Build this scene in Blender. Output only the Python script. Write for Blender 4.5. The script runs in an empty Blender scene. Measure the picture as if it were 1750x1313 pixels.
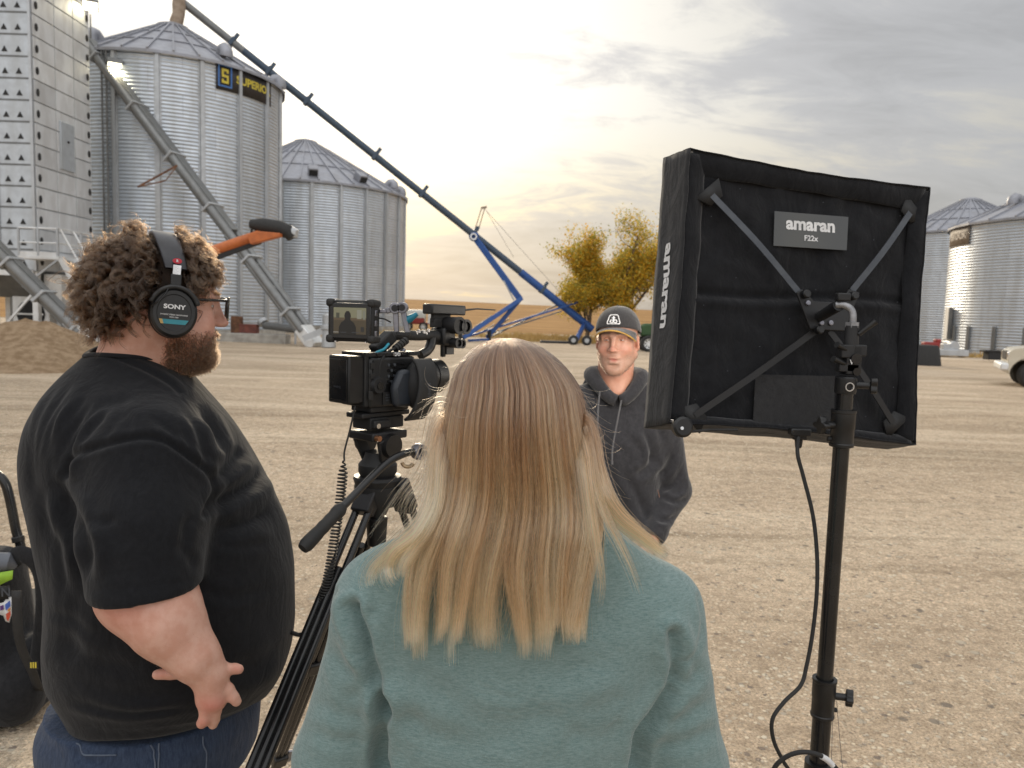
import bpy, math, random
import numpy as np
import openvdb
from mathutils import Vector, Matrix, Quaternion

random.seed(7)
rng = np.random.default_rng(11)
sc = bpy.context.scene
COL = sc.collection
R_ = math.radians

# ------------------------------------------------------------------ camera
PITCH, ROLL = R_(-5.3), R_(1.75)
FPX, PCX, PCY = 1315.0, 875.0, 656.5          # lens, in photo pixels (1750 x 1313)
CAMP = Vector((0, 0, 1.70))
CAMR = (Matrix.Rotation(math.pi / 2 + PITCH, 3, 'X') @ Matrix.Rotation(ROLL, 3, 'Z'))
cam_d = bpy.data.cameras.new('camera')
cam = bpy.data.objects.new('camera', cam_d)
COL.objects.link(cam)
cam.matrix_world = Matrix.Translation(CAMP) @ CAMR.to_4x4()
cam_d.sensor_width = 36
cam_d.lens = FPX / 1750 * 36
cam_d.clip_start, cam_d.clip_end = 0.05, 3000
cam_d.dof.use_dof = True
cam_d.dof.focus_distance = 1.38
cam_d.dof.aperture_fstop = cam_d.lens / 3.4
sc.camera = cam

def P(px, py, d):
    """Point seen at photo pixel (px, py), d metres ahead of the camera."""
    v = CAMR @ Vector(((px - PCX) / FPX, -(py - PCY) / FPX, -1))
    return CAMP + v * (d / v.y)

def G(px, py, z=0.0):
    v = CAMR @ Vector(((px - PCX) / FPX, -(py - PCY) / FPX, -1))
    return CAMP + v * ((z - CAMP.z) / v.z)

CR_np = np.array(CAMR)
def proj_np(v):
    c = (v - np.array(CAMP)) @ CR_np
    return np.stack([PCX + FPX * c[:, 0] / -c[:, 2], PCY - FPX * c[:, 1] / -c[:, 2]], 1)

# ------------------------------------------------------------------ node helper
def nd(t, typ, ins=None, **props):
    n = t.nodes.new('ShaderNode' + typ)
    for k, v in props.items():
        setattr(n, k, v)
    for k, v in (ins or {}).items():
        s = n.inputs[k]
        if isinstance(v, bpy.types.NodeSocket):
            t.links.new(v, s)
        else:
            s.default_value = v
    return n

def math_(t, op, a, b=None, c=None, clamp=False):
    n = t.nodes.new('ShaderNodeMath'); n.operation = op; n.use_clamp = clamp
    for i, v in enumerate((a, b, c)):
        if v is None: continue
        if isinstance(v, bpy.types.NodeSocket): t.links.new(v, n.inputs[i])
        else: n.inputs[i].default_value = v
    return n.outputs[0]

def mixc(t, f, a, b, mode='MIX'):
    n = t.nodes.new('ShaderNodeMix'); n.data_type = 'RGBA'; n.blend_type = mode
    for i, v in ((0, f), (6, a), (7, b)):
        if isinstance(v, bpy.types.NodeSocket): t.links.new(v, n.inputs[i])
        elif i == 0: n.inputs[0].default_value = v
        else: n.inputs[i].default_value = (*v[:3], 1)
    return n.outputs[2]

def ramp(t, x, a, b, lo=0.0, hi=1.0, smooth=True):
    n = t.nodes.new('ShaderNodeMapRange')
    if smooth: n.interpolation_type = 'SMOOTHSTEP'
    for i, v in ((0, x), (1, a), (2, b), (3, lo), (4, hi)):
        if isinstance(v, bpy.types.NodeSocket): t.links.new(v, n.inputs[i])
        else: n.inputs[i].default_value = v
    return n.outputs[0]

# ------------------------------------------------------------------ sky and sun
SUN_AZ, SUN_EL = R_(-12), R_(19)               # sun behind thin cloud, ahead and a little to the left
SUND = Vector((math.sin(SUN_AZ) * math.cos(SUN_EL), math.cos(SUN_AZ) * math.cos(SUN_EL), math.sin(SUN_EL)))
world = bpy.data.worlds.new('World'); sc.world = world
world.use_nodes = True
wt = world.node_tree; wt.nodes.clear()
def build_sky():
    t = wt
    out = nd(t, 'OutputWorld')
    skyt = nd(t, 'TexSky', sky_type='NISHITA', sun_disc=False, sun_elevation=SUN_EL, sun_rotation=SUN_AZ, air_density=1.2, dust_density=2.5)
    veil = nd(t, 'VectorMath', {0: skyt.outputs[0], 'Scale': 0.12}, operation='SCALE').outputs[0]   # blue sky seen through the cloud layer
    bg1 = nd(t, 'Background', {'Color': veil, 'Strength': 0.05})
    tc = nd(t, 'TexCoord').outputs['Generated']
    sep = nd(t, 'SeparateXYZ', {0: tc})
    x, y, z = sep.outputs
    zc = math_(t, 'MAXIMUM', z, 0.0)
    den = math_(t, 'ADD', zc, 0.26)
    px = math_(t, 'DIVIDE', x, den); py = math_(t, 'DIVIDE', y, den)
    pv = nd(t, 'CombineXYZ', {0: px, 1: py, 2: 0.0}).outputs[0]
    dot = nd(t, 'VectorMath', {0: tc, 1: tuple(SUND)}, operation='DOT_PRODUCT').outputs['Value']
    dp = math_(t, 'MAXIMUM', dot, 0.0)
    glow = math_(t, 'POWER', dp, 42.0)
    wide = math_(t, 'POWER', dp, 6.0)
    # cloud fields: big soft banks and finer streaks
    m1 = nd(t, 'Mapping', {'Vector': pv, 'Location': (3.1, 1.7, 0), 'Rotation': (0, 0, R_(24)), 'Scale': (0.62, 1.0, 1)}).outputs[0]
    n1 = nd(t, 'TexNoise', {'Vector': m1, 'Scale': 1.7, 'Detail': 9.0, 'Roughness': 0.60, 'Distortion': 0.6}).outputs[0]
    m2 = nd(t, 'Mapping', {'Vector': pv, 'Location': (7.7, 5.2, 0), 'Rotation': (0, 0, R_(14)), 'Scale': (0.7, 1.5, 1)}).outputs[0]
    n2 = nd(t, 'TexNoise', {'Vector': m2, 'Scale': 4.4, 'Detail': 8.0, 'Roughness': 0.66, 'Distortion': 0.9}).outputs[0]
    n = math_(t, 'ADD', math_(t, 'MULTIPLY', n1, 0.62), math_(t, 'MULTIPLY', n2, 0.38))
    # thicker cloud away from the sun, thin veil around it
    cover = ramp(t, dot, 0.995, 0.82, -0.045, 0.075)
    lowc = ramp(t, z, 0.02, 0.22, 0.16, 0.0)
    nn = math_(t, 'ADD', math_(t, 'ADD', n, cover), lowc)
    cloud = ramp(t, nn, 0.46, 0.60)
    thick = ramp(t, nn, 0.56, 0.80)
    lowwarm = math_(t, 'MULTIPLY', ramp(t, z, 0.04, 0.27, 1.0, 0.0), ramp(t, dot, 0.60, 0.97))
    warm = mixc(t, lowwarm, (1.0, 0.972, 0.90), (1.0, 0.81, 0.47))
    gl = math_(t, 'ADD', math_(t, 'ADD', math_(t, 'MULTIPLY', glow, 0.36), math_(t, 'MULTIPLY', wide, 0.44)), 0.36)
    bright = nd(t, 'VectorMath', {0: warm, 'Scale': gl}, operation='SCALE').outputs[0]
    gd = math_(t, 'ADD', math_(t, 'MULTIPLY', glow, 0.22), math_(t, 'ADD', math_(t, 'MULTIPLY', wide, 0.13), 0.345))
    dcol = mixc(t, lowwarm, (0.985, 0.99, 1.01), (0.98, 0.92, 0.82))
    dark = nd(t, 'VectorMath', {0: dcol, 'Scale': gd}, operation='SCALE').outputs[0]
    dark2 = nd(t, 'VectorMath', {0: dark, 'Scale': 0.76}, operation='SCALE').outputs[0]
    dk = mixc(t, thick, dark, dark2)
    col = mixc(t, cloud, bright, dk)
    # overcast boosted overhead and behind the camera, out of view, as added fill
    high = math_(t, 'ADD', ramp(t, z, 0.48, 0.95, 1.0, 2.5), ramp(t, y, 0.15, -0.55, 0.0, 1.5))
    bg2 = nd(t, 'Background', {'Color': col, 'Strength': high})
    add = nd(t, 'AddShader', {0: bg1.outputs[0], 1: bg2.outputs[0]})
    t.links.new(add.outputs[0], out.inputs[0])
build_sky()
sun_d = bpy.data.lights.new('sun', 'SUN'); sun_d.energy = 1.5; sun_d.angle = R_(10); sun_d.color = (1.0, 0.84, 0.62)
sun = bpy.data.objects.new('sun', sun_d); COL.objects.link(sun)
sun.rotation_mode = 'QUATERNION'; sun.rotation_quaternion = SUND.to_track_quat('Z', 'Y')
sun.location = SUND * 100
sc.view_settings.view_transform = 'Standard'; sc.view_settings.look = 'None'
sc.view_settings.exposure = 0.38; sc.view_settings.gamma = 1.0

# ------------------------------------------------------------------ tags
def prop(o, label=None, cat=None, group=None, kind=None):
    for k, v in (('label', label), ('category', cat), ('group', group), ('kind', kind)):
        if v: o[k] = v
    return o

def thing(name, label, cat, loc=(0, 0, 0), group=None):
    o = bpy.data.objects.new(name, None); COL.objects.link(o)
    o.location = loc; o.empty_display_size = 0.1
    return prop(o, label, cat, group)

def world_loc(o):
    v = Vector(o.location)
    return v

def put(o, parent):
    """Parent o (built in world coordinates) without moving it."""
    if parent is None: return o
    o.parent = parent
    if parent.type == 'EMPTY':
        o.matrix_parent_inverse = Matrix.Translation(-Vector(parent.location))
    return o

def copy_tree(root, **over):
    kids = {}
    for o in sc.objects:
        if o.parent: kids.setdefault(o.parent.name, []).append(o)
    def rec(o, parent):
        c = o.copy(); COL.objects.link(c); c.parent = parent
        if parent is not None: c.matrix_parent_inverse = o.matrix_parent_inverse.copy()
        for k in kids.get(o.name, []): rec(k, c)
        return c
    return rec(root, None)

# ------------------------------------------------------------------ mesh builder
def frame(z, up=(0, 0, 1)):
    z = Vector(z).normalized(); up = Vector(up)
    if abs(z.dot(up)) > 0.995: up = Vector((0, 1, 0))
    x = up.cross(z).normalized(); y = z.cross(x)
    return Matrix((x, y, z)).transposed()

class MB:
    def __init__(s): s.v = []; s.f = []; s.m = []; s.mi = 0
    def add(s, vs, fs, M=None):
        b = len(s.v)
        for q in vs:
            q = Vector(q); s.v.append(M @ q if M is not None else q)
        for f in fs: s.f.append([b + i for i in f]); s.m.append(s.mi)
        return s
    def box(s, c, d, M=None):
        x, y, z = (k / 2 for k in d); c = Vector(c)
        vs = [c + Vector((i * x, j * y, k * z)) for i in (-1, 1) for j in (-1, 1) for k in (-1, 1)]
        return s.add(vs, [(0, 1, 3, 2), (4, 6, 7, 5), (0, 4, 5, 1), (2, 3, 7, 6), (0, 2, 6, 4), (1, 5, 7, 3)], M)
    def beam(s, a, b, w, h, up=(0, 0, 1)):
        a, b = Vector(a), Vector(b); Fm = frame(b - a, up).to_4x4(); L = (b - a).length
        return s.box((0, 0, L / 2), (w, h, L), Matrix.Translation(a) @ Fm)
    def cyl(s, a, b, r0, r1=None, n=16, caps=True):
        r1 = r0 if r1 is None else r1
        a, b = Vector(a), Vector(b); Fm = frame(b - a)
        vs = []
        for p, r in ((a, r0), (b, r1)):
            for i in range(n):
                t = 2 * math.pi * i / n
                vs.append(p + Fm @ Vector((math.cos(t) * r, math.sin(t) * r, 0)))
        fs = [(i, (i + 1) % n, n + (i + 1) % n, n + i) for i in range(n)]
        if caps: fs += [list(range(n))[::-1], list(range(n, 2 * n))]
        return s.add(vs, fs)
    def tube(s, path, r, n=10, caps=True, closed=False):
        pts = [Vector(p) for p in path]; N = len(pts)
        rs = r if hasattr(r, '__len__') else [r] * N
        T = [((pts[(i + 1) % N] if closed or i < N - 1 else pts[i]) - (pts[i - 1] if closed or i > 0 else pts[i])).normalized() for i in range(N)]
        X = frame(T[0]).col[0]
        vs = []
        for i in range(N):
            X = (X - T[i] * X.dot(T[i])).normalized(); Y = T[i].cross(X)
            for k in range(n):
                t = 2 * math.pi * k / n
                vs.append(pts[i] + (X * math.cos(t) + Y * math.sin(t)) * rs[i])
        fs = []
        for i in range(N if closed else N - 1):
            j = (i + 1) % N
            for k in range(n):
                l = (k + 1) % n; fs.append((i * n + k, i * n + l, j * n + l, j * n + k))
        if caps and not closed: fs += [list(range(n))[::-1], list(range((N - 1) * n, N * n))]
        return s.add(vs, fs)
    def lathe(s, prof, n=32, M=None, caps=False, arc=None):
        vs = []; fs = []
        full = arc is None; a0, a1 = arc or (0, 2 * math.pi); k = n if full else n + 1
        for (r, z) in prof:
            for i in range(k):
                t = a0 + (a1 - a0) * i / n; vs.append((r * math.cos(t), r * math.sin(t), z))
        for j in range(len(prof) - 1):
            for i in range(n):
                l = (i + 1) % k; fs.append((j * k + i, j * k + l, (j + 1) * k + l, (j + 1) * k + i))
        if caps: fs += [list(range(k))[::-1], list(range((len(prof) - 1) * k, len(prof) * k))]
        return s.add(vs, fs, M)
    def prism(s, poly, h, M=None):
        n = len(poly)
        vs = [(x, y, 0) for x, y in poly] + [(x, y, h) for x, y in poly]
        fs = [list(range(n))[::-1], list(range(n, 2 * n))] + [(i, (i + 1) % n, n + (i + 1) % n, n + i) for i in range(n)]
        return s.add(vs, fs, M)
    def ball(s, c, r, n=16, m=10, M=None):
        r = r if hasattr(r, '__len__') else (r, r, r); c = Vector(c); vs = [c + Vector((0, 0, -r[2]))]; fs = []
        for j in range(1, m):
            p = -math.pi / 2 + math.pi * j / m
            for i in range(n):
                t = 2 * math.pi * i / n
                vs.append(c + Vector((r[0] * math.cos(p) * math.cos(t), r[1] * math.cos(p) * math.sin(t), r[2] * math.sin(p))))
        vs.append(c + Vector((0, 0, r[2]))); L = len(vs) - 1
        for i in range(n): fs.append((0, 1 + (i + 1) % n, 1 + i))
        for j in range(m - 2):
            for i in range(n):
                l = (i + 1) % n; fs.append((1 + j * n + i, 1 + j * n + l, 1 + (j + 1) * n + l, 1 + (j + 1) * n + i))
        for i in range(n): fs.append((1 + (m - 2) * n + i, 1 + (m - 2) * n + (i + 1) % n, L))
        return s.add(vs, fs, M)
    def grid(s, rows, M=None):
        """rows: list of equal-length lists of points."""
        w = len(rows[0]); vs = [p for r in rows for p in r]
        fs = [(j * w + i, j * w + i + 1, (j + 1) * w + i + 1, (j + 1) * w + i) for j in range(len(rows) - 1) for i in range(w - 1)]
        return s.add(vs, fs, M)
    def build(s, name, mats, parent=None, bevel=0, sharp=40, solid=0, subsurf=0):
        me = bpy.data.meshes.new(name)
        me.from_pydata([tuple(v) for v in s.v], [], s.f)
        mats = mats if isinstance(mats, (list, tuple)) else [mats]
        for m in mats: me.materials.append(m)
        if len(mats) > 1: me.polygons.foreach_set('material_index', s.m)
        me.polygons.foreach_set('use_smooth', [True] * len(me.polygons))
        me.update()
        me.set_sharp_from_angle(angle=R_(sharp))
        o = bpy.data.objects.new(name, me); COL.objects.link(o)
        if solid:
            m = o.modifiers.new('solid', 'SOLIDIFY'); m.thickness = solid; m.offset = 0
        if bevel:
            m = o.modifiers.new('bevel', 'BEVEL'); m.width = bevel; m.segments = 2; m.limit_method = 'ANGLE'; m.harden_normals = False
        if subsurf:
            m = o.modifiers.new('sub', 'SUBSURF'); m.levels = m.render_levels = subsurf
        return put(o, parent)

def np_mesh(name, v, f, mats, parent=None, col=None, smooth=True, matidx=None):
    me = bpy.data.meshes.new(name)
    f = np.asarray(f, dtype=np.int32); v = np.asarray(v, dtype=np.float32)
    k = f.shape[1]
    me.vertices.add(len(v)); me.vertices.foreach_set('co', v.ravel())
    me.loops.add(f.size); me.loops.foreach_set('vertex_index', f.ravel())
    me.polygons.add(len(f)); me.polygons.foreach_set('loop_start', np.arange(0, f.size, k, dtype=np.int32))
    me.polygons.foreach_set('loop_total', np.full(len(f), k, dtype=np.int32))
    mats = mats if isinstance(mats, (list, tuple)) else [mats]
    for m in mats: me.materials.append(m)
    if matidx is not None: me.polygons.foreach_set('material_index', np.asarray(matidx, dtype=np.int32))
    me.polygons.foreach_set('use_smooth', np.full(len(f), smooth))
    me.update(calc_edges=True); me.validate()
    if col is not None:
        a = me.color_attributes.new('Col', 'FLOAT_COLOR', 'POINT')
        c4 = np.ones((len(v), 4), dtype=np.float32); c4[:, :3] = col
        a.data.foreach_set('color', c4.ravel())
    o = bpy.data.objects.new(name, me); COL.objects.link(o)
    return put(o, parent)

def text_geo(s, size, bold=0.0, extrude=0.0, align='CENTER', shear=0.0, spacing=1.0):
    cu = bpy.data.curves.new('t', 'FONT'); cu.body = s; cu.size = size; cu.align_x = align; cu.align_y = 'CENTER'
    cu.offset = bold; cu.extrude = extrude; cu.shear = shear; cu.space_character = spacing; cu.resolution_u = 4
    o = bpy.data.objects.new('t', cu); COL.objects.link(o)
    dg = bpy.context.evaluated_depsgraph_get(); me = o.evaluated_get(dg).to_mesh()
    vs = [v.co.copy() for v in me.vertices]; fs = [list(p.vertices) for p in me.polygons]
    o.evaluated_get(dg).to_mesh_clear()
    bpy.data.objects.remove(o); bpy.data.curves.remove(cu)
    return vs, fs

# ------------------------------------------------------------------ materials
def mat(name, color, rough=0.6, metal=0.0, color2=None, nscale=8.0, namt=1.0, bump=0.0, bscale=60.0, spec=0.5, detail=5.0,
        stretch=(1, 1, 1), sheen=0.0, rough2=None, coat=0.0, col_attr=False, bdist=0.01, sss=0.0, trans=0.0, nlo=0.35, nhi=0.65, emit=None):
    m = bpy.data.materials.new(name); m.use_nodes = True
    t = m.node_tree; t.nodes.clear()
    out = nd(t, 'OutputMaterial'); b = nd(t, 'BsdfPrincipled'); t.links.new(b.outputs[0], out.inputs[0])
    co = nd(t, 'TexCoord').outputs['Object']
    mp = nd(t, 'Mapping', {'Vector': co, 'Scale': stretch}).outputs[0]
    c = None
    if col_attr:
        c = nd(t, 'VertexColor', layer_name='Col').outputs[0]
    if color2 is not None:
        n = nd(t, 'TexNoise', {'Vector': mp, 'Scale': nscale, 'Detail': detail, 'Roughness': 0.6}).outputs[0]
        f = ramp(t, n, nlo, nhi, 0.0, namt)
        if col_attr: c = mixc(t, f, c, mixc(t, 1.0, c, color2, 'MULTIPLY'))
        else: c = mixc(t, f, color, color2)
        if rough2 is not None: t.links.new(ramp(t, n, 0.35, 0.65, rough, rough2), b.inputs['Roughness'])
    if c is not None: t.links.new(c, b.inputs['Base Color'])
    else: b.inputs['Base Color'].default_value = (*color, 1)
    if rough2 is None: b.inputs['Roughness'].default_value = rough
    b.inputs['Metallic'].default_value = metal
    b.inputs['Specular IOR Level'].default_value = spec
    b.inputs['Sheen Weight'].default_value = sheen
    b.inputs['Coat Weight'].default_value = coat
    b.inputs['Transmission Weight'].default_value = trans
    if sss:
        b.inputs['Subsurface Weight'].default_value = sss
        b.inputs['Subsurface Radius'].default_value = (1.0, 0.35, 0.2); b.inputs['Subsurface Scale'].default_value = 0.008
    if emit:
        b.inputs['Emission Color'].default_value = (*emit[:3], 1); b.inputs['Emission Strength'].default_value = emit[3]
    if bump:
        bn = nd(t, 'TexNoise', {'Vector': mp, 'Scale': bscale, 'Detail': 4.0, 'Roughness': 0.6}).outputs[0]
        bp = nd(t, 'Bump', {'Height': bn, 'Strength': bump, 'Distance': bdist})
        t.links.new(bp.outputs[0], b.inputs['Normal'])
    return m

M = {}
M['black_plastic'] = mat('black_plastic', (0.0065, 0.0065, 0.007), 0.42, 0, (0.011, 0.011, 0.0115), 30, bump=0.15, bscale=400, bdist=0.001)
M['black_matte'] = mat('black_matte', (0.010, 0.010, 0.0105), 0.65, 0, (0.015, 0.015, 0.0155), 20, bump=0.2, bscale=300, bdist=0.001)
M['black_gloss'] = mat('black_gloss', (0.008, 0.008, 0.009), 0.16, 0, (0.014, 0.014, 0.014), 10, rough2=0.3)
M['black_metal'] = mat('black_metal', (0.012, 0.012, 0.0135), 0.45, 0.15, (0.020, 0.020, 0.021), 14, rough2=0.6)
M['grey_metal'] = mat('grey_metal', (0.20, 0.20, 0.23), 0.35, 0.8, (0.28, 0.28, 0.31), 30, rough2=0.5)
M['chrome'] = mat('chrome', (0.75, 0.75, 0.76), 0.18, 1.0, (0.6, 0.6, 0.6), 40, rough2=0.3)
M['rubber'] = mat('rubber', (0.014, 0.014, 0.014), 0.7, 0, (0.022, 0.021, 0.02), 15)
M['white_print'] = mat('white_print', (0.72, 0.72, 0.72), 0.5, 0, (0.62, 0.62, 0.62), 40)
# ================================================================== ground, field, gravel
def ground_material():
    m = bpy.data.materials.new('gravel_ground'); m.use_nodes = True
    t = m.node_tree; t.nodes.clear()
    out = nd(t, 'OutputMaterial'); b = nd(t, 'BsdfPrincipled', {'Roughness': 0.95, 'Specular IOR Level': 0.15}); t.links.new(b.outputs[0], out.inputs[0])
    co = nd(t, 'TexCoord').outputs['Object']
    def noise(scale, detail=6.0, loc=(0, 0, 0), st=(1, 1, 1), rough=0.6, dist=0.0, rot=0):
        mp = nd(t, 'Mapping', {'Vector': co, 'Location': loc, 'Scale': st, 'Rotation': (0, 0, rot)}).outputs[0]
        return nd(t, 'TexNoise', {'Vector': mp, 'Scale': scale, 'Detail': detail, 'Roughness': rough, 'Distortion': dist}).outputs[0]
    big = noise(0.16, 5, (4, 2, 0), (0.55, 1.3, 1))
    mid = noise(1.1, 6, (1, 7, 0), (0.6, 1.2, 1))
    base = mixc(t, ramp(t, big, 0.36, 0.66), (0.49, 0.398, 0.308), (0.36, 0.287, 0.216))
    base = mixc(t, ramp(t, mid, 0.40, 0.72, 0, 0.65), base, (0.57, 0.468, 0.362))
    # pale worn wheel tracks swinging across the yard, darker damp soil further back
    tr = noise(0.34, 4, (9, 3, 0), (0.22, 1.5, 1), dist=1.2, rot=R_(-24))
    base = mixc(t, ramp(t, tr, 0.48, 0.62, 0, 0.75), base, (0.57, 0.48, 0.38))
    tr2 = noise(0.55, 4, (2, 6, 0), (0.16, 1.7, 1), dist=0.8, rot=R_(-10))
    base = mixc(t, ramp(t, tr2, 0.52, 0.66, 0, 0.60), base, (0.24, 0.185, 0.13))
    # stones: cells of several sizes, light and dark
    def stones(scale, loc, thr, light):
        mp = nd(t, 'Mapping', {'Vector': co, 'Location': loc}).outputs[0]
        v = nd(t, 'TexVoronoi', {'Vector': mp, 'Scale': scale, 'Randomness': 1.0}, feature='F1')
        pick = nd(t, 'SeparateColor', {0: v.outputs['Color']}).outputs
        sel = math_(t, 'LESS_THAN', pick[0], thr)
        blob = ramp(t, v.outputs['Distance'], 0.28, 0.48, 1, 0)
        f = math_(t, 'MULTIPLY', sel, blob)
        return f, pick[1]
    clod = noise(9, 5, (2, 9, 0), rough=0.7)
    base = mixc(t, ramp(t, clod, 0.40, 0.70, 0.0, 0.75), base, mixc(t, 1.0, base, (0.62, 0.60, 0.58), 'MULTIPLY'))
    grit = noise(24, 5, (7, 1, 0), rough=0.75)
    base = mixc(t, ramp(t, grit, 0.50, 0.68, 0.0, 0.8), base, mixc(t, 1.0, base, (1.45, 1.45, 1.45), 'MULTIPLY'))
    fine = noise(55, 4, rough=0.75)
    base = mixc(t, ramp(t, fine, 0.42, 0.66, 0.0, 0.9), base, mixc(t, 1.0, base, (1.5, 1.5, 1.48), 'MULTIPLY'))
    fine2 = noise(95, 3, (5, 5, 0), rough=0.7)
    base = mixc(t, ramp(t, fine2, 0.50, 0.64, 0.0, 0.85), base, mixc(t, 1.0, base, (0.50, 0.48, 0.46), 'MULTIPLY'))
    hs = None
    for scale, loc, thr, c1, c2 in ((42, (0, 0, 0), 0.30, (0.70, 0.62, 0.50), (0.42, 0.35, 0.27)),
                                    (27, (3, 1, 0), 0.14, (0.66, 0.60, 0.50), (0.24, 0.20, 0.17)),
                                    (15, (6, 2, 0), 0.035, (0.50, 0.44, 0.36), (0.22, 0.19, 0.16))):
        f, r = stones(scale, loc, thr, 1)
        base = mixc(t, f, base, mixc(t, ramp(t, r, 0.3, 0.8), c1, c2))
        hh = math_(t, 'MULTIPLY', f, 1.0 / scale)
        hs = hh if hs is None else math_(t, 'ADD', hs, hh)
    base = mixc(t, 1.0, base, (1.10, 1.08, 1.03), 'MULTIPLY')
    t.links.new(base, b.inputs['Base Color'])
    h = math_(t, 'ADD', math_(t, 'MULTIPLY', fine, 0.016), math_(t, 'MULTIPLY', hs, 0.30))
    h = math_(t, 'ADD', math_(t, 'ADD', h, math_(t, 'MULTIPLY', mid, 0.03)), math_(t, 'ADD', math_(t, 'MULTIPLY', clod, 0.05), math_(t, 'MULTIPLY', grit, 0.03)))
    bp = nd(t, 'Bump', {'Height': h, 'Strength': 0.9, 'Distance': 1.0})
    t.links.new(bp.outputs[0], b.inputs['Normal'])
    return m
M['ground'] = ground_material()
def build_ground():
    mb = MB()
    # one sheet; fine cells near the camera with gentle undulation, big cells to the horizon
    xs = sorted(set([-900, -400, -200, -120, -80] + [i * 2.0 for i in range(-30, 31)] + [80, 120, 200, 400, 900]))
    ys = sorted(set([-200, -80, -30] + [i * 2.0 for i in range(-10, 36)] + [80, 100, 140, 200, 400, 1200]))
    from mathutils import noise as mn
    rows = []
    for y in ys:
        r = []
        for x in xs:
            near = 1.0 if abs(x) < 60 and -20 < y < 70 else 0.0
            h = mn.noise((x * 0.13, y * 0.13, 0.3)) * 0.06 * near if math.hypot(x, y - 1) > 6 else 0
            r.append((x, y, h - 0.0))
        rows.append(r)
    mb.grid(rows)
    o = mb.build('ground', M['ground'], sharp=180)
    prop(o, 'pale gravel and dirt farmyard', 'ground', kind='structure')
build_ground()

M['stubble'] = mat('stubble', (0.42, 0.245, 0.095), 0.95, 0, (0.26, 0.14, 0.055), 0.13, stretch=(1, 5, 1), bump=0.5, bscale=2.0, bdist=0.3, spec=0.1, detail=8)
def build_hill():
    from mathutils import noise as mn
    mb = MB(); rows = []
    for j in range(26):
        y = 58 + 5.5 * j
        row = []
        for i in range(61):
            x = -210 + 7 * i
            e = (y - 58) / 137
            top = 3.9 - 0.011 * x if x < 120 else 2.6
            h = top * (e * e * (3 - 2 * e)) + mn.noise((x * .02, y * .03, 1.0)) * 0.5 * e - 0.05
            if j == 25: h -= 3
            row.append((x + 0.02 * y, y + 3 * math.sin(x * .03), h))
        rows.append(row)
    mb.grid(rows)
    prop(mb.build('hill', M['stubble'], sharp=180), 'low stubble field rise behind the yard', 'hill', kind='structure')
build_hill()

# weeds and dry grass tufts where the yard meets the field: uncountable
M['dry_grass'] = mat('dry_grass', (0.58, 0.40, 0.17), 0.9, 0, (0.44, 0.31, 0.12), 0.8, spec=0.1)
def tufts(name, label, areas, n, hmin, hmax, m, seed):
    r = np.random.default_rng(seed); V = []; Fs = []
    for (x0, x1, y0, y1, k) in areas:
        for _ in range(int(n * k)):
            x, y = r.uniform(x0, x1), r.uniform(y0, y1); hh = r.uniform(hmin, hmax)
            for b in range(4):
                a = r.uniform(0, 6.28); w = r.uniform(.02, .05); lx, ly = r.normal(0, .35, 2) * hh
                ox, oy = r.normal(0, .12, 2)
                i = len(V)
                V += [(x + ox - w * math.cos(a), y + oy - w * math.sin(a), 0), (x + ox + w * math.cos(a), y + oy + w * math.sin(a), 0), (x + ox + lx, y + oy + ly, hh * r.uniform(.7, 1))]
                Fs.append((i, i + 1, i + 2))
    return prop(np_mesh(name, V, Fs, m, smooth=False), label, 'grass', kind='stuff')
tufts('dry_grass', 'dry golden weeds along the edge of the yard', [(0, 16, 46, 56, 1.6), (-12, 2, 50, 58, .7), (16, 40, 50, 60, .6), (20, 34, 42.5, 44.5, .25)], 1100, .10, .48, M['dry_grass'], 3)

# loose stones lying in front: uncountable, one object
M['pebble'] = mat('pebble', (0.48, 0.41, 0.32), 0.9, 0, (0.25, 0.21, 0.17), 9.0, spec=0.2, nlo=0.50, nhi=0.66, detail=2)
def build_pebbles():
    r = np.random.default_rng(5)
    ico_v = []; 
    g = (1 + 5 ** .5) / 2
    base = np.array([(-1, g, 0), (1, g, 0), (-1, -g, 0), (1, -g, 0), (0, -1, g), (0, 1, g), (0, -1, -g), (0, 1, -g), (g, 0, -1), (g, 0, 1), (-g, 0, -1), (-g, 0, 1)]) / 1.9
    fc = np.array([(0, 11, 5), (0, 5, 1), (0, 1, 7), (0, 7, 10), (0, 10, 11), (1, 5, 9), (5, 11, 4), (11, 10, 2), (10, 7, 6), (7, 1, 8), (3, 9, 4), (3, 4, 2), (3, 2, 6), (3, 6, 8), (3, 8, 9), (4, 9, 5), (2, 4, 11), (6, 2, 10), (8, 6, 7), (9, 8, 1)])
    n = 34000
    d = 1.8 + 11 * r.random(n) ** 1.7; a = r.uniform(-.75, .75, n)
    x, y = d * np.sin(a), d * np.cos(a)
    s = np.exp(r.normal(-5.6, .45, n)); s = np.clip(s, .0018, .013)
    V = np.empty((n, 12, 3)); 
    sc3 = r.uniform(.6, 1.3, (n, 1, 3)); sc3[:, :, 2] *= .6
    V[:] = base[None] * s[:, None, None] * sc3 * r.uniform(.8, 1.2, (n, 12, 1))
    th = r.uniform(0, 6.28, n); c, q = np.cos(th)[:, None], np.sin(th)[:, None]
    X = V[:, :, 0] * c - V[:, :, 1] * q + x[:, None]; Y = V[:, :, 0] * q + V[:, :, 1] * c + y[:, None]
    V[:, :, 0], V[:, :, 1] = X, Y; V[:, :, 2] += (s * .12)[:, None]
    Fi = fc[None] + (np.arange(n) * 12)[:, None, None]
    prop(np_mesh('loose_gravel', V.reshape(-1, 3), Fi.reshape(-1, 3), M['pebble']), 'small loose stones scattered over the yard', 'gravel', kind='stuff')
build_pebbles()

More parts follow.
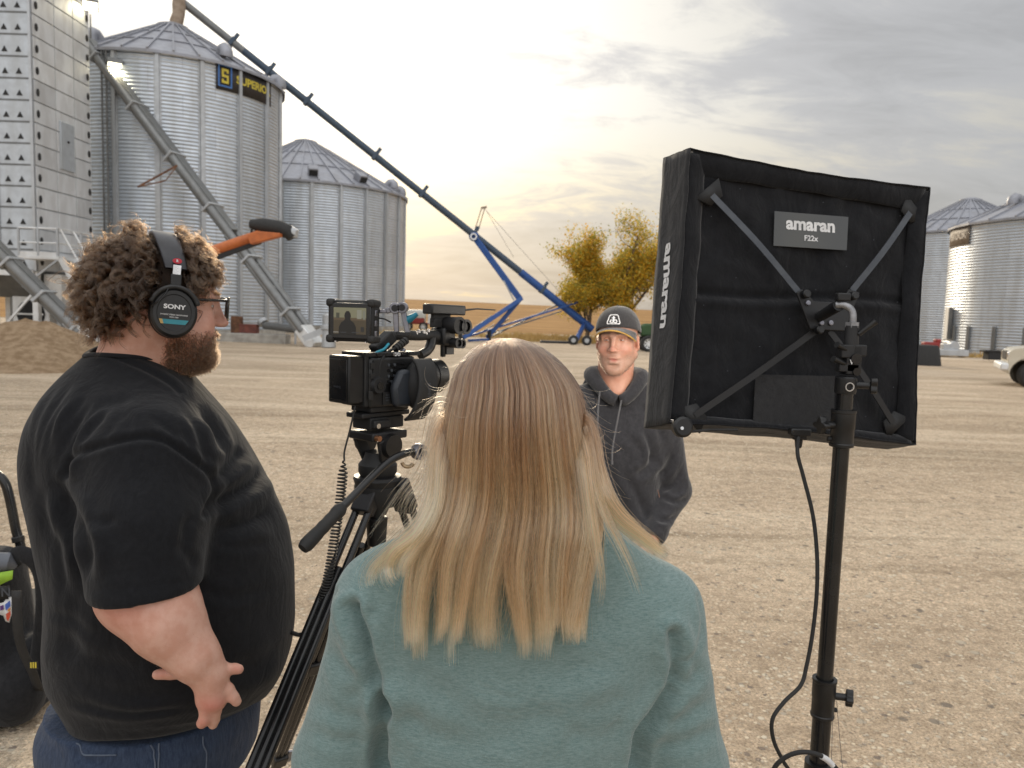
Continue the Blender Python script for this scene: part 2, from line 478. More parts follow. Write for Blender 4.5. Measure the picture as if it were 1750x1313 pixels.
# gravel pile at the left
M['pile'] = mat('pile', (0.22, 0.15, 0.09), 0.95, 0, (0.33, 0.24, 0.155), 5.0, bump=0.9, bscale=18, bdist=0.05, spec=0.1, detail=9)
def build_pile():
    from mathutils import noise as mn
    c = P(45, 600, 19.5); mb = MB(); rows = []
    for j in range(33):
        row = []
        for k in range(97):
            a = 2 * math.pi * k / 96; q = j / 32
            rr = q * (3.1 + .35 * math.sin(a * 2 + 1) + .2 * math.sin(a * 5))
            h = 1.30 * (1 - q) ** 1.25 * (1 - .12 * math.exp(-(q / .12) ** 2))
            x, y = c.x + rr * math.cos(a), c.y + rr * math.sin(a)
            h += (mn.noise((x * 1.3, y * 1.3, 0)) * .10 + mn.noise((x * 4, y * 4, 2)) * .045 + mn.noise((x * 11, y * 11, 2)) * .02) * (1 - q) ** .3 - .03 * q
            row.append((x, y, h))
        rows.append(row)
    mb.grid(rows)
    prop(mb.build('gravel_pile', M['pile'], sharp=180), 'mound of brown gravel in front of the tall grain dryer', 'gravel pile')
build_pile()
# ================================================================== galvanised steel
def galv(name, c=(0.55, 0.57, 0.60), rough=0.42, sheet=(1.0, 1.0), metal=0.85, dark=0.86, seams=True):
    m = bpy.data.materials.new(name); m.use_nodes = True
    t = m.node_tree; t.nodes.clear()
    out = nd(t, 'OutputMaterial'); b = nd(t, 'BsdfPrincipled', {'Metallic': metal}); t.links.new(b.outputs[0], out.inputs[0])
    co = nd(t, 'TexCoord').outputs['Object']
    uv = nd(t, 'UVMap').outputs[0]
    n = nd(t, 'TexNoise', {'Vector': co, 'Scale': 3.0, 'Detail': 8.0, 'Roughness': 0.65}).outputs[0]
    n2 = nd(t, 'TexNoise', {'Vector': nd(t, 'Mapping', {'Vector': co, 'Scale': (1, 1, .12)}).outputs[0], 'Scale': 1.6, 'Detail': 5.0}).outputs[0]
    col = mixc(t, ramp(t, n, 0.3, 0.7), c, tuple(k * dark for k in c))
    col = mixc(t, ramp(t, n2, 0.42, 0.70, 0, 0.8), col, tuple(k * q for k, q in zip(c, (0.80, 0.78, 0.75))))
    if seams:
        br = nd(t, 'TexBrick', {'Vector': uv, 'Color1': (1, 1, 1, 1), 'Color2': (0.90, 0.91, 0.92, 1), 'Mortar': (0.68, 0.68, 0.70, 1), 'Scale': 1.0,
                                'Mortar Size': 0.018, 'Mortar Smooth': 0.6, 'Brick Width': sheet[0], 'Row Height': sheet[1]}, offset=0.5)
        col = mixc(t, 1.0, col, br.outputs[0], 'MULTIPLY')
    t.links.new(col, b.inputs['Base Color'])
    t.links.new(ramp(t, n, 0.3, 0.7, rough - .05, rough + .1), b.inputs['Roughness'])
    return m
M['bin_wall'] = galv('bin_wall', (0.62, 0.67, 0.73), 0.38, sheet=(2.9, 1.12), metal=0.72, dark=.9)
M['bin_roof'] = galv('bin_roof', (0.36, 0.37, 0.41), 0.5, seams=False, metal=0.55)
M['galv'] = galv('galv', (0.50, 0.52, 0.54), 0.45, seams=False, metal=.6)
M['conv_tube'] = galv('conv_tube', (0.23, 0.235, 0.235), 0.45, seams=False, metal=.55)
M['galv_bright'] = galv('galv_bright', (0.78, 0.79, 0.79), 0.5, seams=False, metal=0.55)
M['galv_dark'] = galv('galv_dark', (0.20, 0.205, 0.205), 0.5, seams=False, metal=0.5)
M['panel'] = galv('panel', (0.52, 0.555, 0.59), 0.5, seams=False, metal=0.5, dark=0.86)
M['concrete'] = mat('concrete', (0.44, 0.42, 0.38), 0.9, 0, (0.30, 0.28, 0.25), 2.5, bump=0.3, bscale=20, bdist=0.02)
M['dark_hole'] = mat('dark_hole', (0.02, 0.02, 0.02), 0.9, 0, (0.03, 0.03, 0.03), 5)
M['sign_black'] = mat('sign_black', (0.020, 0.018, 0.017), 0.6, 0, (0.035, 0.03, 0.03), 2)
M['sign_yellow'] = mat('sign_yellow', (0.62, 0.50, 0.05), 0.6, 0, (0.52, 0.42, 0.06), 4)
M['sign_blue'] = mat('sign_blue', (0.05, 0.15, 0.42), 0.6, 0, (0.06, 0.18, 0.46), 4)
M['sign_brown'] = mat('sign_brown', (0.16, 0.125, 0.10), 0.55, 0, (0.22, 0.18, 0.14), 3)
M['sign_cream'] = mat('sign_cream', (0.55, 0.49, 0.42), 0.6, 0, (0.45, 0.40, 0.34), 6)
M['steel_blue'] = mat('steel_blue', (0.018, 0.07, 0.26), 0.45, 0.1, (0.028, 0.095, 0.30), 2.5, rough2=0.6)
M['tube_blue'] = mat('tube_blue', (0.045, 0.07, 0.105), 0.45, 0.25, (0.065, 0.09, 0.125), 1.5, rough2=0.6)
M['rust_cloth'] = mat('rust_cloth', (0.33, 0.26, 0.20), 0.9, 0, (0.24, 0.18, 0.13), 4, bump=0.4, bscale=9, bdist=0.05)
M['rusty'] = mat('rusty', (0.20, 0.095, 0.05), 0.85, 0.1, (0.10, 0.05, 0.03), 5)
M['orange_paint'] = mat('orange_paint', (0.50, 0.135, 0.03), 0.5, 0, (0.40, 0.11, 0.03), 4, rough2=0.65)
M['red_paint'] = mat('red_paint', (0.30, 0.03, 0.025), 0.5, 0, (0.24, 0.03, 0.03), 4)
M['lamp_glow'] = mat('lamp_glow', (1, 0.97, 0.85), 0.4, 0, emit=(1.0, 0.92, 0.68, 2.5))

def set_uv(o, uvf):
    me = o.data; uv = me.uv_layers.new(name='UVMap')
    n = len(me.loops); vi = np.empty(n, dtype=np.int32); me.loops.foreach_get('vertex_index', vi)
    co = np.empty(len(me.vertices) * 3, dtype=np.float32); me.vertices.foreach_get('co', co)
    uv.data.foreach_set('uv', uvf(co.reshape(-1, 3)[vi]).astype(np.float32).ravel())

def bend_text(s, size, cx, cy, r, a0, z0, width=None, bold=0.0, spacing=1.0, flip=1):
    vs, fs = text_geo(s, size, bold, 0, 'CENTER', 0, spacing)
    w = max(v.x for v in vs) - min(v.x for v in vs)
    k = (width / w) if width else 1
    out = []
    for v in vs:
        a = a0 + v.x * k / r
        out.append((cx + r * math.cos(a), cy + r * math.sin(a), z0 + v.y))
    return out, fs

PITCHC = 0.17
def grain_bin(label, cx, cy, r, z0, eave, slope, nrib, phase, roof_ribs=36, vents=(), cap_r=0.7, stiff=True, vent_style='box', found=0.35, rib_range=None):
    b = thing('grain_bin', label, 'grain bin', (cx, cy, 0), 'steel grain bins around the yard')
    C = Vector((cx, cy, 0))
    # corrugated wall
    ncor = int((eave - z0) / PITCHC); rows = []; nseg = 96
    prof = []
    for k in range(ncor * 4 + 1):
        prof.append((r + 0.026 * math.sin(k * math.pi / 2), z0 + k * PITCHC / 4))
    mb = MB(); mb.lathe(prof, nseg, Matrix.Translation(C))
    w = mb.build('wall', M['bin_wall'], b, sharp=180)
    set_uv(w, lambda p: np.stack([np.arctan2(p[:, 1] - cy, p[:, 0] - cx) * r, p[:, 2]], 1))
    mb = MB(); mb.lathe([(r + .25, -.2), (r + .25, z0 - .02), (r - .1, z0 + .0)], 64, Matrix.Translation(C))
    mb.build('foundation', M['concrete'], b, sharp=30)
    ez = z0 + ncor * PITCHC
    rise = (r - cap_r) * math.tan(slope)
    # roof: flat wedge sheets between raised standing ribs
    mb = MB(); ro = r + 0.22; dz = -0.10
    nr = roof_ribs
    for i in range(nr):
        a0, a1 = 2 * math.pi * (i + phase) / nr, 2 * math.pi * (i + 1 + phase) / nr
        pts = []
        for q in np.linspace(0, 1, 7):
            rr = ro + (cap_r - ro) * q; z = ez + .02 + dz * (1 - q) + (rise + .05) * q
            pts.append((rr, z))
        for (ra, za), (rb, zb) in zip(pts[:-1], pts[1:]):
            # sheets overlap: a small step at mid slope
            f = lambda rr, a, z: (cx + rr * math.cos(a), cy + rr * math.sin(a), z)
            mb.add([f(ra, a0, za), f(ra, a1, za), f(rb, a1, zb), f(rb, a0, zb)], [(0, 1, 2, 3)])
        p0 = Vector((cx + ro * math.cos(a0), cy + ro * math.sin(a0), pts[0][1] + .03))
        p1 = Vector((cx + cap_r * math.cos(a0), cy + cap_r * math.sin(a0), pts[-1][1] + .03))
        mb.beam(p0, p1, 0.075, 0.11)
        # turned-down lip
        f = lambda rr, a, z: (cx + rr * math.cos(a), cy + rr * math.sin(a), z)
        mb.add([f(ro, a0, pts[0][1]), f(ro, a1, pts[0][1]), f(ro, a1, pts[0][1] - .13), f(ro, a0, pts[0][1] - .13)], [(0, 1, 2, 3)])
    for q in (0.36, 0.68):          # purlin rings
        rr = ro + (cap_r - ro) * q; z = ez + .02 + dz * (1 - q) + (rise + .05) * q
        mb.tube([(cx + rr * math.cos(t), cy + rr * math.sin(t), z + .035) for t in np.linspace(0, 2 * math.pi, 73)[:-1]], 0.035, 6, closed=True)
    roof = mb.build('roof', M['bin_roof'], b, sharp=20)
    top = ez + .02 + rise + .05
    mb = MB(); mb.lathe([(cap_r + .08, top - .04), (cap_r + .08, top + .09), (cap_r * .55, top + .24), (.02, top + .30)], 32, Matrix.Translation(C))
    mb.build('roof_cap', M['bin_roof'], roof, sharp=30)
    if stiff:
        for i in range(nrib):
            a = phase_a(phase_ref[0], i, nrib)
            d = Vector((math.cos(a), math.sin(a), 0)); tng = Vector((-d.y, d.x, 0))
            mb = MB()
            o0 = C + d * (r + .075)
            # hat-section upright: two flanges and a raised face
            Mx = Matrix.Translation(o0)
            Fm = Matrix((tng, d, Vector((0, 0, 1)))).transposed().to_4x4()
            poly = [(-.16, -.05), (-.09, -.05), (-.075, .05), (.075, .05), (.09, -.05), (.16, -.05), (.16, -.065), (-.16, -.065)]
            mb.prism([(x, y) for x, y in poly], ez - z0 - .05, Mx @ Fm @ Matrix.Translation((0, 0, z0)))
            mb.build('stiffener', M['galv'], b, sharp=25)
    for (az, q, st) in vents:
        rr = ro + (cap_r - ro) * q; z = ez + dz * (1 - q) + (rise + .05) * q
        d = Vector((math.cos(az), math.sin(az), 0)); sl = Vector((-d.x * math.cos(slope), -d.y * math.cos(slope), math.sin(slope)))
        nrm = Vector((d.x * math.sin(slope), d.y * math.sin(slope), math.cos(slope)))
        p = C + d * rr + Vector((0, 0, z))
        Fm = Matrix((nrm.cross(sl), sl, nrm)).transposed().to_4x4(); Mx = Matrix.Translation(p) @ Fm
        mb = MB()
        if st == 'box':
            mb.box((0, .15, .25), (.62, .75, .5), Mx); 
            v = mb.build('roof_vent', M['bin_roof'], roof, bevel=.05)
            m2 = MB(); m2.box((0, -.235, .22), (.50, .03, .34), Mx); m2.build('vent_opening', M['dark_hole'], roof)
        else:
            # round gooseneck hood
            path = [Mx @ Vector((0, yy, zz)) for yy, zz in ((.18, -.1), (.18, .16), (.12, .32), (0, .40), (-.16, .36), (-.26, .24), (-.29, .12))]
            mb.tube(path, [.26, .26, .27, .28, .30, .31, .31], 18)
            mb.build('roof_vent', M['bin_roof'], roof, sharp=50)
    return b, ez, top, roof

phase_ref = [0.0]
def phase_a(a0, i, n): return a0 + 2 * math.pi * i / n

# ---- the large bin at the left, with the black sign
B1 = P(300, 540, 41.0); B1r = 5.35
phase_ref[0] = math.atan2(-B1.y, -B1.x) + math.radians(-7)
b1_eave = P(330, 78, 41.0 - 5.35).z
bin1, b1_ez, b1_top, roof1 = grain_bin('tallest grain bin with black and yellow sign, beside the grain dryer', B1.x, B1.y, B1r, 0.45, b1_eave, R_(29), 18, 0.13, 32,
     vents=[(math.atan2(-B1.y, -B1.x) + R_(29), .22, 'goose'), (math.atan2(-B1.y, -B1.x) + R_(78), .12, 'goose'), (math.atan2(-B1.y, -B1.x) - R_(48), .25, 'goose')], found=.45)
def bin1_sign():
    toC = math.atan2(-B1.y, -B1.x)
    A = lambda deg: toC + R_(deg)
    r = B1r + .05; z1, z0 = b1_ez - .04, b1_ez - 1.32
    def panel(d0, d1, nm='sign_panel'):
        rows = [[(B1.x + r * math.cos(A(d)), B1.y + r * math.sin(A(d)), z) for d in np.linspace(d0, d1, 13)] for z in (z0, z1)]
        mb = MB(); mb.grid(rows); return mb.build(nm, M['sign_black'], bin1, solid=.02)
    o = panel(20, 57)
    # square emblem: blue outline round a yellow squared S
    mb = MB(); rr = r + .03; zc = (z0 + z1) / 2 + .02; ac = 24.5
    def strip(d0, d1, za, zb, off=0):
        rows = [[(B1.x + (rr + off) * math.cos(A(d)), B1.y + (rr + off) * math.sin(A(d)), z) for d in np.linspace(d0, d1, 5)] for z in (za, zb)]
        mb.grid(rows)
    w = 3.7; h = .50; tk = .07; td = .8
    strip(ac - w, ac + w, zc + h - tk, zc + h); strip(ac - w, ac + w, zc - h, zc - h + tk)
    strip(ac - w, ac - w + td, zc - h + tk, zc + h - tk); strip(ac + w - td, ac + w, zc - h + tk, zc + h - tk)
    mb.build('emblem_border', M['sign_blue'], o, sharp=180)
    mb = MB(); w2 = 1.8; h2 = .33; t2 = .11
    for za in (zc + h2 - t2, zc - t2 / 2, zc - h2): strip(ac - w2, ac + w2, za, za + t2)
    strip(ac - w2, ac - w2 + 1.0, zc + t2 / 2, zc + h2 - t2); strip(ac + w2 - 1.0, ac + w2, zc - h2 + t2, zc - t2 / 2)
    strip(ac + w2 - 1.0, ac + w2, zc + t2 / 2 + .09, zc + h2 - t2); strip(ac - w2, ac - w2 + 1.0, zc - h2 + t2, zc - t2 / 2 - .09)
    mb.build('emblem_letter', M['sign_yellow'], o, sharp=180)
    vs, fs = bend_text('SUPERIOR', .50, B1.x, B1.y, rr, A(43.0), zc - .02, width=R_(25) * rr, bold=.018)
    mb = MB(); mb.add(vs, fs); mb.build('lettering', M['sign_yellow'], o, sharp=180)
bin1_sign()

# ---- second bin behind the camera rig
B2 = P(521, 540, 56.0); B2r = 7.05
phase_ref[0] = math.atan2(-B2.y, -B2.x) + R_(3)
b2_eave = P(540, 303, 56 - 7.05).z
grain_bin('wide grain bin with two square roof vents, behind the video camera', B2.x, B2.y, B2r, 0.5, b2_eave, R_(29), 24, .4, 40,
     vents=[(math.atan2(-B2.y, -B2.x) + R_(4), .12, 'box'), (math.atan2(-B2.y, -B2.x) + R_(32), .10, 'box'), (math.atan2(-B2.y, -B2.x) + R_(66), .16, 'goose'), (math.atan2(-B2.y, -B2.x) + R_(84), .12, 'goose')])

# ---- bins at the right
B3 = P(1853, 540, 47.0); B3r = 7.45
b3_eave = P(1700, 350, 41.0).z
bin3, b3_ez, b3_top, roof3 = grain_bin('low wide grain bin with brown sign, behind the white pickup', B3.x, B3.y, B3r, 0.12, b3_eave, R_(25), 20, .2, 30, stiff=False,
     vents=[(math.atan2(-B3.y, -B3.x) - R_(44), .34, 'goose')])
def bin3_details():
    toC = math.atan2(-B3.y, -B3.x); A = lambda deg: toC + R_(deg); r = B3r + .05
    z1, z0 = b3_ez - .15, b3_ez - 1.30
    mb = MB(); mb.grid([[(B3.x + r * math.cos(A(d)), B3.y + r * math.sin(A(d)), z) for d in np.linspace(-76, -52, 13)] for z in (z0, z1)])
    o = mb.build('sign_panel', M['sign_brown'], bin3, solid=.02)
    vs, fs = bend_text('BROCK', .62, B3.x, B3.y, r + .03, A(-62.5), (z0 + z1) / 2, width=R_(17) * r, bold=.02)
    mb = MB(); mb.add(vs, fs); mb.build('lettering', M['sign_cream'], o, sharp=180)
    for d in (-58, -47, -33, -20, -7, 6):          # short foot stiffeners
        dv = Vector((math.cos(A(d)), math.sin(A(d)), 0)); p = Vector((B3.x, B3.y, .14)) + dv * (B3r + .06)
        mb = MB(); tng = Vector((-dv.y, dv.x, 0)); Fm = Matrix((tng, dv, Vector((0, 0, 1)))).transposed().to_4x4()
        mb.box((0, 0, .80), (.22, .12, 1.6), Matrix.Translation(p) @ Fm)
        mb.build('stiffener', M['galv_dark'], bin3, bevel=.02)
    d = -64; dv = Vector((math.cos(A(d)), math.sin(A(d)), 0)); tng = Vector((-dv.y, dv.x, 0)); Fm = Matrix((tng, dv, Vector((0, 0, 1)))).transposed().to_4x4()
    p = Vector((B3.x, B3.y, .9)) + dv * (B3r + .12)
    mb = MB(); mb.box((0, 0, .95), (.75, .18, 1.95), Matrix.Translation(p) @ Fm); dr = mb.build('door', M['galv_bright'], bin3, bevel=.02)
    mb = MB(); mb.box((.42, .06, .95), (.09, .2, 1.95), Matrix.Translation(p) @ Fm); mb.build('door_jamb', M['galv_dark'], dr)
bin3_details()
B4 = P(1642, 540, 60.0); B4r = 5.5
grain_bin('far grain bin behind the low wide bin and the light panel', B4.x, B4.y, B4r, 0.3, P(1640, 387, 54.5).z, R_(28), 24, .1, 36, stiff=False)

# ================================================================== tall grain dryer (left edge)
def dryer():
    cx, cy = -18.5, 30.0; Dp = 3.9; Wd = 6.0; z0 = 2.75; ph = 0.80
    d = thing('grain_dryer', 'tall galvanised grain dryer tower with rows of triangular openings', 'grain dryer', (cx - Wd / 2, cy + Dp / 2, 0))
    nrow = 17; mb = MB()
    mb.box((cx - Wd / 2, cy + Dp / 2, z0 + nrow * ph / 2), (Wd, Dp, nrow * ph))
    # barrel top over the end wall
    pts = [(y, z0 + nrow * ph + h) for y, h in ((cy, 0), (cy + Dp, 0), (cy + Dp * .93, .7), (cy + Dp * .75, 1.35), (cy + Dp * .5, 1.6), (cy + Dp * .25, 1.5), (cy, 1.3))]
    vs = [(cx, y, z) for y, z in pts] + [(cx - Wd, y, z) for y, z in pts]; n = len(pts)
    mb.add(vs, [list(range(n)), list(range(n, 2 * n))[::-1]] + [(i, i + n, (i + 1) % n + n, (i + 1) % n) for i in range(n)])
    mb.build('body', M['panel'], d, sharp=30)
    tint = [mat('panel_tone_%d' % i, tuple(k * q for k in (0.70, 0.72, 0.74)), 0.5, 0.3, tuple(k * q * .85 for k in (0.70, 0.71, 0.72)), 2.0, stretch=(1, 1, .4), rough2=.6) for i, q in enumerate((1, .93, .86, .80))]
    r = random.Random(4)
    # front face: panel bands with rib joints; side face: three columns of sheets
    for k in range(nrow):
        za = z0 + k * ph
        mb = MB()
        for (xa, xb) in ((cx - 1.32, cx - .04), (cx - 2.7, cx - 1.44), (cx - 4.1, cx - 2.8), (cx - 5.9, cx - 4.2)):
            mb.mi = 0; mb.box(((xa + xb) / 2, cy - .03, za + ph / 2), (xb - xa, .06, ph - .07))
            mb.mi = 2; mb.box(((xa + xb) / 2, cy - .05, za + .0), (xb - xa + .1, .05, .05))
            for q in ((.27, .68) if xb > cx - 2 else (.25, .68)):
                x = xa + (xb - xa) * (1 - q) if False else xa + (xb - xa) * q
                w = .115
                mb.mi = 1; mb.prism([(-w, -.10), (w, -.10), (0, .11)], .02, Matrix.Translation((x, cy - .058, za + .26)) @ Matrix.Rotation(math.pi / 2, 4, 'X'))
        mb.build('front_panel', [M['panel'], M['dark_hole'], M['galv_dark']], d, sharp=25)
        for j, (ya, yb) in enumerate(((cy + .02, cy + 1.38), (cy + 1.42, cy + 2.68), (cy + 2.72, cy + Dp))):
            mb = MB(); mb.box((cx + .03, (ya + yb) / 2, za + ph / 2), (.06, yb - ya, ph - .05))
            mb.build('side_panel', tint[r.choice((0, 0, 1, 1, 2, 3)) if j != 1 else r.choice((0, 0, 1))], d, bevel=.01)
        mb = MB()
        for y in (cy + .22, cy + 3.72):
            mb = MB(); mb.lathe([(.001, 0), (.085, 0), (.085, .03), (.05, .05), (.001, .05)], 12, Matrix.Translation((cx + .061, y, za + .36)) @ Matrix.Rotation(math.pi / 2, 4, 'Y') @ Matrix.Scale(1.7, 4, (1, 0, 0)))
            mb.build('port', M['dark_hole'], d)
    mb = MB()
    for x in (cx - .02, cx - 1.38): mb.box((x, cy - .07, z0 + nrow * ph / 2), (.10, .06, nrow * ph))
    mb.build('corner_trim', M['galv'], d)
    # hopper section and legs
    mb = MB()
    a = [(cx - Wd, cy, z0), (cx, cy, z0), (cx, cy + Dp, z0), (cx - Wd, cy + Dp, z0)]
    bq = [(cx - Wd + .3, cy + 1.2, 1.7), (cx - .5, cy + 1.2, 1.7), (cx - .5, cy + Dp - 1.2, 1.7), (cx - Wd + .3, cy + Dp - 1.2, 1.7)]
    mb.add(a + bq, [(0, 1, 5, 4), (1, 2, 6, 5), (2, 3, 7, 6), (3, 0, 4, 7), (4, 5, 6, 7)])
    mb.build('hopper', M['galv_dark'], d, sharp=20)
    for x in (cx - .1, cx - 1.75, cx - 3.6, cx - 5.6):
        for y in (cy + .1, cy + Dp - .1):
            mb = MB(); mb.box((x, y, z0 / 2), (.22, .22, z0)); mb.box((x, y, .05), (.45, .45, .1)); mb.build('leg', M['galv_bright'], d, bevel=.01)
    mb = MB(); mb.beam((cx - 1.7, cy - .02, .15), (cx - .15, cy - .02, 1.9), .08, .08); mb.beam((cx - .1, cy - .03, z0 - .1), (cx - 6, cy - .03, z0 - .1), .12, .2)
    mb.build('brace', M['galv_bright'], d)
    # fan housing under the tower
    f = MB(); c = Vector((cx - 1.0, cy + 1.4, 1.05))
    f.box(c, (1.5, .5, 1.5)); fh = f.build('fan_housing', M['galv_bright'], d, bevel=.03)
    f = MB(); f.lathe([(.001, 0), (.56, 0), (.56, .04), (.001, .04)], 28, Matrix.Translation(c + Vector((0, -.29, 0))) @ Matrix.Rotation(math.pi / 2, 4, 'X') @ Matrix.Translation((0, 0, -.04))); f.build('fan_mouth', M['dark_hole'], fh)
    f = MB(); f.box(c + Vector((0, -.34, 0)), (1.1, .03, .07)); f.build('fan_bar', M['galv_bright'], fh)
    # lower side cabinets and outlets
    mb = MB(); mb.box((cx + .35, cy + 1.6, 2.0), (.7, 2.4, 1.3)); mb.build('side_cabinet', M['galv_bright'], d, bevel=.02)
    mb = MB(); mb.add([(cx + .1, cy + .6, 1.35), (cx + 1.6, cy + .6, .75), (cx + 1.6, cy + 3, .75), (cx + .1, cy + 3, 1.35)], [(0, 1, 2, 3)]); mb.build('chute', M['galv_dark'], d, solid=.06)
    mb = MB(); mb.box((cx + .05, cy + 2.05, z0 + 6.5 * ph - .1), (.16, .95, 1.9)); dr = mb.build('door', M['panel'], d, bevel=.02)
    mb = MB(); mb.ball((cx + .16, cy + 2.05, z0 + 6.5 * ph + .1), .05, 8, 6); mb.build('handle', M['dark_hole'], dr)
    return d
dryer()

def catwalk():
    cx, cy = -18.5, 29.2
    c = thing('catwalk', 'galvanised catwalk with handrail and stair on the dryer side', 'catwalk', (cx + .8, cy, 0))
    z = 3.2
    mb = MB(); mb.box((cx + .8, cy + 1.2, z), (1.5, 3.2, .12)); mb.build('deck', M['galv_bright'], c, bevel=.01)
    x0, x1 = cx + .05, cx + 1.5; y0, y1 = cy - .35, cy + 2.8
    for h in (.55, 1.08):
        mb = MB(); mb.tube([(x0, y0, z + h), (x1, y0, z + h)], .03, 8); mb.tube([(x1, y0, z + h), (x1, y1, z + h)], .03, 8); mb.build('rail', M['galv_bright'], c)
    for (x, y) in ((x0, y0), ((x0 + x1) / 2, y0), (x1, y0), (x1, (y0 + y1) / 2), (x1, y1)):
        mb = MB(); mb.box((x, y, z + .54), (.07, .07, 1.1)); mb.build('post', M['galv'], c)
    mb = MB(); mb.box((x0 + .7, y0, z + .1), (1.4, .04, .22)); mb.build('toe_board', M['galv_bright'], c)
    mb = MB(); mb.beam((x1, y0, z - .05), (x0 + .1, y0, z - 1.1), .07, .07); mb.build('brace', M['galv'], c)
    # stair down to the right
    for dy in (0, .85):
        mb = MB(); mb.beam((x1 + .1, y0 + dy, z), (x1 + 1.75, y0 + dy, .15), .06, .22); mb.build('stringer', M['galv_bright'], c)
        mb = MB(); mb.tube([(x1 + .12, y0 + dy, z + 1.05), (x1 + 1.85, y0 + dy, 1.1), (x1 + 1.85, y0 + dy, .2)], .032, 8); mb.build('stair_rail', M['galv_bright'], c)
    for k in range(11):
        q = (k + .5) / 11; mb = MB(); mb.box((x1 + .1 + 1.65 * q, y0 + .42, z - (z - .15) * q), (.24, .82, .035)); mb.build('tread', M['galv'], c)
catwalk()

# ================================================================== grain legs / conveyors
def conveyor(label, a, b, w=.42, h=.40, lower=.0, joints=7, foot=True):
    a, b = Vector(a), Vector(b); d = (b - a); L = d.length; u = d.normalized()
    c = thing('grain_conveyor', label, 'conveyor', tuple(b), 'galvanised inclined conveyors')
    Fm = frame(u); X, Y = Fm.col[0], Fm.col[1]
    mb = MB(); e = a + d * (1 - lower)
    mb.beam(a, e, w * .62, h * .8); mb.build('trough', M['galv_dark'], c, bevel=.02)
    for s in (-1, 1):
        mb = MB(); o = X * s * w * .42 + Y * .04
        mb.tube([a + o, b - u * .8 + o], w * .24, 12); mb.build('side_tube', M['conv_tube'], c)
    for k in range(joints):
        q = (k + .35) / joints; p = a + d * q; mb = MB(); mb.beam(p - u * .05, p + u * .05, w * 1.42, h * .9); mb.build('joint_band', M['galv'], c, bevel=.01)
    if lower:
        for s in (-1, 1):
            mb = MB(); mb.beam(e + X * s * w * .50, b - u * .35 + X * s * w * .50, .10, h * .40, Y); mb.build('frame_rail', M['galv'], c, bevel=.015)
        n = 5
        for k in range(n):
            p = e + (b - e) * ((k + .4) / n); mb = MB(); mb.beam(p - X * w * .5, p + X * w * .5, .09, .10, u); mb.build('cross_bar', M['galv_bright'], c, bevel=.01)
        mb = MB(); mb.beam(e - Y * .22, b - Y * .22, w * .8, .1, Y); mb.build('bottom_pan', M['galv_dark'], c)
    if foot:
        mb = MB(); mb.beam(b - u * 1.0, b, w * 1.15, h * .8); mb.cyl(b - X * .45 - u * .15, b + X * .45 - u * .15, .2, n=18); mb.build('boot', M['galv_bright'], c, bevel=.03)
        mb = MB(); mb.cyl(b - u * .75 - X * .36, b - u * .75 - X * .40, .07, n=14); mb.build('bearing', M['dark_hole'], c)
    return c
c1b = G(541, 592); c1 = conveyor('long galvanised conveyor slanting down across the tallest bin', P(150, 72, 36.0), c1b, w=.74, h=.62, lower=.36, joints=6)
def conveyor_arm():
    # rusty maintenance arm hanging from the first conveyor
    p = P(303, 283, 33.0); q = P(235, 320, 32.6); mb = MB()
    mb.beam(p, q, .07, .07); mb.beam(q, P(283, 309, 32.8), .05, .05); mb.beam(P(283, 309, 32.8), p, .04, .04)
    mb.build('hanging_arm', M['rusty'], c1)
conveyor_arm()
def gravity_motor():
    b = P(562, 560, 32.6); z = 0
    m = thing('drive_motor', 'grey upright drive motor beside the conveyor foot', 'motor', (b.x, b.y, 0))
    mb = MB(); mb.cyl((b.x, b.y, .0), (b.x, b.y, .75), .30, .26, 20); mb.cyl((b.x, b.y, .75), (b.x, b.y, .95), .34, .34, 20); mb.build('gearbox', M['galv'], m, bevel=.02)
    mb = MB(); mb.cyl((b.x, b.y, .95), (b.x, b.y, 1.35), .27, .27, 20); mb.ball((b.x, b.y, 1.35), (.27, .27, .1), 20, 6); mb.build('motor_casing', M['galv'], m)
    mb = MB(); mb.beam((b.x, b.y, .8), (b.x - 1.0, b.y - .3, .35), .12, .25); mb.build('drive_arm', M['galv'], m)
gravity_motor()
conveyor('short galvanised conveyor running down past the dryer legs', P(-60, 372, 27.0), P(168, 598, 27.4), w=.70, h=.6, lower=.22, joints=4)

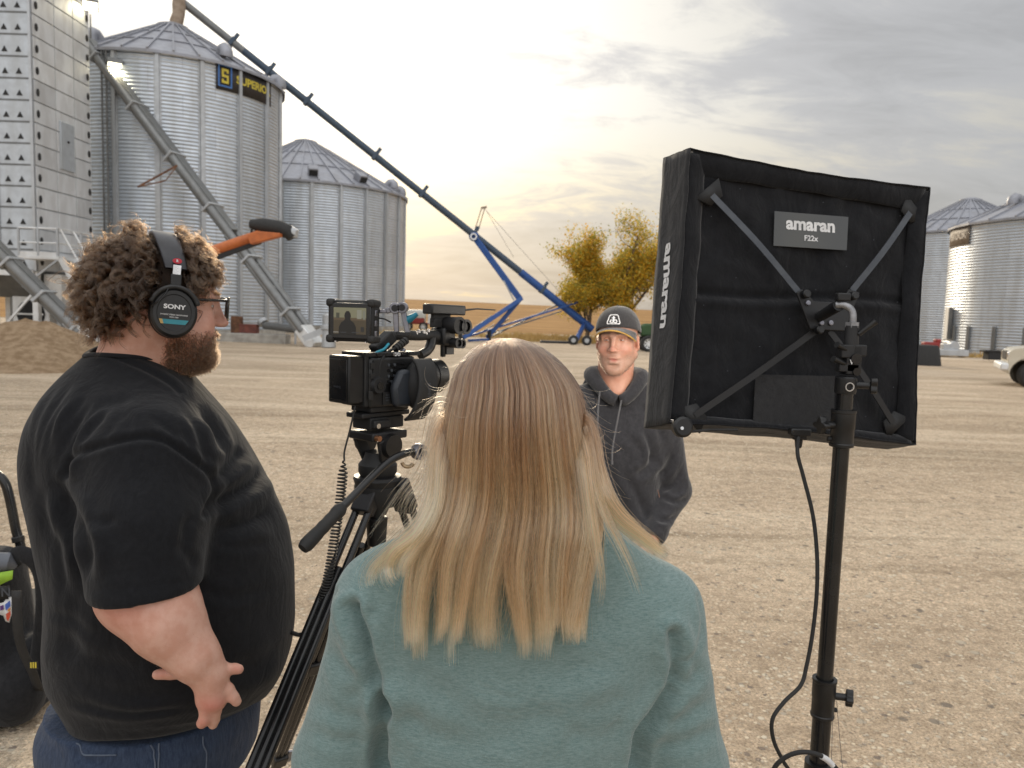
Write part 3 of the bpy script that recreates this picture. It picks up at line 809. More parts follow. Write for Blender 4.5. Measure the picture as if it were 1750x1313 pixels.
def bin_unload():
    # horizontal unloading pipe, gear posts and drums at the foot of the tallest bin
    a = P(452, 556, 35.2); b = P(505, 563, 34.5)
    u = thing('unload_auger', 'grey unloading auger pipe at the foot of the tallest bin', 'auger', tuple(a))
    mb = MB(); mb.cyl(a, b, .17, n=14); mb.build('pipe', M['galv_dark'], u)
    mb = MB(); mb.cyl(P(447, 548, 35.3), P(451, 553, 35.25), .24, n=16); mb.build('flange', M['galv'], u)
    mb = MB(); g = G(505, 590); mb.beam(b, (b.x, b.y, 0), .08, .08); mb.build('post', M['galv'], u)
    for i, (px, py, w, h, nm) in enumerate(((405, 561, .42, .50, 'short rusty drum standing by the bin wall'), (424, 561, .40, .28, 'low red-brown box on the bin slab'))):
        p = P(px, py, 35.3)
        mb = MB()
        if i == 0:
            mb.cyl((p.x, p.y, .40), (p.x, p.y, .40 + .75), .27, .27, 18); mb.tube([(p.x + .275 * math.cos(t), p.y + .275 * math.sin(t), .8) for t in np.linspace(0, 6.28, 19)[:-1]], .02, 6, closed=True)
            prop(mb.build('drum', M['rusty'], bevel=.01), nm, 'drum')
        else:
            mb.box((p.x, p.y, .58), (.9, .4, .36)); mb.box((p.x, p.y, .78), (.96, .46, .05))
            prop(mb.build('wooden_box', mat('red_brown', (.22, .07, .05), .8, 0, (.14, .05, .04), 6), bevel=.01), nm, 'box')
    mb = MB(); p = P(430, 575, 34.9); mb.box((p.x, p.y - .1, .18), (3.4, .8, .44))
    prop(mb.build('concrete_slab', M['concrete'], bevel=.03), 'pale concrete slab in front of the tallest bin', 'slab')
bin_unload()

def flood_lamp(label, p, aim, e):
    l = thing('flood_lamp', label, 'flood lamp', tuple(p))
    F = Matrix.Translation(p) @ frame(aim).to_4x4()
    mb = MB(); mb.box((0, 0, -.12), (.62, .46, .22), F); mb.beam(Vector(p) - Vector((0, 0, .3)), Vector(p) - Vector((0, 0, 1.3)), .06, .06); mb.build('housing', M['galv_dark'], l, bevel=.02)
    mb = MB(); mb.box((0, 0, .0), (.55, .40, .03), F); mb.build('lens', M['lamp_glow'], l)
    ld = bpy.data.lights.new('flood_light', 'AREA'); ld.energy = e; ld.size = .4; ld.color = (1, .87, .55); ld.spread = R_(150)
    lo = bpy.data.objects.new('flood_light', ld); COL.objects.link(lo)
    lo.matrix_world = Matrix.Translation(Vector(p) + Vector(aim).normalized() * .1) @ (frame(-Vector(aim)).to_4x4())
    return l
flood_lamp('lit flood lamp high on the tallest bin beside the dryer', P(196, 112, 35.5), Vector((.15, -.25, -1)), 30)
lp = P(154, 11, 33.6)
flood_lamp('lit flood lamp at the top corner of the dryer tower', lp, Vector((.25, -.5, -.6)), 15)
def bin_ladder():
    # cable conduit pole up the bin beside the lamp
    t = math.atan2(-B1.y, -B1.x) - R_(30)
    mb = MB()
    for s in (0, .22):
        a = t - s / B1r; x, y = B1.x + (B1r + .14) * math.cos(a), B1.y + (B1r + .14) * math.sin(a)
        mb.cyl((x, y, .4), (x, y, b1_ez - .2), .045, n=8)
    for k in range(44):
        z = .7 + k * .28
        a0, a1 = t, t - .22 / B1r
        mb.cyl((B1.x + (B1r + .14) * math.cos(a0), B1.y + (B1r + .14) * math.sin(a0), z), (B1.x + (B1r + .14) * math.cos(a1), B1.y + (B1r + .14) * math.sin(a1), z), .014, n=6)
    mb.build('ladder', M['galv_dark'], bin1)
bin_ladder()

# ================================================================== long swing auger (blue)
def swing_auger():
    top = P(312, 4, 41.5); low = P(1012, 563, 47.0)
    a = thing('grain_auger', 'long blue portable grain auger reaching up to the tallest bin', 'auger', (P(900, 575, 46).x, 46, 0))
    u = (low - top).normalized(); L = (low - top).length
    at = lambda q: top + (low - top) * q
    mb = MB(); mb.tube([at(-.03), at(.13)], .20, 16); mb.build('upper_tube', M['galv_dark'], a)
    mb = MB(); mb.tube([at(.13), at(.80)], .20, 16); mb.build('tube', M['tube_blue'], a)
    mb = MB(); mb.tube([at(.80), at(1.0)], .23, 16); mb.build('lower_tube', M['steel_blue'], a)
    F = frame(u); X, Y = F.col[0], F.col[1]
    for q in (.105, .185, .27, .43, .545, .675, .86):
        p = at(q); mb = MB(); mb.beam(p - u * .10, p + u * .10, .46, .46)
        mb.beam(p + Y * .2, p + Y * .55, .08, .2, u); mb.build('clamp', M['tube_blue'], a, bevel=.02)
    # spout and cloth boot into the bin roof
    mb = MB(); e = Vector((B1.x + .15, B1.y, b1_top + .1)); h = P(306, 10, 41.3)
    mb.tube([h + Vector((0, 0, .5)), h, h.lerp(e, .4) + Vector((.05, 0, 0)), h.lerp(e, .75), e], [.28, .33, .30, .33, .27], 16); mb.build('spout_boot', M['rust_cloth'], a)
    # A-frame undercarriage
    J = P(810, 404, 45.2); K = P(889, 512, 44.4)
    mb = MB(); mb.beam(J, K, .26, .34); mb.ball(J, .30, 14, 8); mb.build('lift_arm', M['steel_blue'], a, bevel=.03)
    mb = MB(); mb.beam(P(861, 480, 44.5), P(878, 513, 44.3), .07, .07); mb.build('cylinder_rod', M['galv'], a)
    mb = MB(); mb.lathe([(.12, -.2), (.2, -.2), (.2, .2), (.12, .2)], 20, Matrix.Translation(J + Vector((0, -.2, -.05))) @ Matrix.Rotation(math.pi / 2, 4, 'X')); mb.build('pivot_hub', M['galv_bright'], a)
    for s, (px, py, d) in ((0, (791, 578, 42.5)), (1, (832, 578, 44.0))):
        f = P(px, py, d); mb = MB(); n = (K - f).normalized()
        # tapered plate leg
        Fm = frame(n, (0, 1, 0)); w0, w1 = .13, .36
        A0 = [f + Fm.col[1] * k for k in (-w0, w0)]; A1 = [K + Fm.col[1] * k + Vector((0, .25 * s, 0)) for k in (-w1, w1)]
        t = Fm.col[0] * .12
        mb.add([A0[0] - t, A0[1] - t, A1[1] - t, A1[0] - t, A0[0] + t, A0[1] + t, A1[1] + t, A1[0] + t], [(0, 1, 2, 3), (4, 7, 6, 5), (0, 4, 5, 1), (1, 5, 6, 2), (2, 6, 7, 3), (3, 7, 4, 0)])
        mb.build('support_leg', M['steel_blue'], a, bevel=.02)
    for (p, q, w) in (((784, 580, 43), (1000, 513, 46.8), .10), ((800, 582, 43), (835, 580, 43.5), .13), ((838, 576, 44.2), (955, 520, 46.5), .07), ((830, 573, 44), (960, 532, 46), .06),
                      ((845, 555, 44), (815, 572, 43.5), .06), ((870, 545, 44.5), (838, 566, 44), .05), ((810, 560, 43.6), (840, 540, 44.0), .05)):
        mb = MB(); mb.beam(P(*p), P(*q), w, w); mb.build('brace', M['tube_blue'] if w < .1 else M['steel_blue'], a)
    # mast with rope sheave and cables
    mb = MB()
    for o in (0, 6): mb.beam(P(811 + o, 395, 45.3), P(823 + o * .9, 356, 45.4), .05, .05)
    mb.beam(P(822, 356, 45.4), P(832, 354, 45.4), .08, .12); mb.build('mast', M['rust_cloth'], a)
    mb = MB()
    for (p, q) in (((829, 358, 45.4), (954, 497, 46.7)), ((832, 362, 45.4), (878, 440, 46.0))): mb.cyl(P(*p), P(*q), .012, n=5)
    mb.build('cable', M['galv_dark'], a)
    # intake hopper leg and wheel at the low end
    hub = G(984, 590); 
    mb = MB(); mb.beam(low - u * .6, hub + Vector((0, 0, .25)), .2, .26); mb.build('hitch_leg', M['steel_blue'], a, bevel=.02)
    mb = MB(); mb.box(P(955, 587, 45.2), (2.2, .9, .28)); mb.build('intake_tray', M['black_matte'], a, bevel=.05)
    for x in (-.15, .6):
        mb = MB(); mb.lathe([(.001, -.1), (.16, -.1), (.26, -.09), (.29, 0), (.26, .09), (.16, .1), (.001, .1)], 24, Matrix.Translation((hub.x + x, hub.y, .27)) @ Matrix.Rotation(math.pi / 2, 4, 'X'))
        w = mb.build('wheel', M['rubber'], a)
        mb = MB(); mb.cyl((hub.x + x, hub.y - .12, .27), (hub.x + x, hub.y + .12, .27), .13, n=16); mb.build('rim', M['galv'], w)
    g = P(842, 578, 43.5)
    for px, d in ((787, 42.2), (836, 44.1)):
        p = P(px, 578, d)
        mb = MB(); mb.lathe([(.001, -.11), (.2, -.11), (.34, -.1), (.38, 0), (.34, .1), (.2, .11), (.001, .11)], 24, Matrix.Translation((p.x, p.y, .36)) @ Matrix.Rotation(math.pi / 2, 4, 'Y'))
        w = mb.build('wheel', M['rubber'], a)
        mb = MB(); mb.cyl((p.x - .12, p.y, .36), (p.x + .12, p.y, .36), .18, n=16); mb.build('rim', M['galv'], w)
swing_auger()

# ================================================================== orange auger with black hood
def orange_auger():
    d = 24.0
    o = thing('orange_auger', 'orange transfer auger with a black rubber discharge hood', 'auger', (G(330, 620).x, 25, 0))
    a, b = P(355, 432, d - .3), P(448, 400, d); b2 = P(476, 396, d + .1)
    mb = MB(); mb.tube([P(215, 478, d - .9), a, b], .155, 16); mb.build('tube', M['orange_paint'], o)
    mb = MB(); mb.beam(P(350, 447, d - .3), P(446, 412, d), .12, .18); mb.build('under_rail', M['black_metal'], o, bevel=.02)
    mb = MB(); mb.prism([(0, -.14), (.9, .12), (.9, .22), (.2, .26), (-.1, .12)], .30, Matrix.Translation(P(433, 411, d - .15)) @ frame((0, -1, 0), (0, 0, 1)).to_4x4() @ Matrix.Scale(1, 4)); mb.build('bracket', M['orange_paint'], o, bevel=.02)
    mb = MB(); mb.cyl(P(444, 404, d - .32), P(444, 404, d + .2), .1, n=16); mb.build('bearing', M['galv_bright'], o)
    # hood: rounded box tapering to the drooping mouth
    path = [P(428, 383, d), P(450, 386, d), P(478, 391, d), P(494, 397, d), P(500, 407, d)]
    mb = MB(); mb.tube(path, [.14, .24, .25, .22, .17], 14); mb.build('hood', M['rubber'], o, sharp=50)
    mb = MB(); mb.tube([P(495, 393, d), P(502, 398, d), P(502, 406, d)], [.15, .17, .12], 12); mb.build('hood_tip', M['galv'], o)
    mb = MB(); mb.beam(P(430, 392, d - .1), P(430, 404, d - .1), .06, .06); mb.build('lug', M['black_metal'], o)
    g = G(300, 610)
    for dx in (-.6, .6):
        mb = MB(); mb.beam(P(300, 455, d - .55), Vector((P(300, 455, d - .55).x + dx, d - .55, .35)), .1, .1); mb.build('strut', M['orange_paint'], o)
        mb = MB(); mb.lathe([(.001, -.1), (.2, -.1), (.33, -.09), (.36, 0), (.33, .09), (.2, .1), (.001, .1)], 24, Matrix.Translation((P(300, 455, d - .55).x + dx, d - .55, .35)) @ Matrix.Rotation(math.pi / 2, 4, 'X')); mb.build('wheel', M['rubber'], o)
orange_auger()

# ================================================================== trees
M['bark'] = mat('bark', (0.20, 0.15, 0.105), 0.95, 0, (0.07, 0.05, 0.035), 6, bump=.5, bscale=12, bdist=.03)
def leaf_mat():
    m = bpy.data.materials.new('autumn_leaf'); m.use_nodes = True; t = m.node_tree; t.nodes.clear()
    out = nd(t, 'OutputMaterial'); c = nd(t, 'VertexColor', layer_name='Col').outputs[0]
    a = nd(t, 'BsdfDiffuse', {'Color': c}); b = nd(t, 'BsdfTranslucent', {'Color': c})
    mx = nd(t, 'MixShader', {0: .58, 1: a.outputs[0], 2: b.outputs[0]}); t.links.new(mx.outputs[0], out.inputs[0]); return m
M['leaf'] = leaf_mat()
def tree(label, px, gpy, d, height, spread, leafdens, seed, lean=0.0, low=.25, bare_top=.0, trunk_r=.22, forks=4, leaf_low=0.0):
    r = np.random.default_rng(seed); base = P(px, gpy, d); base.z = 0
    tr = thing('tree', label, 'tree', tuple(base), 'autumn trees at the yard edge')
    mb = MB(); tips = []; twigs = []
    def limb(p, dirv, length, rad, lev):
        n = 6; pts = [p.copy()]; dv = dirv.copy(); rs = [rad]
        for k in range(n):
            dv = (dv + Vector(r.normal(0, .13 + .04 * lev, 3)) + Vector((0, 0, .05 if lev < 3 else .0))).normalized()
            pts.append(pts[-1] + dv * length / n); rs.append(rad * (1 - .62 * (k + 1) / n))
        mb.tube(pts, rs, 8 if lev < 2 else 5)
        if lev >= 2: tips.extend(pts[2:])
        if lev < 4:
            k = {0: forks, 1: 5, 2: 5, 3: 4}[lev]
            for i in range(k):
                q = (.45 if lev else low) + (.98 - (.45 if lev else low)) * (i + r.random() * .6) / k
                j = min(int(q * n), n - 1); pp = pts[j].lerp(pts[j + 1], q * n - j)
                az = r.uniform(0, 6.28); up = .95 if lev == 0 else .5
                nd_ = (Vector((math.cos(az) * spread, math.sin(az) * spread, up * r.uniform(.6, 1.3))) + dv * .9).normalized()
                limb(pp, nd_, length * r.uniform(.46, .68), rs[j] * .58, lev + 1)
    limb(base - Vector((0, 0, .1)), Vector((lean, 0, 1)), height * .62, trunk_r, 0)
    mb.build('trunk', M['bark'], tr, sharp=60)
    # leaves gathered on the twigs, sparse where the tree has dropped them
    T = np.array([tuple(t) for t in tips]); V = []; Fc = []; Cc = []
    zmax = T[:, 2].max()
    pal = np.array([(.68, .49, .075), (.50, .42, .08), (.72, .48, .06), (.33, .33, .08), (.72, .41, .055), (.58, .48, .13)])
    for p in T:
        q = (p[2] / zmax)
        prob = leafdens * (1 if q < 1 - bare_top else .18) * (.18 + 1.15 * (math.sin(p[0] * 2.3 + seed) * math.cos(p[1] * 1.6 + p[2] * 2.1) > -.15))
        k = r.poisson(prob * 1.35)
        cl = pal[r.integers(len(pal))] * r.uniform(.75, 1.25)
        for _ in range(k):
            c = p + r.normal(0, .27, 3); s = r.uniform(.04, .085); a = r.normal(0, 1, 3); a /= np.linalg.norm(a); b = np.cross(a, r.normal(0, 1, 3)); b /= np.linalg.norm(b)
            i = len(V); V += [c - a * s, c + b * s * .7, c + a * s, c - b * s * .7]; Fc.append((i, i + 1, i + 2, i + 3)); Cc += [cl * r.uniform(.8, 1.2)] * 4
    if V: np_mesh('crown', V, Fc, M['leaf'], tr, col=np.array(Cc), smooth=False)
tree('golden leafy tree just left of the capped man', 1005, 580, 47, 5.9, 1.35, 7.0, 21, lean=-.10, low=.12, forks=7, trunk_r=.16)
tree('tall half-bare autumn tree behind the capped man', 1082, 580, 46.5, 7.2, 1.2, 6.5, 8, lean=.0, low=.18, bare_top=.30, forks=6, trunk_r=.26)
tree('yellow tree mostly behind the light panel', 1165, 580, 46, 6.8, 1.0, 7.0, 33, lean=.05, low=.2, forks=6, trunk_r=.24)
tree('thin bare tree rising behind the light panel edge', 1118, 575, 52, 7.6, .75, .5, 5, lean=.03, low=.25, forks=6, trunk_r=.18)

# ================================================================== vehicles
M['truck_paint'] = mat('truck_paint', (0.62, 0.58, 0.48), 0.32, 0, (0.54, 0.49, 0.39), 1.6, coat=.4, rough2=.5)
M['glass_dark'] = mat('glass_dark', (0.02, 0.025, 0.03), 0.06, 0, (0.03, 0.03, 0.03), 3, spec=.8)
M['tractor_green'] = mat('tractor_green', (0.032, 0.085, 0.025), 0.55, 0, (0.025, 0.065, 0.02), 3)
def wheel(parent, c, r, w, axis='Y', rim=.62):
    mb = MB(); A = {'X': Matrix.Rotation(math.pi / 2, 4, 'Y'), 'Y': Matrix.Rotation(math.pi / 2, 4, 'X')}[axis] if isinstance(axis, str) else axis
    T = Matrix.Translation(c) @ A
    mb.lathe([(r * rim, -w / 2), (r * .9, -w / 2), (r, -w * .36), (r, w * .36), (r * .9, w / 2), (r * rim, w / 2)], 36, T)
    t = mb.build('wheel', M['rubber'], parent, sharp=35)
    mb = MB(); mb.lathe([(.001, -w * .30), (r * .22, -w * .34), (r * .3, -w * .18), (r * rim * .9, -w * .28), (r * rim, -w * .5), (r * rim, w * .5), (r * rim * .9, w * .28), (r * .3, w * .18), (r * .22, w * .34), (.001, w * .30)], 28, T)
    for k in range(8):
        a = k * math.pi / 4; mb.mi = 1
        for s in (-1, 1): mb.lathe([(.001, 0), (r * .09, 0), (r * .09, .012), (.001, .012)], 10, T @ Matrix.Translation((r * .44 * math.cos(a), r * .44 * math.sin(a), s * w * .24)))
    mb.build('rim', [M['galv_bright'], M['dark_hole']], t, sharp=30)
    return t

def pickup():
    # front left of the truck shows at the right edge; nose towards -x
    nose = G(1754, 660); X0 = nose.x; Y0 = nose.y
    rot = Matrix.Translation((X0, Y0, 0)) @ Matrix.Rotation(R_(-27), 4, 'Z')
    t = thing('pickup_truck', 'dusty white pickup truck partly out of frame at the right', 'pickup truck', (X0 + 1.5, Y0, 0))
    W = 1.9
    # lengthwise side profile, extruded across and crowned
    def shell(name, prof, y0, y1, m, parent, bev=.05):
        mb = MB(); mb.prism(prof, y1 - y0, rot @ Matrix(((1, 0, 0, 0), (0, 0, -1, y1), (0, 1, 0, 0), (0, 0, 0, 1)))); return mb.build(name, m, parent, bevel=bev)
    arch = [(.55 * math.cos(a), .36 + .52 * math.sin(a)) for a in np.linspace(math.pi, 0, 13)]
    lower = [(-.60, .52)] + [(-.61, .80), (-.58, 1.02), (-.45, 1.12), (.1, 1.20), (.75, 1.24), (4.3, 1.24), (4.35, .5), (3.75, .5)] + [(3.2 + .52 * math.cos(a), .40 + .50 * math.sin(a)) for a in np.linspace(0, math.pi, 13)] + [(2.6, .48), (.60, .48)] + [(x, z) for x, z in reversed(arch)][:13]
    body = shell('body', lower, -W / 2, W / 2, M['truck_paint'], t, .06)
    shell('cab', [(.70, 1.22), (1.30, 1.80), (2.35, 1.84), (2.62, 1.24)], -W / 2 + .1, W / 2 - .1, M['truck_paint'], t, .06)
    shell('side_window', [(.98, 1.28), (1.36, 1.72), (2.28, 1.75), (2.45, 1.28)], -W / 2 + .085, W / 2 - .085, M['glass_dark'], t, .01)
    mb = MB(); mb.add([rot @ Vector(q) for q in ((.725, -.72, 1.27), (.725, .72, 1.27), (1.275, .66, 1.79), (1.275, -.66, 1.79))], [(0, 1, 2, 3)]); mb.build('windshield', M['glass_dark'], t, solid=.01)
    mb = MB(); mb.box((-.68, 0, .58), (.22, W + .04, .22), rot); mb.build('bumper', M['galv_bright'], t, bevel=.05)
    for s in (-1, 1):
        mb = MB(); mb.box((-.585, s * .70, .92), (.08, .30, .20), rot); mb.build('headlight', M['chrome'], t, bevel=.03)
        mb = MB(); mb.box((1.02, s * 1.08, 1.36), (.10, .20, .26), rot); mb.beam(rot @ Vector((1.1, s * .9, 1.28)), rot @ Vector((1.04, s * 1.02, 1.30)), .04, .04); mb.build('mirror', M['black_matte'], t, bevel=.02)
    mb = MB(); mb.box((-.60, 0, .90), (.06, 1.05, .26), rot); mb.build('grille', M['black_matte'], t, bevel=.02)
    mb = MB(); mb.box((1.6, -W / 2 - .02, .95), (1.15, .03, .06), rot); mb.build('door_trim', M['galv'], t, bevel=.01)
    mb = MB(); mb.box((1.7, -W / 2 - .10, .42), (2.0, .16, .06), rot); mb.build('running_board', M['galv_bright'], t, bevel=.02)
    for x in (0, 3.2):
        for s in (-1, 1): wheel(t, rot @ Vector((x, s * (W / 2 - .12), .37)), .37, .25, Matrix.Rotation(R_(-27 + (24 if x == 0 else 0)), 4, 'Z') @ Matrix.Rotation(math.pi / 2, 4, 'X'))
pickup()

def tractor():
    c = P(1124, 590, 38.0); x, y = c.x, c.y
    t = thing('tractor', 'small green tractor parked behind the capped man', 'tractor', (x, y, 0))
    mb = MB(); mb.prism([(-.9, .75), (-.9, 1.25), (-.7, 1.36), (.5, 1.42), (.5, .75)], .7, Matrix(((1, 0, 0, x), (0, 0, -1, y + .35), (0, 1, 0, 0), (0, 0, 0, 1)))); mb.build('hood', M['tractor_green'], t, bevel=.08)
    mb = MB(); mb.box((x - .92, y, 1.0), (.04, .6, .42)); mb.build('grille', M['black_matte'], t)
    mb = MB(); mb.box((x + 1.1, y, .95), (1.2, .9, .5)); mb.build('chassis', M['tractor_green'], t, bevel=.05)
    for q in ((.55, -.45), (.55, .45), (1.65, -.45), (1.65, .45)):
        mb = MB(); mb.beam((x + q[0], y + q[1], 1.1), (x + q[0], y + q[1], 2.3), .07, .07); mb.build('cab_post', M['black_matte'], t)
    mb = MB(); mb.box((x + 1.1, y, 2.34), (1.35, 1.1, .1)); mb.build('cab_roof', M['tractor_green'], t, bevel=.03)
    mb = MB(); mb.box((x + 1.1, y, 1.35), (.5, .5, .12)); mb.box((x + 1.35, y, 1.6), (.12, .5, .5)); mb.build('seat', M['black_matte'], t, bevel=.03)
    for dx, r, w in ((-.55, .40, .22), (1.35, .70, .38)):
        for s in (-1, 1): wheel(t, Vector((x + dx, y + s * .62, r)), r, w)
    mb = MB(); mb.cyl((x - .3, y, 1.4), (x - .3, y, 1.95), .04, n=10); mb.build('exhaust_pipe', M['black_metal'], t)
tractor()

def clutter():
    # distant implement with white tank and red frame, between the second bin and the blue auger
    p = P(712, 560, 62.0)
    t = thing('sprayer_trailer', 'far white tank trailer with a red frame beyond the camera', 'trailer', (p.x, p.y, 0))
    mb = MB(); mb.cyl((p.x - 1.1, p.y, 1.15), (p.x + .7, p.y, 1.15), .55, n=20); mb.build('tank', mat('tank_white', (.6, .6, .56), .5, 0, (.5, .5, .47), 2), t, bevel=.1)
    mb = MB(); mb.box((p.x, p.y, .62), (2.8, .9, .16)); mb.box((p.x + .2, p.y - .5, .85), (.9, .1, .4)); mb.build('chassis', M['red_paint'], t, bevel=.02)
    for dx in (-.6, .6): wheel(t, Vector((p.x + dx, p.y - .5, .36)), .36, .22)
    mb = MB(); mb.box((p.x + 1.25, p.y, 1.1), (.6, 1.2, 1.0)); mb.build('rack', M['galv_bright'], t, bevel=.03)
    # black bin and red part by the right-hand bins
    q = G(1580, 624)
    mb = MB(); mb.lathe([(.001, 0), (.52, 0), (.42, .75), (.36, .85), (.001, .88)], 24, Matrix.Translation((q.x, q.y, 0)) @ Matrix.Scale(1.3, 4, (1, 0, 0)))
    prop(mb.build('rubber_tub', M['rubber'], sharp=40), 'upturned black rubber tub left of the low wide bin', 'tub')
    q = P(1590, 598, 44)
    mb = MB(); mb.box((q.x, q.y, .62), (.9, .5, .28)); mb.box((q.x + .35, q.y, .84), (.3, .4, .2)); mb.box((q.x, q.y, .24), (.6, .4, .48))
    prop(mb.build('motor_guard', M['red_paint'], bevel=.06), 'small red motor housing beside the low wide bin', 'motor')
    q = P(1612, 600, 42.2)
    mb = MB(); mb.box((q.x + .35, q.y, .25), (1.7, .8, .34)); mb.cyl((q.x + .5, q.y - .2, .60), (q.x + .5, q.y + .2, .60), .28, n=18); mb.box((q.x + .1, q.y, .55), (.4, .4, .35))
    prop(mb.build('fan_unit', M['galv'], bevel=.03), 'grey aeration fan unit at the foot of the low wide bin', 'fan')
    q = P(1697, 612, 38.0)
    mb = MB(); mb.box((q.x, q.y, .30), (.75, .5, .38)); mb.box((q.x - .1, q.y, .53), (.9, .56, .1))
    prop(mb.build('dark_crate', M['black_matte'], bevel=.03), 'dark crate on the ground in front of the truck nose', 'crate')
clutter()
# ================================================================== solid modelling of bodies and cloth
A3 = lambda p: np.array(tuple(p), dtype=np.float32)
class Solid:
    """Distance field on a grid; primitives are merged with a soft union and meshed in one piece."""
    def __init__(s, lo, hi, vox):
        s.lo, s.vox = np.array(lo, dtype=np.float32), vox
        n = np.ceil((np.array(hi) - s.lo) / vox).astype(int) + 1
        ax = [s.lo[i] + vox * np.arange(n[i], dtype=np.float32) for i in range(3)]
        s.X, s.Y, s.Z = np.meshgrid(*ax, indexing='ij', sparse=True)
        s.d = np.full(tuple(n), 1.0, dtype=np.float32)
    def cone(s, a, b, ra, rb, flat=None):
        a, b = A3(a), A3(b); ba = b - a; L2 = float(ba @ ba) + 1e-12
        x, y, z = s.X - a[0], s.Y - a[1], s.Z - a[2]
        t = np.clip((x * ba[0] + y * ba[1] + z * ba[2]) / L2, 0, 1)
        return np.sqrt((x - t * ba[0]) ** 2 + (y - t * ba[1]) ** 2 + (z - t * ba[2]) ** 2) - (ra + t * (rb - ra))
    def ell(s, c, r, M3=None):
        c = A3(c); x, y, z = s.X - c[0], s.Y - c[1], s.Z - c[2]
        if M3 is not None:
            m = np.array(M3, dtype=np.float32)     # columns = local axes
            x, y, z = (x * m[0, 0] + y * m[1, 0] + z * m[2, 0], x * m[0, 1] + y * m[1, 1] + z * m[2, 1], x * m[0, 2] + y * m[1, 2] + z * m[2, 2])
        k0 = np.sqrt((x / r[0]) ** 2 + (y / r[1]) ** 2 + (z / r[2]) ** 2)
        k1 = np.sqrt((x / r[0] ** 2) ** 2 + (y / r[1] ** 2) ** 2 + (z / r[2] ** 2) ** 2) + 1e-9
        return k0 * (k0 - 1) / k1
    def loft(s, rows, yaw=0.0, org=(0, 0), rnd=0.02):
        """rows: (z, cx, cy, a, b, n) super-ellipse sections, z increasing."""
        R = np.array(rows, dtype=np.float64); R = R[np.argsort(R[:, 0])]
        zz = s.Z.ravel(); zf = np.linspace(R[0, 0], R[-1, 0], 200)
        # smooth interpolation of the section parameters
        def itp(k):
            v = np.interp(zf, R[:, 0], R[:, k]); w = np.hanning(23); w /= w.sum()
            v = np.convolve(np.pad(v, 11, mode='edge'), w, 'valid'); return np.interp(zz, zf, v).astype(np.float32)[None, None, :]
        cx, cy, a, b, n = (itp(k) for k in range(1, 6))
        c, q = math.cos(yaw), math.sin(yaw)
        x0, y0 = s.X - org[0], s.Y - org[1]
        x = x0 * c + y0 * q - cx; y = -x0 * q + y0 * c - cy
        k = (np.abs(x / a) ** n + np.abs(y / b) ** n) ** (1 / n)
        g = np.sqrt((x / a ** 2) ** 2 + (y / b ** 2) ** 2) / np.maximum(np.sqrt((x / a) ** 2 + (y / b) ** 2), 1e-4)
        d = (k - 1) / np.maximum(g, 1e-3)
        z0, z1 = R[0, 0], R[-1, 0]
        e = np.maximum(z0 - s.Z, s.Z - z1) + rnd
        d2 = d + rnd
        return np.minimum(np.maximum(d2, e), 0) + np.sqrt(np.maximum(d2, 0) ** 2 + np.maximum(e, 0) ** 2) - rnd
    @staticmethod
    def smin(a, b, k):
        if k <= 0: return np.minimum(a, b)
        h = np.maximum(k - np.abs(a - b), 0) / k
        return np.minimum(a, b) - h * h * k * .25
    def add(s, d, k=0.02): s.d = s.smin(s.d, d, k); return s
    def cut(s, d, k=0.005): s.d = -s.smin(-s.d, d, k); return s
    def mesh(s, smooth=1, iso=0.0):
        g = openvdb.FloatGrid(1.0)
        g.copyFromArray(np.ascontiguousarray(s.d, dtype=np.float32))
        p, q = g.convertToQuads(isovalue=iso)
        v = p.astype(np.float32) * s.vox + s.lo; q = np.asarray(q, dtype=np.int32)[:, ::-1]
        # outward orientation
        a, b, c = v[q[:, 0]], v[q[:, 1]], v[q[:, 2]]
        if (np.einsum('ij,ij->i', np.cross(b - a, c - a), (a - v.mean(0)))).sum() < 0: q = q[:, ::-1]
        for _ in range(smooth): v = lap(v, q, .5)
        return v, q

def edges_of(q):
    e = np.concatenate([q[:, [i, (i + 1) % q.shape[1]]] for i in range(q.shape[1])]); return e
def lap(v, q, f):
    e = edges_of(q); acc = np.zeros_like(v); cnt = np.zeros(len(v), dtype=np.float32)
    for k in range(3):
        acc[:, k] = np.bincount(e[:, 0], v[e[:, 1], k], len(v)) + np.bincount(e[:, 1], v[e[:, 0], k], len(v))
    cnt = np.bincount(e[:, 0], minlength=len(v)) + np.bincount(e[:, 1], minlength=len(v))
    return (v + f * (acc / np.maximum(cnt, 1)[:, None] - v)).astype(np.float32)
def vnormals(v, q):
    a, b, c = v[q[:, 0]], v[q[:, 1]], v[q[:, 2]]
    fn = np.cross(b - a, c - a)
    if q.shape[1] == 4: fn = np.cross(c - a, v[q[:, 3]] - b)
    n = np.zeros_like(v)
    for k in range(3):
        n[:, k] = sum(np.bincount(q[:, i], fn[:, k], len(v)) for i in range(q.shape[1]))
    return n / np.maximum(np.linalg.norm(n, axis=1, keepdims=True), 1e-9)
def seg_dist(p, path):
    """Distance to a polyline, and how far along it (0..1)."""
    best = np.full(len(p), 9e9); tb = np.zeros(len(p)); N = len(path) - 1
    for i in range(N):
        a, b = path[i], path[i + 1]; ba = b - a
        t = np.clip(((p - a) @ ba) / (ba @ ba + 1e-12), 0, 1)
        d = np.linalg.norm(p - a - t[:, None] * ba, axis=1); m = d < best
        best[m] = d[m]; tb[m] = (i + t[m]) / N
    return best, tb
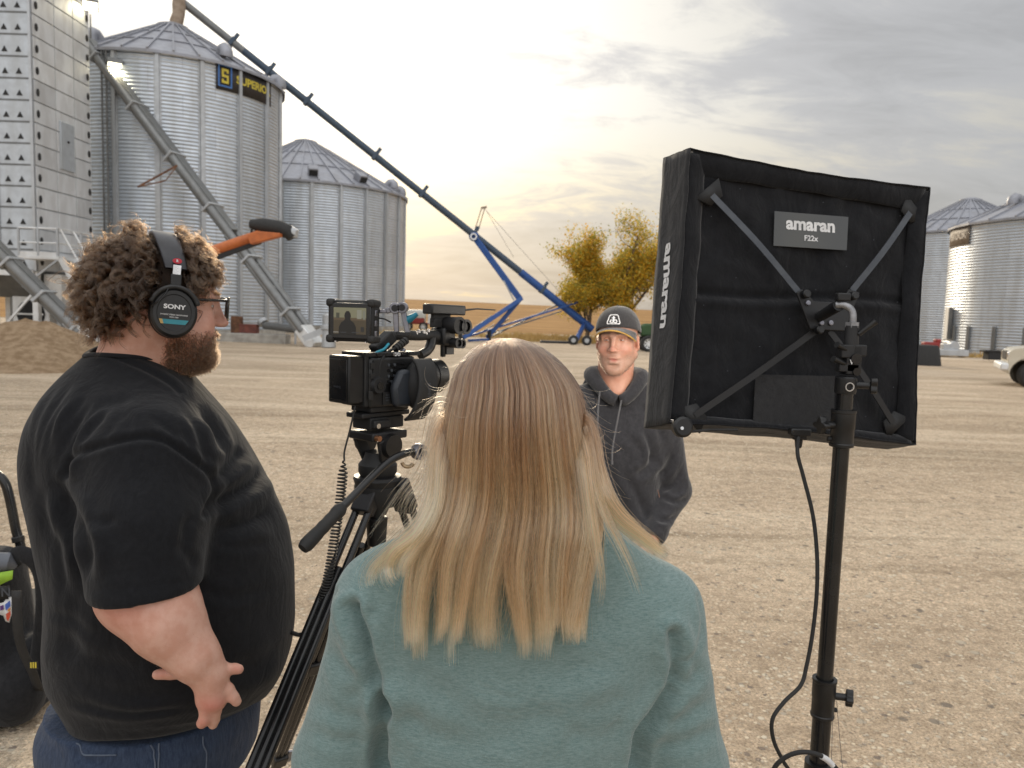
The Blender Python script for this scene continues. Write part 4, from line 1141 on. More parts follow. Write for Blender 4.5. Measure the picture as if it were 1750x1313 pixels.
def spline(pts, n=24):
    P_ = np.array([tuple(p) for p in pts], dtype=np.float64); m = len(P_)
    if m < 3: return np.array([P_[0] + (P_[-1] - P_[0]) * t for t in np.linspace(0, 1, n)])
    Q = np.vstack([2 * P_[0] - P_[1], P_, 2 * P_[-1] - P_[-2]]); out = []
    for t in np.linspace(0, m - 1 - 1e-9, n):
        i = int(t); u = t - i; a, b, c, d = Q[i:i + 4]
        out.append(.5 * (2 * b + (c - a) * u + (2 * a - 5 * b + 4 * c - d) * u * u + (3 * b - a - 3 * c + d) * u ** 3))
    return np.array(out)
class Cloth:
    """Fold sculpting: creases pressed in and ridges raised along curves lying on the cloth."""
    def __init__(s, v, q): s.v, s.q = v, q; s.n = vnormals(v, q); s.off = np.zeros(len(v), dtype=np.float32)
    def fold(s, pts, depth, width, ridge=.5, taper=True, facing=True):
        path = spline(pts, 20)
        # measure on the directions from the modelling viewpoint so a curve drawn above the cloth falls onto it
        o = np.array(CAMP); k = np.linalg.norm(path - o, axis=1).mean()
        pv = (s.v - o) / np.linalg.norm(s.v - o, axis=1, keepdims=True) * k; pp = (path - o) / np.linalg.norm(path - o, axis=1, keepdims=True) * k
        d, t = seg_dist(pv, pp)
        w = np.exp(-(d / width) ** 2) - ridge * np.exp(-((d - 2.0 * width) / (width * 1.1)) ** 2)
        if taper: w = w * np.clip(np.sin(np.pi * np.clip(t, 0.02, .98)) * 1.6, 0, 1)
        if facing:
            f = -np.einsum('ij,ij->i', s.n, (s.v - o) / np.linalg.norm(s.v - o, axis=1, keepdims=True)); w = w * np.clip(f * 3 + .2, 0, 1)
        s.off -= (depth * w).astype(np.float32)
    def wave(s, amp, freq, seed=0, stretch=(1, 1, 1)):
        r = np.random.default_rng(seed); acc = np.zeros(len(s.v))
        for i in range(7):
            k = r.normal(0, 1, 3); k = k / np.linalg.norm(k) * freq * r.uniform(.6, 1.8) * np.array(stretch)
            acc += np.sin(s.v @ k + r.uniform(0, 6.28)) / 7
        s.off += (amp * acc * 1.6).astype(np.float32)
    def done(s, smooth=1):
        v = s.v + s.n * s.off[:, None]
        for _ in range(smooth): v = lap(v, s.q, .4)
        return v, s.q

# ------------------------------------------------------------------ hair as strands
def hair_material(name, root, tip, root2=None, tip2=None, rough=.28, radial=.35, random_=.3):
    m = bpy.data.materials.new(name); m.use_nodes = True; t = m.node_tree; t.nodes.clear()
    out = nd(t, 'OutputMaterial'); hi = nd(t, 'HairInfo')
    tone = nd(t, 'Attribute', attribute_name='tone').outputs['Fac']
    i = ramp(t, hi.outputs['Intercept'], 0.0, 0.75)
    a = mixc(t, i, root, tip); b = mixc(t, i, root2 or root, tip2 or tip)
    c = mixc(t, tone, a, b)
    r = ramp(t, hi.outputs['Random'], 0, 1, 1 - random_, 1 + random_, smooth=False)
    c = nd(t, 'VectorMath', {0: c, 'Scale': r}, operation='SCALE').outputs[0]
    h = nd(t, 'BsdfHairPrincipled', {'Color': c, 'Roughness': rough, 'Radial Roughness': radial, 'Random Roughness': .25, 'Coat': .0}, parametrization='COLOR', model='CHIANG')
    t.links.new(h.outputs[0], out.inputs[0]); return m

def strands(name, paths, rad, m, parent, tone=None, taper=.35):
    """paths: (N, K, 3) array."""
    N, K, _ = paths.shape
    hc = bpy.data.hair_curves.new(name); hc.add_curves([K] * N)
    hc.attributes['position'].data.foreach_set('vector', np.ascontiguousarray(paths, dtype=np.float32).ravel())
    r = hc.attributes.new('radius', 'FLOAT', 'POINT')
    rr = np.asarray(rad, dtype=np.float32) * np.ones((N, 1), dtype=np.float32)
    prof = (1 - (1 - taper) * np.linspace(0, 1, K, dtype=np.float32) ** 2)[None]
    r.data.foreach_set('value', np.ascontiguousarray(rr * prof, dtype=np.float32).ravel())
    tn = hc.attributes.new('tone', 'FLOAT', 'CURVE')
    tn.data.foreach_set('value', (np.zeros(N) if tone is None else np.asarray(tone)).astype(np.float32))
    hc.materials.append(m)
    o = bpy.data.objects.new(name, hc); COL.objects.link(o)
    return put(o, parent)

# ------------------------------------------------------------------ head
def head_solid(c, yaw, pitch=0.0, roll=0.0, scale=1.0, vox=.0022, fat=0.0, neck=None, jaw=1.0, mouth_open=0.0, zlow=1.0):
    """Face looks along +Y of its own frame. c = centre at ear level. Returns verts, quads and the head matrix."""
    Rm = Matrix.Rotation(yaw, 3, 'Z') @ Matrix.Rotation(pitch, 3, 'X') @ Matrix.Rotation(roll, 3, 'Y')
    s = Solid((-.125, -.135, -.21), (.125, .15, .17), vox)
    E, C_ = s.ell, s.cone
    s.add(E((0, -.012, .050), (.077, .097, .090)), 0)                       # skull
    s.add(E((0, .035, .012), (.066, .060, .085)), .03)                     # face mass
    s.add(E((0, .048, -.060), (.052 * jaw, .046, .050)), .035)              # muzzle / jaw
    for sx in (-1, 1):
        s.add(C_((sx * .058 * jaw, .012, -.045), (sx * .022, .072, -.098), .024, .018), .03)   # jaw line
        s.add(E((sx * .044, .062, -.018), (.024, .024, .020)), .025)         # cheekbone
        s.add(C_((sx * .012, .093, .041), (sx * .046, .078, .038), .0085, .008), .014)         # brow
        s.cut(E((sx * .031, .098, .022), (.017, .015, .011)), .014)         # eye socket
        # ear
        ear = E((sx * .080, -.006, .002), (.010, .020, .032), Matrix.Rotation(sx * -.35, 3, 'Z') @ Matrix.Rotation(.2, 3, 'X'))
        s.add(ear, .008); s.cut(E((sx * .090, -.002, .004), (.006, .011, .018)), .006)
    s.add(E((0, .078, -.106), (.021 * jaw, .017, .017)), .022)               # chin
    s.add(C_((0, .092, .032), (0, .112, -.014), .0078, .0108), .014)        # nose
    s.add(E((0, .1135, -.017), (.0115, .0115, .0095)), .010)
    for sx in (-1, 1):
        s.add(E((sx * .0125, .106, -.020), (.0085, .011, .008)), .007)
        s.cut(E((sx * .0065, .112, -.0285), (.0038, .006, .0035)), .003)
    mo = mouth_open
    s.add(E((0, .0935, -.050), (.023, .012, .0075)), .008)                   # upper lip
    s.add(E((0, .0905, -.0665 - mo), (.021, .012, .0080)), .008)             # lower lip
    s.cut(E((0, .104, -.0575 - mo / 2), (.021, .010, .0022 + mo * .6)), .003)
    s.cut(E((0, .097, -.083), (.018, .005, .005)), .010)
    if fat:
        for sx in (-1, 1): s.add(E((sx * .050, .040, -.060), (.034, .042, .045)), .03)
        s.add(E((0, .025, -.110), (.062, .062, .036)), .03)
    v, q = s.mesh(1); v[:, 2] = np.where(v[:, 2] < 0, v[:, 2] * zlow, v[:, 2])
    return v * scale, q, Rm, s
def to_world(v, Rm, c): return (v @ np.array(Rm).T + np.array(tuple(c))).astype(np.float32)
def gauss(p, c, r): return np.exp(-(((p - np.array(c)) / np.array(r)) ** 2).sum(1))
def skin_color(v, base, ruddy=.35, lips=(.42, .17, .14), stubble=0.0, stub_col=(.20, .14, .11), seed=0):
    """Complexion: flushed cheeks, nose and ears, lips, brows and beard shadow where hair grows."""
    n = len(v); c = np.tile(np.array(base), (n, 1)); r = np.random.default_rng(seed)
    red = np.zeros(n)
    for sx in (-1, 1):
        red += .8 * gauss(v, (sx * .045, .075, -.020), (.024, .05, .024)) + .7 * gauss(v, (sx * .086, 0, 0), (.014, .03, .035))
    red += .8 * gauss(v, (0, .12, -.015), (.016, .022, .022)) + .3 * gauss(v, (0, .09, .075), (.05, .05, .03))
    c *= (1 - ruddy * red[:, None] * np.array([.10, .50, .52]))
    lp = np.clip(gauss(v, (0, .100, -.0585), (.019, .016, .0095)) * 1.6 - .35, 0, 1)[:, None]; c = c * (1 - lp) + np.array(lips) * lp
    if stubble:
        z = v[:, 2]; y = v[:, 1]; x = np.abs(v[:, 0])
        b = np.clip((-.030 - z - .35 * np.clip(.055 - x, 0, .03)) / .02, 0, 1) * np.clip((y + .01) / .03, 0, 1) * np.clip((z + .150) / .03, 0, 1)
        mu = gauss(v, (0, .10, -.041), (.030, .03, .009)); b = np.clip(np.maximum(b, mu) - lp[:, 0], 0, 1) * stubble * r.uniform(.75, 1, n)
        c = c * (1 - b[:, None]) + np.array(stub_col) * b[:, None]
    for sx in (-1, 1):
        br = np.clip(sum(gauss(v, (sx * k, .10, h), (.009, .03, .0042)) for k, h in ((.016, .046), (.026, .0485), (.036, .048), (.045, .0445))), 0, 1)[:, None] * .75
        c = c * (1 - br) + np.array(stub_col) * .55 * br
    return c
def eye_parts(mb, Rm, c, scale=1.0, squint=.5, skin_i=0, white_i=1, iris_i=2):
    T = Matrix.Translation(c) @ Rm.to_4x4() @ Matrix.Scale(scale, 4)
    for sx in (-1, 1):
        e = Vector((sx * .030, .0765, .021))
        mb.mi = white_i; mb.ball(e, .0112, 20, 14, T)
        mb.mi = iris_i; mb.lathe([(.0001, .0114), (.0030, .0111), (.0052, .0101), (.0054, .0094)], 18, T @ Matrix.Translation(e) @ Matrix.Rotation(-math.pi / 2, 4, 'X'))
        # lids: two shells that leave a slit
        mb.mi = skin_i
        for a0, a1 in ((R_(18 - 15 * squint), R_(95)), (R_(-85), R_(-22 + 9 * squint))):
            rows = []
            for th in np.linspace(-1.25, 1.25, 13):
                rows.append([e + Vector((math.sin(th) * math.cos(a) * .0150, math.cos(th) * math.cos(a) * .0123, math.sin(a) * .0123 )) for a in np.linspace(a0, a1, 6)])
            mb.grid(rows, T)

M['skin'] = mat('skin', (.5, .3, .2), 0.5, 0, (.90, .81, .77), 38, col_attr=True, bump=.25, bscale=380, bdist=.0012, sss=.12, spec=.4)
M['eye_white'] = mat('eye_white', (.60, .57, .53), .25, 0, (.55, .50, .47), 60)
M['iris'] = mat('iris', (.05, .06, .07), .15, 0, (.02, .025, .03), 80)
# ================================================================== cloth materials
def cloth(name, c, c2, weave=900, bump=.25, rough=.9, sheen=.25, nscale=40, wrinkle=.22, streak=(1, 1, 1)):
    m = bpy.data.materials.new(name); m.use_nodes = True; t = m.node_tree; t.nodes.clear()
    out = nd(t, 'OutputMaterial'); b = nd(t, 'BsdfPrincipled', {'Roughness': rough, 'Specular IOR Level': .2, 'Sheen Weight': sheen, 'Sheen Roughness': .5}); t.links.new(b.outputs[0], out.inputs[0])
    co = nd(t, 'TexCoord').outputs['Object']; mp = nd(t, 'Mapping', {'Vector': co, 'Scale': streak}).outputs[0]
    n = nd(t, 'TexNoise', {'Vector': mp, 'Scale': nscale, 'Detail': 8.0, 'Roughness': .75}).outputs[0]
    n2 = nd(t, 'TexNoise', {'Vector': co, 'Scale': weave, 'Detail': 2.0}).outputs[0]
    n3 = nd(t, 'TexNoise', {'Vector': co, 'Scale': 5.0, 'Detail': 5.0}).outputs[0]
    col = mixc(t, ramp(t, n, .32, .68), c, c2)
    col = mixc(t, ramp(t, n2, .4, .7, 0, .35), col, mixc(t, 1.0, col, (1.5, 1.5, 1.5), 'MULTIPLY'))
    n4 = nd(t, 'TexNoise', {'Vector': nd(t, 'Mapping', {'Vector': co, 'Scale': (1, 1, .55), 'Rotation': (0.3, .5, .2)}).outputs[0], 'Scale': 16.0, 'Detail': 4.0, 'Roughness': .55, 'Distortion': 1.6}).outputs[0]
    col = mixc(t, ramp(t, n3, .35, .7, 0, .3), col, mixc(t, 1.0, col, (.82, .82, .82), 'MULTIPLY'))
    t.links.new(col, b.inputs['Base Color'])
    h = math_(t, 'ADD', math_(t, 'MULTIPLY', n, 1.0), math_(t, 'MULTIPLY', n2, .5))
    b4 = nd(t, 'Bump', {'Height': ramp(t, n4, .30, .72), 'Strength': wrinkle, 'Distance': .010})
    bp = nd(t, 'Bump', {'Height': h, 'Strength': bump, 'Distance': .0015, 'Normal': b4.outputs[0]}); t.links.new(bp.outputs[0], b.inputs['Normal'])
    return m
M['tee'] = cloth('black_tee', (.0058, .0062, .0078), (.0095, .010, .0122), bump=.35, sheen=.10, nscale=90, wrinkle=.18)
M['hoodie'] = cloth('black_hoodie', (.017, .017, .020), (.028, .028, .032), bump=.5, sheen=.20, nscale=60)
M['jeans'] = cloth('jeans', (.020, .031, .060), (.043, .062, .105), bump=.5, sheen=.1, nscale=70, streak=(3, 3, .5))
M['jeans_stitch'] = mat('jeans_stitch', (.10, .125, .17), .9, 0, (.075, .095, .14), 50)
M['cap_cloth'] = cloth('cap_cloth', (.022, .021, .022), (.034, .032, .033), bump=.4, nscale=120)
M['cap_gold'] = mat('cap_gold', (.42, .25, .05), .8, 0, (.34, .2, .05), 60)
M['leather'] = mat('leather', (.05, .032, .022), .6, 0, (.03, .02, .014), 12, bump=.3, bscale=90, bdist=.002)
M['cord'] = mat('cord', (.06, .06, .065), .8, 0, (.09, .09, .095), 200)

def hand_cones(s, T, curl=(.3, .35, .4, .45), spread=(.12, .03, -.05, -.14), thumb=.5, side=1, sc=1.0, k=.004):
    """Five fingers from a palm; wrist at the origin of T, fingers along +Y, palm facing -Z, thumb on +X * side."""
    tp = lambda v: T @ Vector((v[0] * side * sc, v[1] * sc, v[2] * sc))
    d = s.cone(tp((0, .0, 0)), tp((0, .03, 0)), .024 * sc, .026 * sc)
    for x in (-.024, -.008, .008, .024): d = s.smin(d, s.cone(tp((x * .6, .02, 0)), tp((x * 1.1, .082, 0)), .015 * sc, .0125 * sc), .018)
    base = ((.031, .086), (.0105, .091), (-.0105, .087), (-.030, .077)); ln = ((.042, .025, .020), (.047, .029, .021), (.043, .027, .021), (.033, .020, .018))
    for i in range(4):
        p = Vector((base[i][0], base[i][1], 0)); a = 0; dirs = Vector((math.sin(spread[i]), math.cos(spread[i]), 0))
        r = (.0098, .0090, .0082, .0072) if i < 3 else (.0086, .0080, .0072, .0064)
        for j in range(3):
            a += curl[i] * (1, 1.25, .8)[j]
            q = p + (dirs * math.cos(a) + Vector((0, 0, -1)) * math.sin(a)) * ln[i][j]
            d = s.smin(d, s.cone(tp(p), tp(q), r[j] * sc, r[j + 1] * sc), k); p = q
    p = Vector((.020, .022, -.006)); pts = [p, p + Vector((.026, .026, -.012 - .01 * thumb)), p + Vector((.038, .056, -.016 - .02 * thumb)), p + Vector((.042, .080, -.022 - .03 * thumb))]
    for j in range(3): d = s.smin(d, s.cone(tp(pts[j]), tp(pts[j + 1]), (.015, .0115, .0102)[j] * sc, (.0115, .0102, .0085)[j] * sc), .006)
    return d

def join_np(parts):
    V, Q, C, MI = [], [], [], []; o = 0
    for v, q, c, mi in parts:
        V.append(v); Q.append(q + o); C.append(c); MI.append(np.full(len(q), mi)); o += len(v)
    return np.concatenate(V), np.concatenate(Q), np.concatenate(C), np.concatenate(MI)
def bridge(V, Q, C, MI, parts, links):
    """Join separately modelled body parts into one skin: a four-sided sleeve of quads from a quad of part i to a quad of part j (inside the clothes)."""
    off = np.cumsum([0] + [len(p[1]) for p in parts]); kill = []; new = []
    cen = V[Q].mean(1)
    for i, j, pi, pj in links:
        a = off[i] + np.argmin(np.linalg.norm(cen[off[i]:off[i + 1]] - A3(pi), axis=1)); b = off[j] + np.argmin(np.linalg.norm(cen[off[j]:off[j + 1]] - A3(pj), axis=1))
        qa, qb = Q[a], Q[b][::-1]
        best = min(range(4), key=lambda k: np.linalg.norm(V[qa] - V[np.roll(qb, k)], axis=1).sum()); qb = np.roll(qb, best)
        for k in range(4): new.append((qa[(k + 1) % 4], qa[k], qb[k], qb[(k + 1) % 4]))
        kill += [a, b]
    keep = np.ones(len(Q), bool); keep[kill] = False
    return V, np.concatenate([Q[keep], np.array(new, dtype=Q.dtype)]), C, np.concatenate([MI[keep], np.zeros(len(new), dtype=MI.dtype)])
def mb_quads(mb):
    """MB with quads/tris -> numpy with quads (tris repeat nothing: split off)."""
    v = np.array([tuple(p) for p in mb.v], dtype=np.float32)
    f4 = [f for f in mb.f if len(f) == 4]; m4 = [m for f, m in zip(mb.f, mb.m) if len(f) == 4]
    return v, np.array(f4, dtype=np.int32), np.array(m4)

def legs(parent, x, y, half, hipz, r=.085, yaw=0.0, m='jeans', step=.0):
    s = Solid((x - .4, y - .4, 0.0), (x + .4, y + .4, hipz + .15), .010)
    c, q = math.cos(yaw), math.sin(yaw)
    W = lambda a, b, z: (x + a * c - b * q, y + a * q + b * c, z)
    for sx in (-1, 1):
        s.add(s.cone(W(sx * half * .95, 0, hipz), W(sx * half * 1.05, .02, .52), r * 1.12, r * .78), .03)
        s.add(s.cone(W(sx * half * 1.05, .02, .52), W(sx * half * 1.1, -.02, .09), r * .78, r * .72), .03)
    s.add(s.ell(W(0, 0, hipz + .02), (half + r * .9, r * 1.35, .13), Matrix.Rotation(yaw, 3, 'Z')), .05)
    v, qd = s.mesh(2); o = np_mesh('jeans', v, qd, M[m], parent)
    for sx in (-1, 1):
        s = Solid((x - .4, y - .45, -.01), (x + .4, y + .45, .16), .007)
        s.add(s.cone(W(sx * half * 1.1, -.03, .05), W(sx * half * 1.15, .16, .035), .045, .036), 0)
        s.add(s.cone(W(sx * half * 1.1, -.02, .06), W(sx * half * 1.1, -.02, .12), .05, .05), .02)
        s.cut(-(s.Z - .004) * -1 - 0 if False else (.0 - s.Z) * -1 * 0 + (.003 - s.Z) * -1 * -1, .003) if False else None
        v, qd = s.mesh(1); np_mesh('boot', v, qd, M['leather'], parent)
    return o

def farmer():
    D = 2.93
    hc = P(1056, 587, D); yaw = R_(162)
    p = thing('person', 'man in black cap and black hoodie facing the camera, beyond the blonde woman', 'person', (hc.x, D + .02, 0))
    S = .93
    v, q, Rm, _ = head_solid(hc, yaw, R_(-3), R_(2), S, .0022, jaw=1.02, mouth_open=.004)
    col = skin_color(v / S, (.47, .268, .198), .42, stubble=.5, stub_col=(.27, .20, .155))
    # crow's feet and weathering: slightly darker mottling comes from the skin material itself
    parts = [(to_world(v, Rm, hc), q, col, 0)]
    # neck, chest and arms under the hoodie, hands
    nk = P(1053, 663, D + .02)
    s = Solid(tuple(nk - Vector((.16, .16, .14))), tuple(nk + Vector((.16, .16, .20))), .004)
    s.add(s.cone(hc + Vector((.0, .035, -.05)), nk + Vector((.0, .03, -.06)), 0.066, .074), 0); s.add(s.ell(nk + Vector((0, .035, -.10)), (.11, .055, .06)), .05)
    for sx in (-1, 1): s.add(s.cone(hc + Vector((sx * .045, .02, -.08)), nk + Vector((sx * .012, -.035, -.015)), .016, .013), .02)
    s.add(s.cone(nk + Vector((0, -.03, .05)), nk + Vector((0, -.028, .035)), .014, .013), .015)
    v2, q2 = s.mesh(1); c2 = np.tile(np.array((.48, .255, .18)), (len(v2), 1)); parts.append((v2, q2, c2, 0))
    SL, SR = P(980, 694, D + .03), P(1130, 700, D + .03)
    EL, ER = P(962, 838, D + .06), P(1156, 838, D + .06)
    HL, HR = P(1020, 932, D - .10), P(1112, 926, D - .12)
    for E_, H_, sd in ((EL, HL, -1), (ER, HR, 1)):
        u = (H_ - E_).normalized(); T = Matrix.Translation(H_) @ Matrix((Vector((sd, 0, .2)).normalized().cross(u).cross(u).normalized() * -1, u, Vector((0, 0, 0)))).transposed().to_4x4() if False else None
        X = Vector((0, 0, 1)); Z = X.cross(u).normalized() * sd; X = u.cross(Z).normalized()
        T = Matrix.Translation(H_) @ Matrix((X, u, Z)).transposed().to_4x4()
        s = Solid(tuple(H_ - Vector((.17, .17, .17))), tuple(H_ + Vector((.17, .17, .17))), .0028)
        s.add(s.cone(H_ - u * .10, H_, .034, .026), 0); s.add(hand_cones(s, T, side=1, sc=.98, curl=(.5, .55, .6, .65)), .012)
        v3, q3 = s.mesh(1); parts.append((v3, q3, np.tile(np.array((.54, .30, .21)), (len(v3), 1)), 0))
    mb = MB(); eye_parts(mb, Rm, hc, S, squint=.9); ve, fe, me_ = mb_quads(mb)
    V, Q, C_, MI = bridge(*join_np(parts), parts, [(0, 1, hc + Vector((0, .05, -.11)), nk + Vector((0, .05, .05))), (1, 2, nk + Vector((-.12, .02, -.12)), HL - (HL - EL).normalized() * .13), (1, 3, nk + Vector((.12, .02, -.12)), HR - (HR - ER).normalized() * .13)])
    o = len(V); V = np.concatenate([V, ve]); Q = np.concatenate([Q, fe + o]); C_ = np.concatenate([C_, np.tile(np.array((.46, .24, .17)), (len(ve), 1))]); MI = np.concatenate([MI, me_])
    body = np_mesh('body', V, Q, [M['skin'], M['eye_white'], M['iris']], p, col=C_, matidx=MI)
    # short hair below the cap: close strands
    r = np.random.default_rng(2); n = 2600; rows = []
    ph = r.uniform(-2.35, 2.35, n); zz = r.uniform(-.030, .040, n)
    for a, z in zip(ph, zz):
        if abs(a) > 2.6: continue
        y = -.012 - .099 * math.cos(a); x = .080 * math.sin(a)
        if y > .034 or (y > -.03 and z < .005 and abs(x) > .05 and y < .02): continue
        k = math.sqrt(max(0, 1 - ((z - .05) / .092) ** 2)) * .99
        p0 = np.array((x * k, -.012 + (y + .012) * k, z)); d = np.array((x * 2, (y + .012) * 1.5, -.16)); d = d / np.linalg.norm(d) + r.normal(0, .25, 3)
        rows.append([p0 + d * .010 * t for t in (0, .4, .75, 1)])
    W = np.array(rows).reshape(-1, 3) * S; W = to_world(W, Rm, hc).reshape(-1, 4, 3)
    strands('hair', W, .00035, hair_material('short_hair', (.12, .08, .05), (.18, .12, .08)), p)
    # day-old stubble
    vv, nn = v, vnormals(v, q); zz_ = vv[:, 2] / S; yy_ = vv[:, 1] / S; xx_ = np.abs(vv[:, 0]) / S
    dn = np.clip((-.030 - zz_ - .35 * np.clip(.055 - xx_, 0, .03)) / .02, 0, 1) * np.clip((yy_ + .0) / .03, 0, 1) * np.clip((zz_ + .135) / .02, 0, 1); dn = np.maximum(dn, gauss(vv / S, (0, .10, -.041), (.028, .03, .007)) * .8); dn *= 1 - np.clip(gauss(vv / S, (0, .10, -.058), (.019, .02, .008)) * 1.6, 0, 1)
    ii = r.choice(len(vv), 3200, p=dn / dn.sum()); tq = np.linspace(0, 1, 3); st = np.array([vv[i] + np.outer(tq, (nn[i] + r.normal(0, .4, 3) + np.array((0, 0, -.4))) * .0026) for i in ii]); shp = st.shape
    strands('stubble', to_world(st.reshape(-1, 3), Rm, hc).reshape(shp), .00016, hair_material('stubble_hair', (.05, .032, .022), (.10, .07, .05)), p)
    # ---------------- hoodie
    z = lambda py: P(1052, py, D).z
    cx = P(1052, 760, D + .05).x; cy = D + .05
    s = Solid((cx - .42, cy - .36, .66), (cx + .42, cy + .30, 1.50), .0055)
    rows = [(z(1000), 0, 0, .170, .115, 2.5), (z(930), 0, .0, .172, .120, 2.5), (z(870), 0, 0, .168, .122, 2.5), (z(800), 0, -.005, .172, .125, 2.5), (z(745), 0, -.005, .180, .118, 2.5), (z(704), 0, .0, .165, .10, 2.4), (z(676), 0, .01, .12, .09, 2.2), (z(655), 0, .015, .09, .08, 2.0)]
    s.add(s.loft(rows, 0, (cx, cy), .02), 0)
    for Sx, E_, H_ in ((SL, EL, HL), (SR, ER, HR)):
        s.add(s.cone(Sx, E_, .066, .054), .055)
        s.add(s.cone(E_, E_.lerp(H_, .86), .056, .042), .03)
        s.add(s.cone(E_.lerp(H_, .80), E_.lerp(H_, .86), .048, .046), .015)
        s.add(s.cone(nk + Vector((0, .04, -.005)), Sx, .05, .058), .05)
        u = (H_ - E_).normalized(); e = E_.lerp(H_, .93); s.cut(s.cone(e, e + u * .08, .034, .034), .004)
    # pocket swell
    s.add(s.ell((cx, cy - .105, z(900)), (.12, .035, .09)), .03)
    # neck opening
    s.cut(s.cone(nk + Vector((0, .0, .16)), nk + Vector((-.005, .0, .060)), .095, .050), .012)
    v, q = s.mesh(2); c = Cloth(v, q)
    for pts, dp, w in ((((1120, 770), (1108, 800), (1085, 815)), .012, .014), (((1150, 770), (1140, 800), (1120, 815)), .010, .012), (((1165, 800), (1150, 830), (1128, 838)), .010, .012),
                       (((1178, 850), (1155, 858), (1130, 850)), .009, .010), (((1060, 800), (1090, 850), (1110, 900)), .008, .016), (((1030, 760), (1050, 830), (1080, 900)), .007, .018),
                       (((1100, 730), (1112, 765), (1118, 800)), .010, .012), (((1160, 880), (1140, 890), (1118, 885)), .008, .010), (((1000, 720), (1010, 790), (1040, 860)), .008, .016),
                       (((1090, 690), (1120, 720), (1135, 760)), .006, .012), (((1065, 740), (1095, 770), (1100, 800)), .005, .014), (((1170, 815), (1160, 840), (1145, 848)), .008, .009)):
        c.fold([P(a, b, D - .05) for a, b in pts], dp, w)
    c.wave(.004, 30, 3)
    v, q = c.done(1)
    hood_o = np_mesh('hoodie', v, q, M['hoodie'], p)
    # hood: thick rolled collar falling behind the neck
    mb = MB(); path = []; rs = []
    for t in np.linspace(0, 1, 30):
        a = R_(-78) + t * R_(336)          # starts at front left, round the back to front right
        a = math.pi * 1.5 - R_(5) - t * R_(350) 
        x, y = math.cos(a), math.sin(a)
        front = max(0, -y)
        path.append(nk + Vector((x * .094, .012 + y * .088, .016 + .030 * (y > -9) * (1 - front) - .058 * front ** 3)))
        rs.append(.023 + .010 * (1 - front))
    mb.tube(path, rs, 12)
    s2 = mb.build('hood', M['hoodie'], hood_o, sharp=180)
    mb = MB(); mb.ball(nk + Vector((0, .125, -.02)), (.12, .05, .10), 24, 14); mb.build('hood_back', M['hoodie'], hood_o, sharp=180)
    for pts in (((1025, 670), (1022, 700), (1021, 740)), ((1062, 684), (1055, 720), (1047, 765), (1046, 788))):
        mb = MB(); mb.tube(spline([P(a, b, D - .105 - .02 * i / 2) for i, (a, b) in enumerate(pts)], 14), .0034, 6); mb.tube([P(*pts[-1], D - .135), P(pts[-1][0], pts[-1][1] + 6, D - .135)], .0048, 6); mb.build('drawstring', M['cord'], hood_o)
    legs(p, cx, cy + .01, .095, .84, .080, R_(180))
    # ---------------- cap
    T = Matrix.Translation(hc) @ Rm.to_4x4() @ Matrix.Scale(S, 4)
    mb = MB(); rows = []
    def dome(th, ph):     # ph 0 at rim .. 1 at button
        a = ph * math.pi / 2
        rr = math.cos(a) ** .86; x = math.sin(th) * .0905 * rr; y = -.012 + math.cos(th) * .109 * rr
        front = max(0, math.cos(th)); z0 = .046 + .026 * front - .016 * max(0, -math.cos(th)); z = z0 + (.150 - z0) * math.sin(a) ** 1.05
        return Vector((x, y + .004 * front * math.sin(a * 2), z))
    for ph in np.linspace(0, 1, 15): rows.append([dome(th, ph) for th in np.linspace(0, 2 * math.pi, 61)])
    mb.grid(rows, T); cap = mb.build('cap', M['cap_cloth'], p, sharp=180, solid=.004)
    mb = MB(); mb.ball((0, -.012, .150), (.008, .008, .005), 12, 8, T); mb.build('button', M['cap_cloth'], cap)
    mb = MB()
    for k in range(6):
        th = R_(30 + 60 * k); mb.tube([T @ (dome(th, ph) * 1.004) for ph in np.linspace(.02, .98, 16)], .0013, 5)
    mb.build('seam', M['cap_cloth'], cap)
    def brim(u, w, off=0):   # u -1..1 across, w 0..1 outwards
        th = u * R_(62); b = dome(th, 0); out = Vector((math.sin(th) * .55, math.cos(th) * .9 + .25, 0)).normalized()
        L = .070 * (1 - .72 * abs(u) ** 3.2)
        pt = b + Vector((out.x * .3, out.y, 0)) * L * w
        pt.z += -.004 - .004 * w - .040 * abs(u) ** 2 * (.25 + .75 * w) + off
        return pt
    mb = MB(); mb.grid([[brim(u, w) for u in np.linspace(-1, 1, 31)] for w in np.linspace(0, 1, 9)], T); br = mb.build('brim', M['cap_cloth'], cap, sharp=180, solid=.004)
    mb = MB(); mb.tube([T @ brim(u, 1.01, -.0005) for u in np.linspace(-.97, .97, 36)], .0030 * S, 8); mb.build('brim_edge', M['cap_gold'], br)
    # embroidered badge: rounded trapezoid outline round a three-leaf loop mark
    def onfront(x, zz, lift=.003):
        x, zz = x * .84, zz * .84 + .004
        th = x / .100; ph = math.asin(min(.98, max(.02, (.008 + zz) / .078))) / (math.pi / 2)
        q = dome(th, ph); n = Vector((math.sin(th), math.cos(th) * .9, .35)).normalized(); return T @ (q + n * lift)
    mb = MB(); out = [(-.034, .006), (-.026, .038), (-.020, .043), (.020, .043), (.026, .038), (.034, .006), (.031, .002), (-.031, .002)]
    pts = []
    for i in range(8):
        a, b = out[i], out[(i + 1) % 8]
        for t in np.linspace(0, 1, 5)[:-1]: pts.append(onfront(a[0] + (b[0] - a[0]) * t, a[1] + (b[1] - a[1]) * t))
    mb.tube(pts, .0017, 6, closed=True)
    for cx_ in (-.0095, .0095): mb.tube([onfront(cx_ + .0085 * math.cos(t), .0135 + .0065 * math.sin(t)) for t in np.linspace(0, 2 * math.pi, 19)[:-1]], .0020, 6, closed=True)
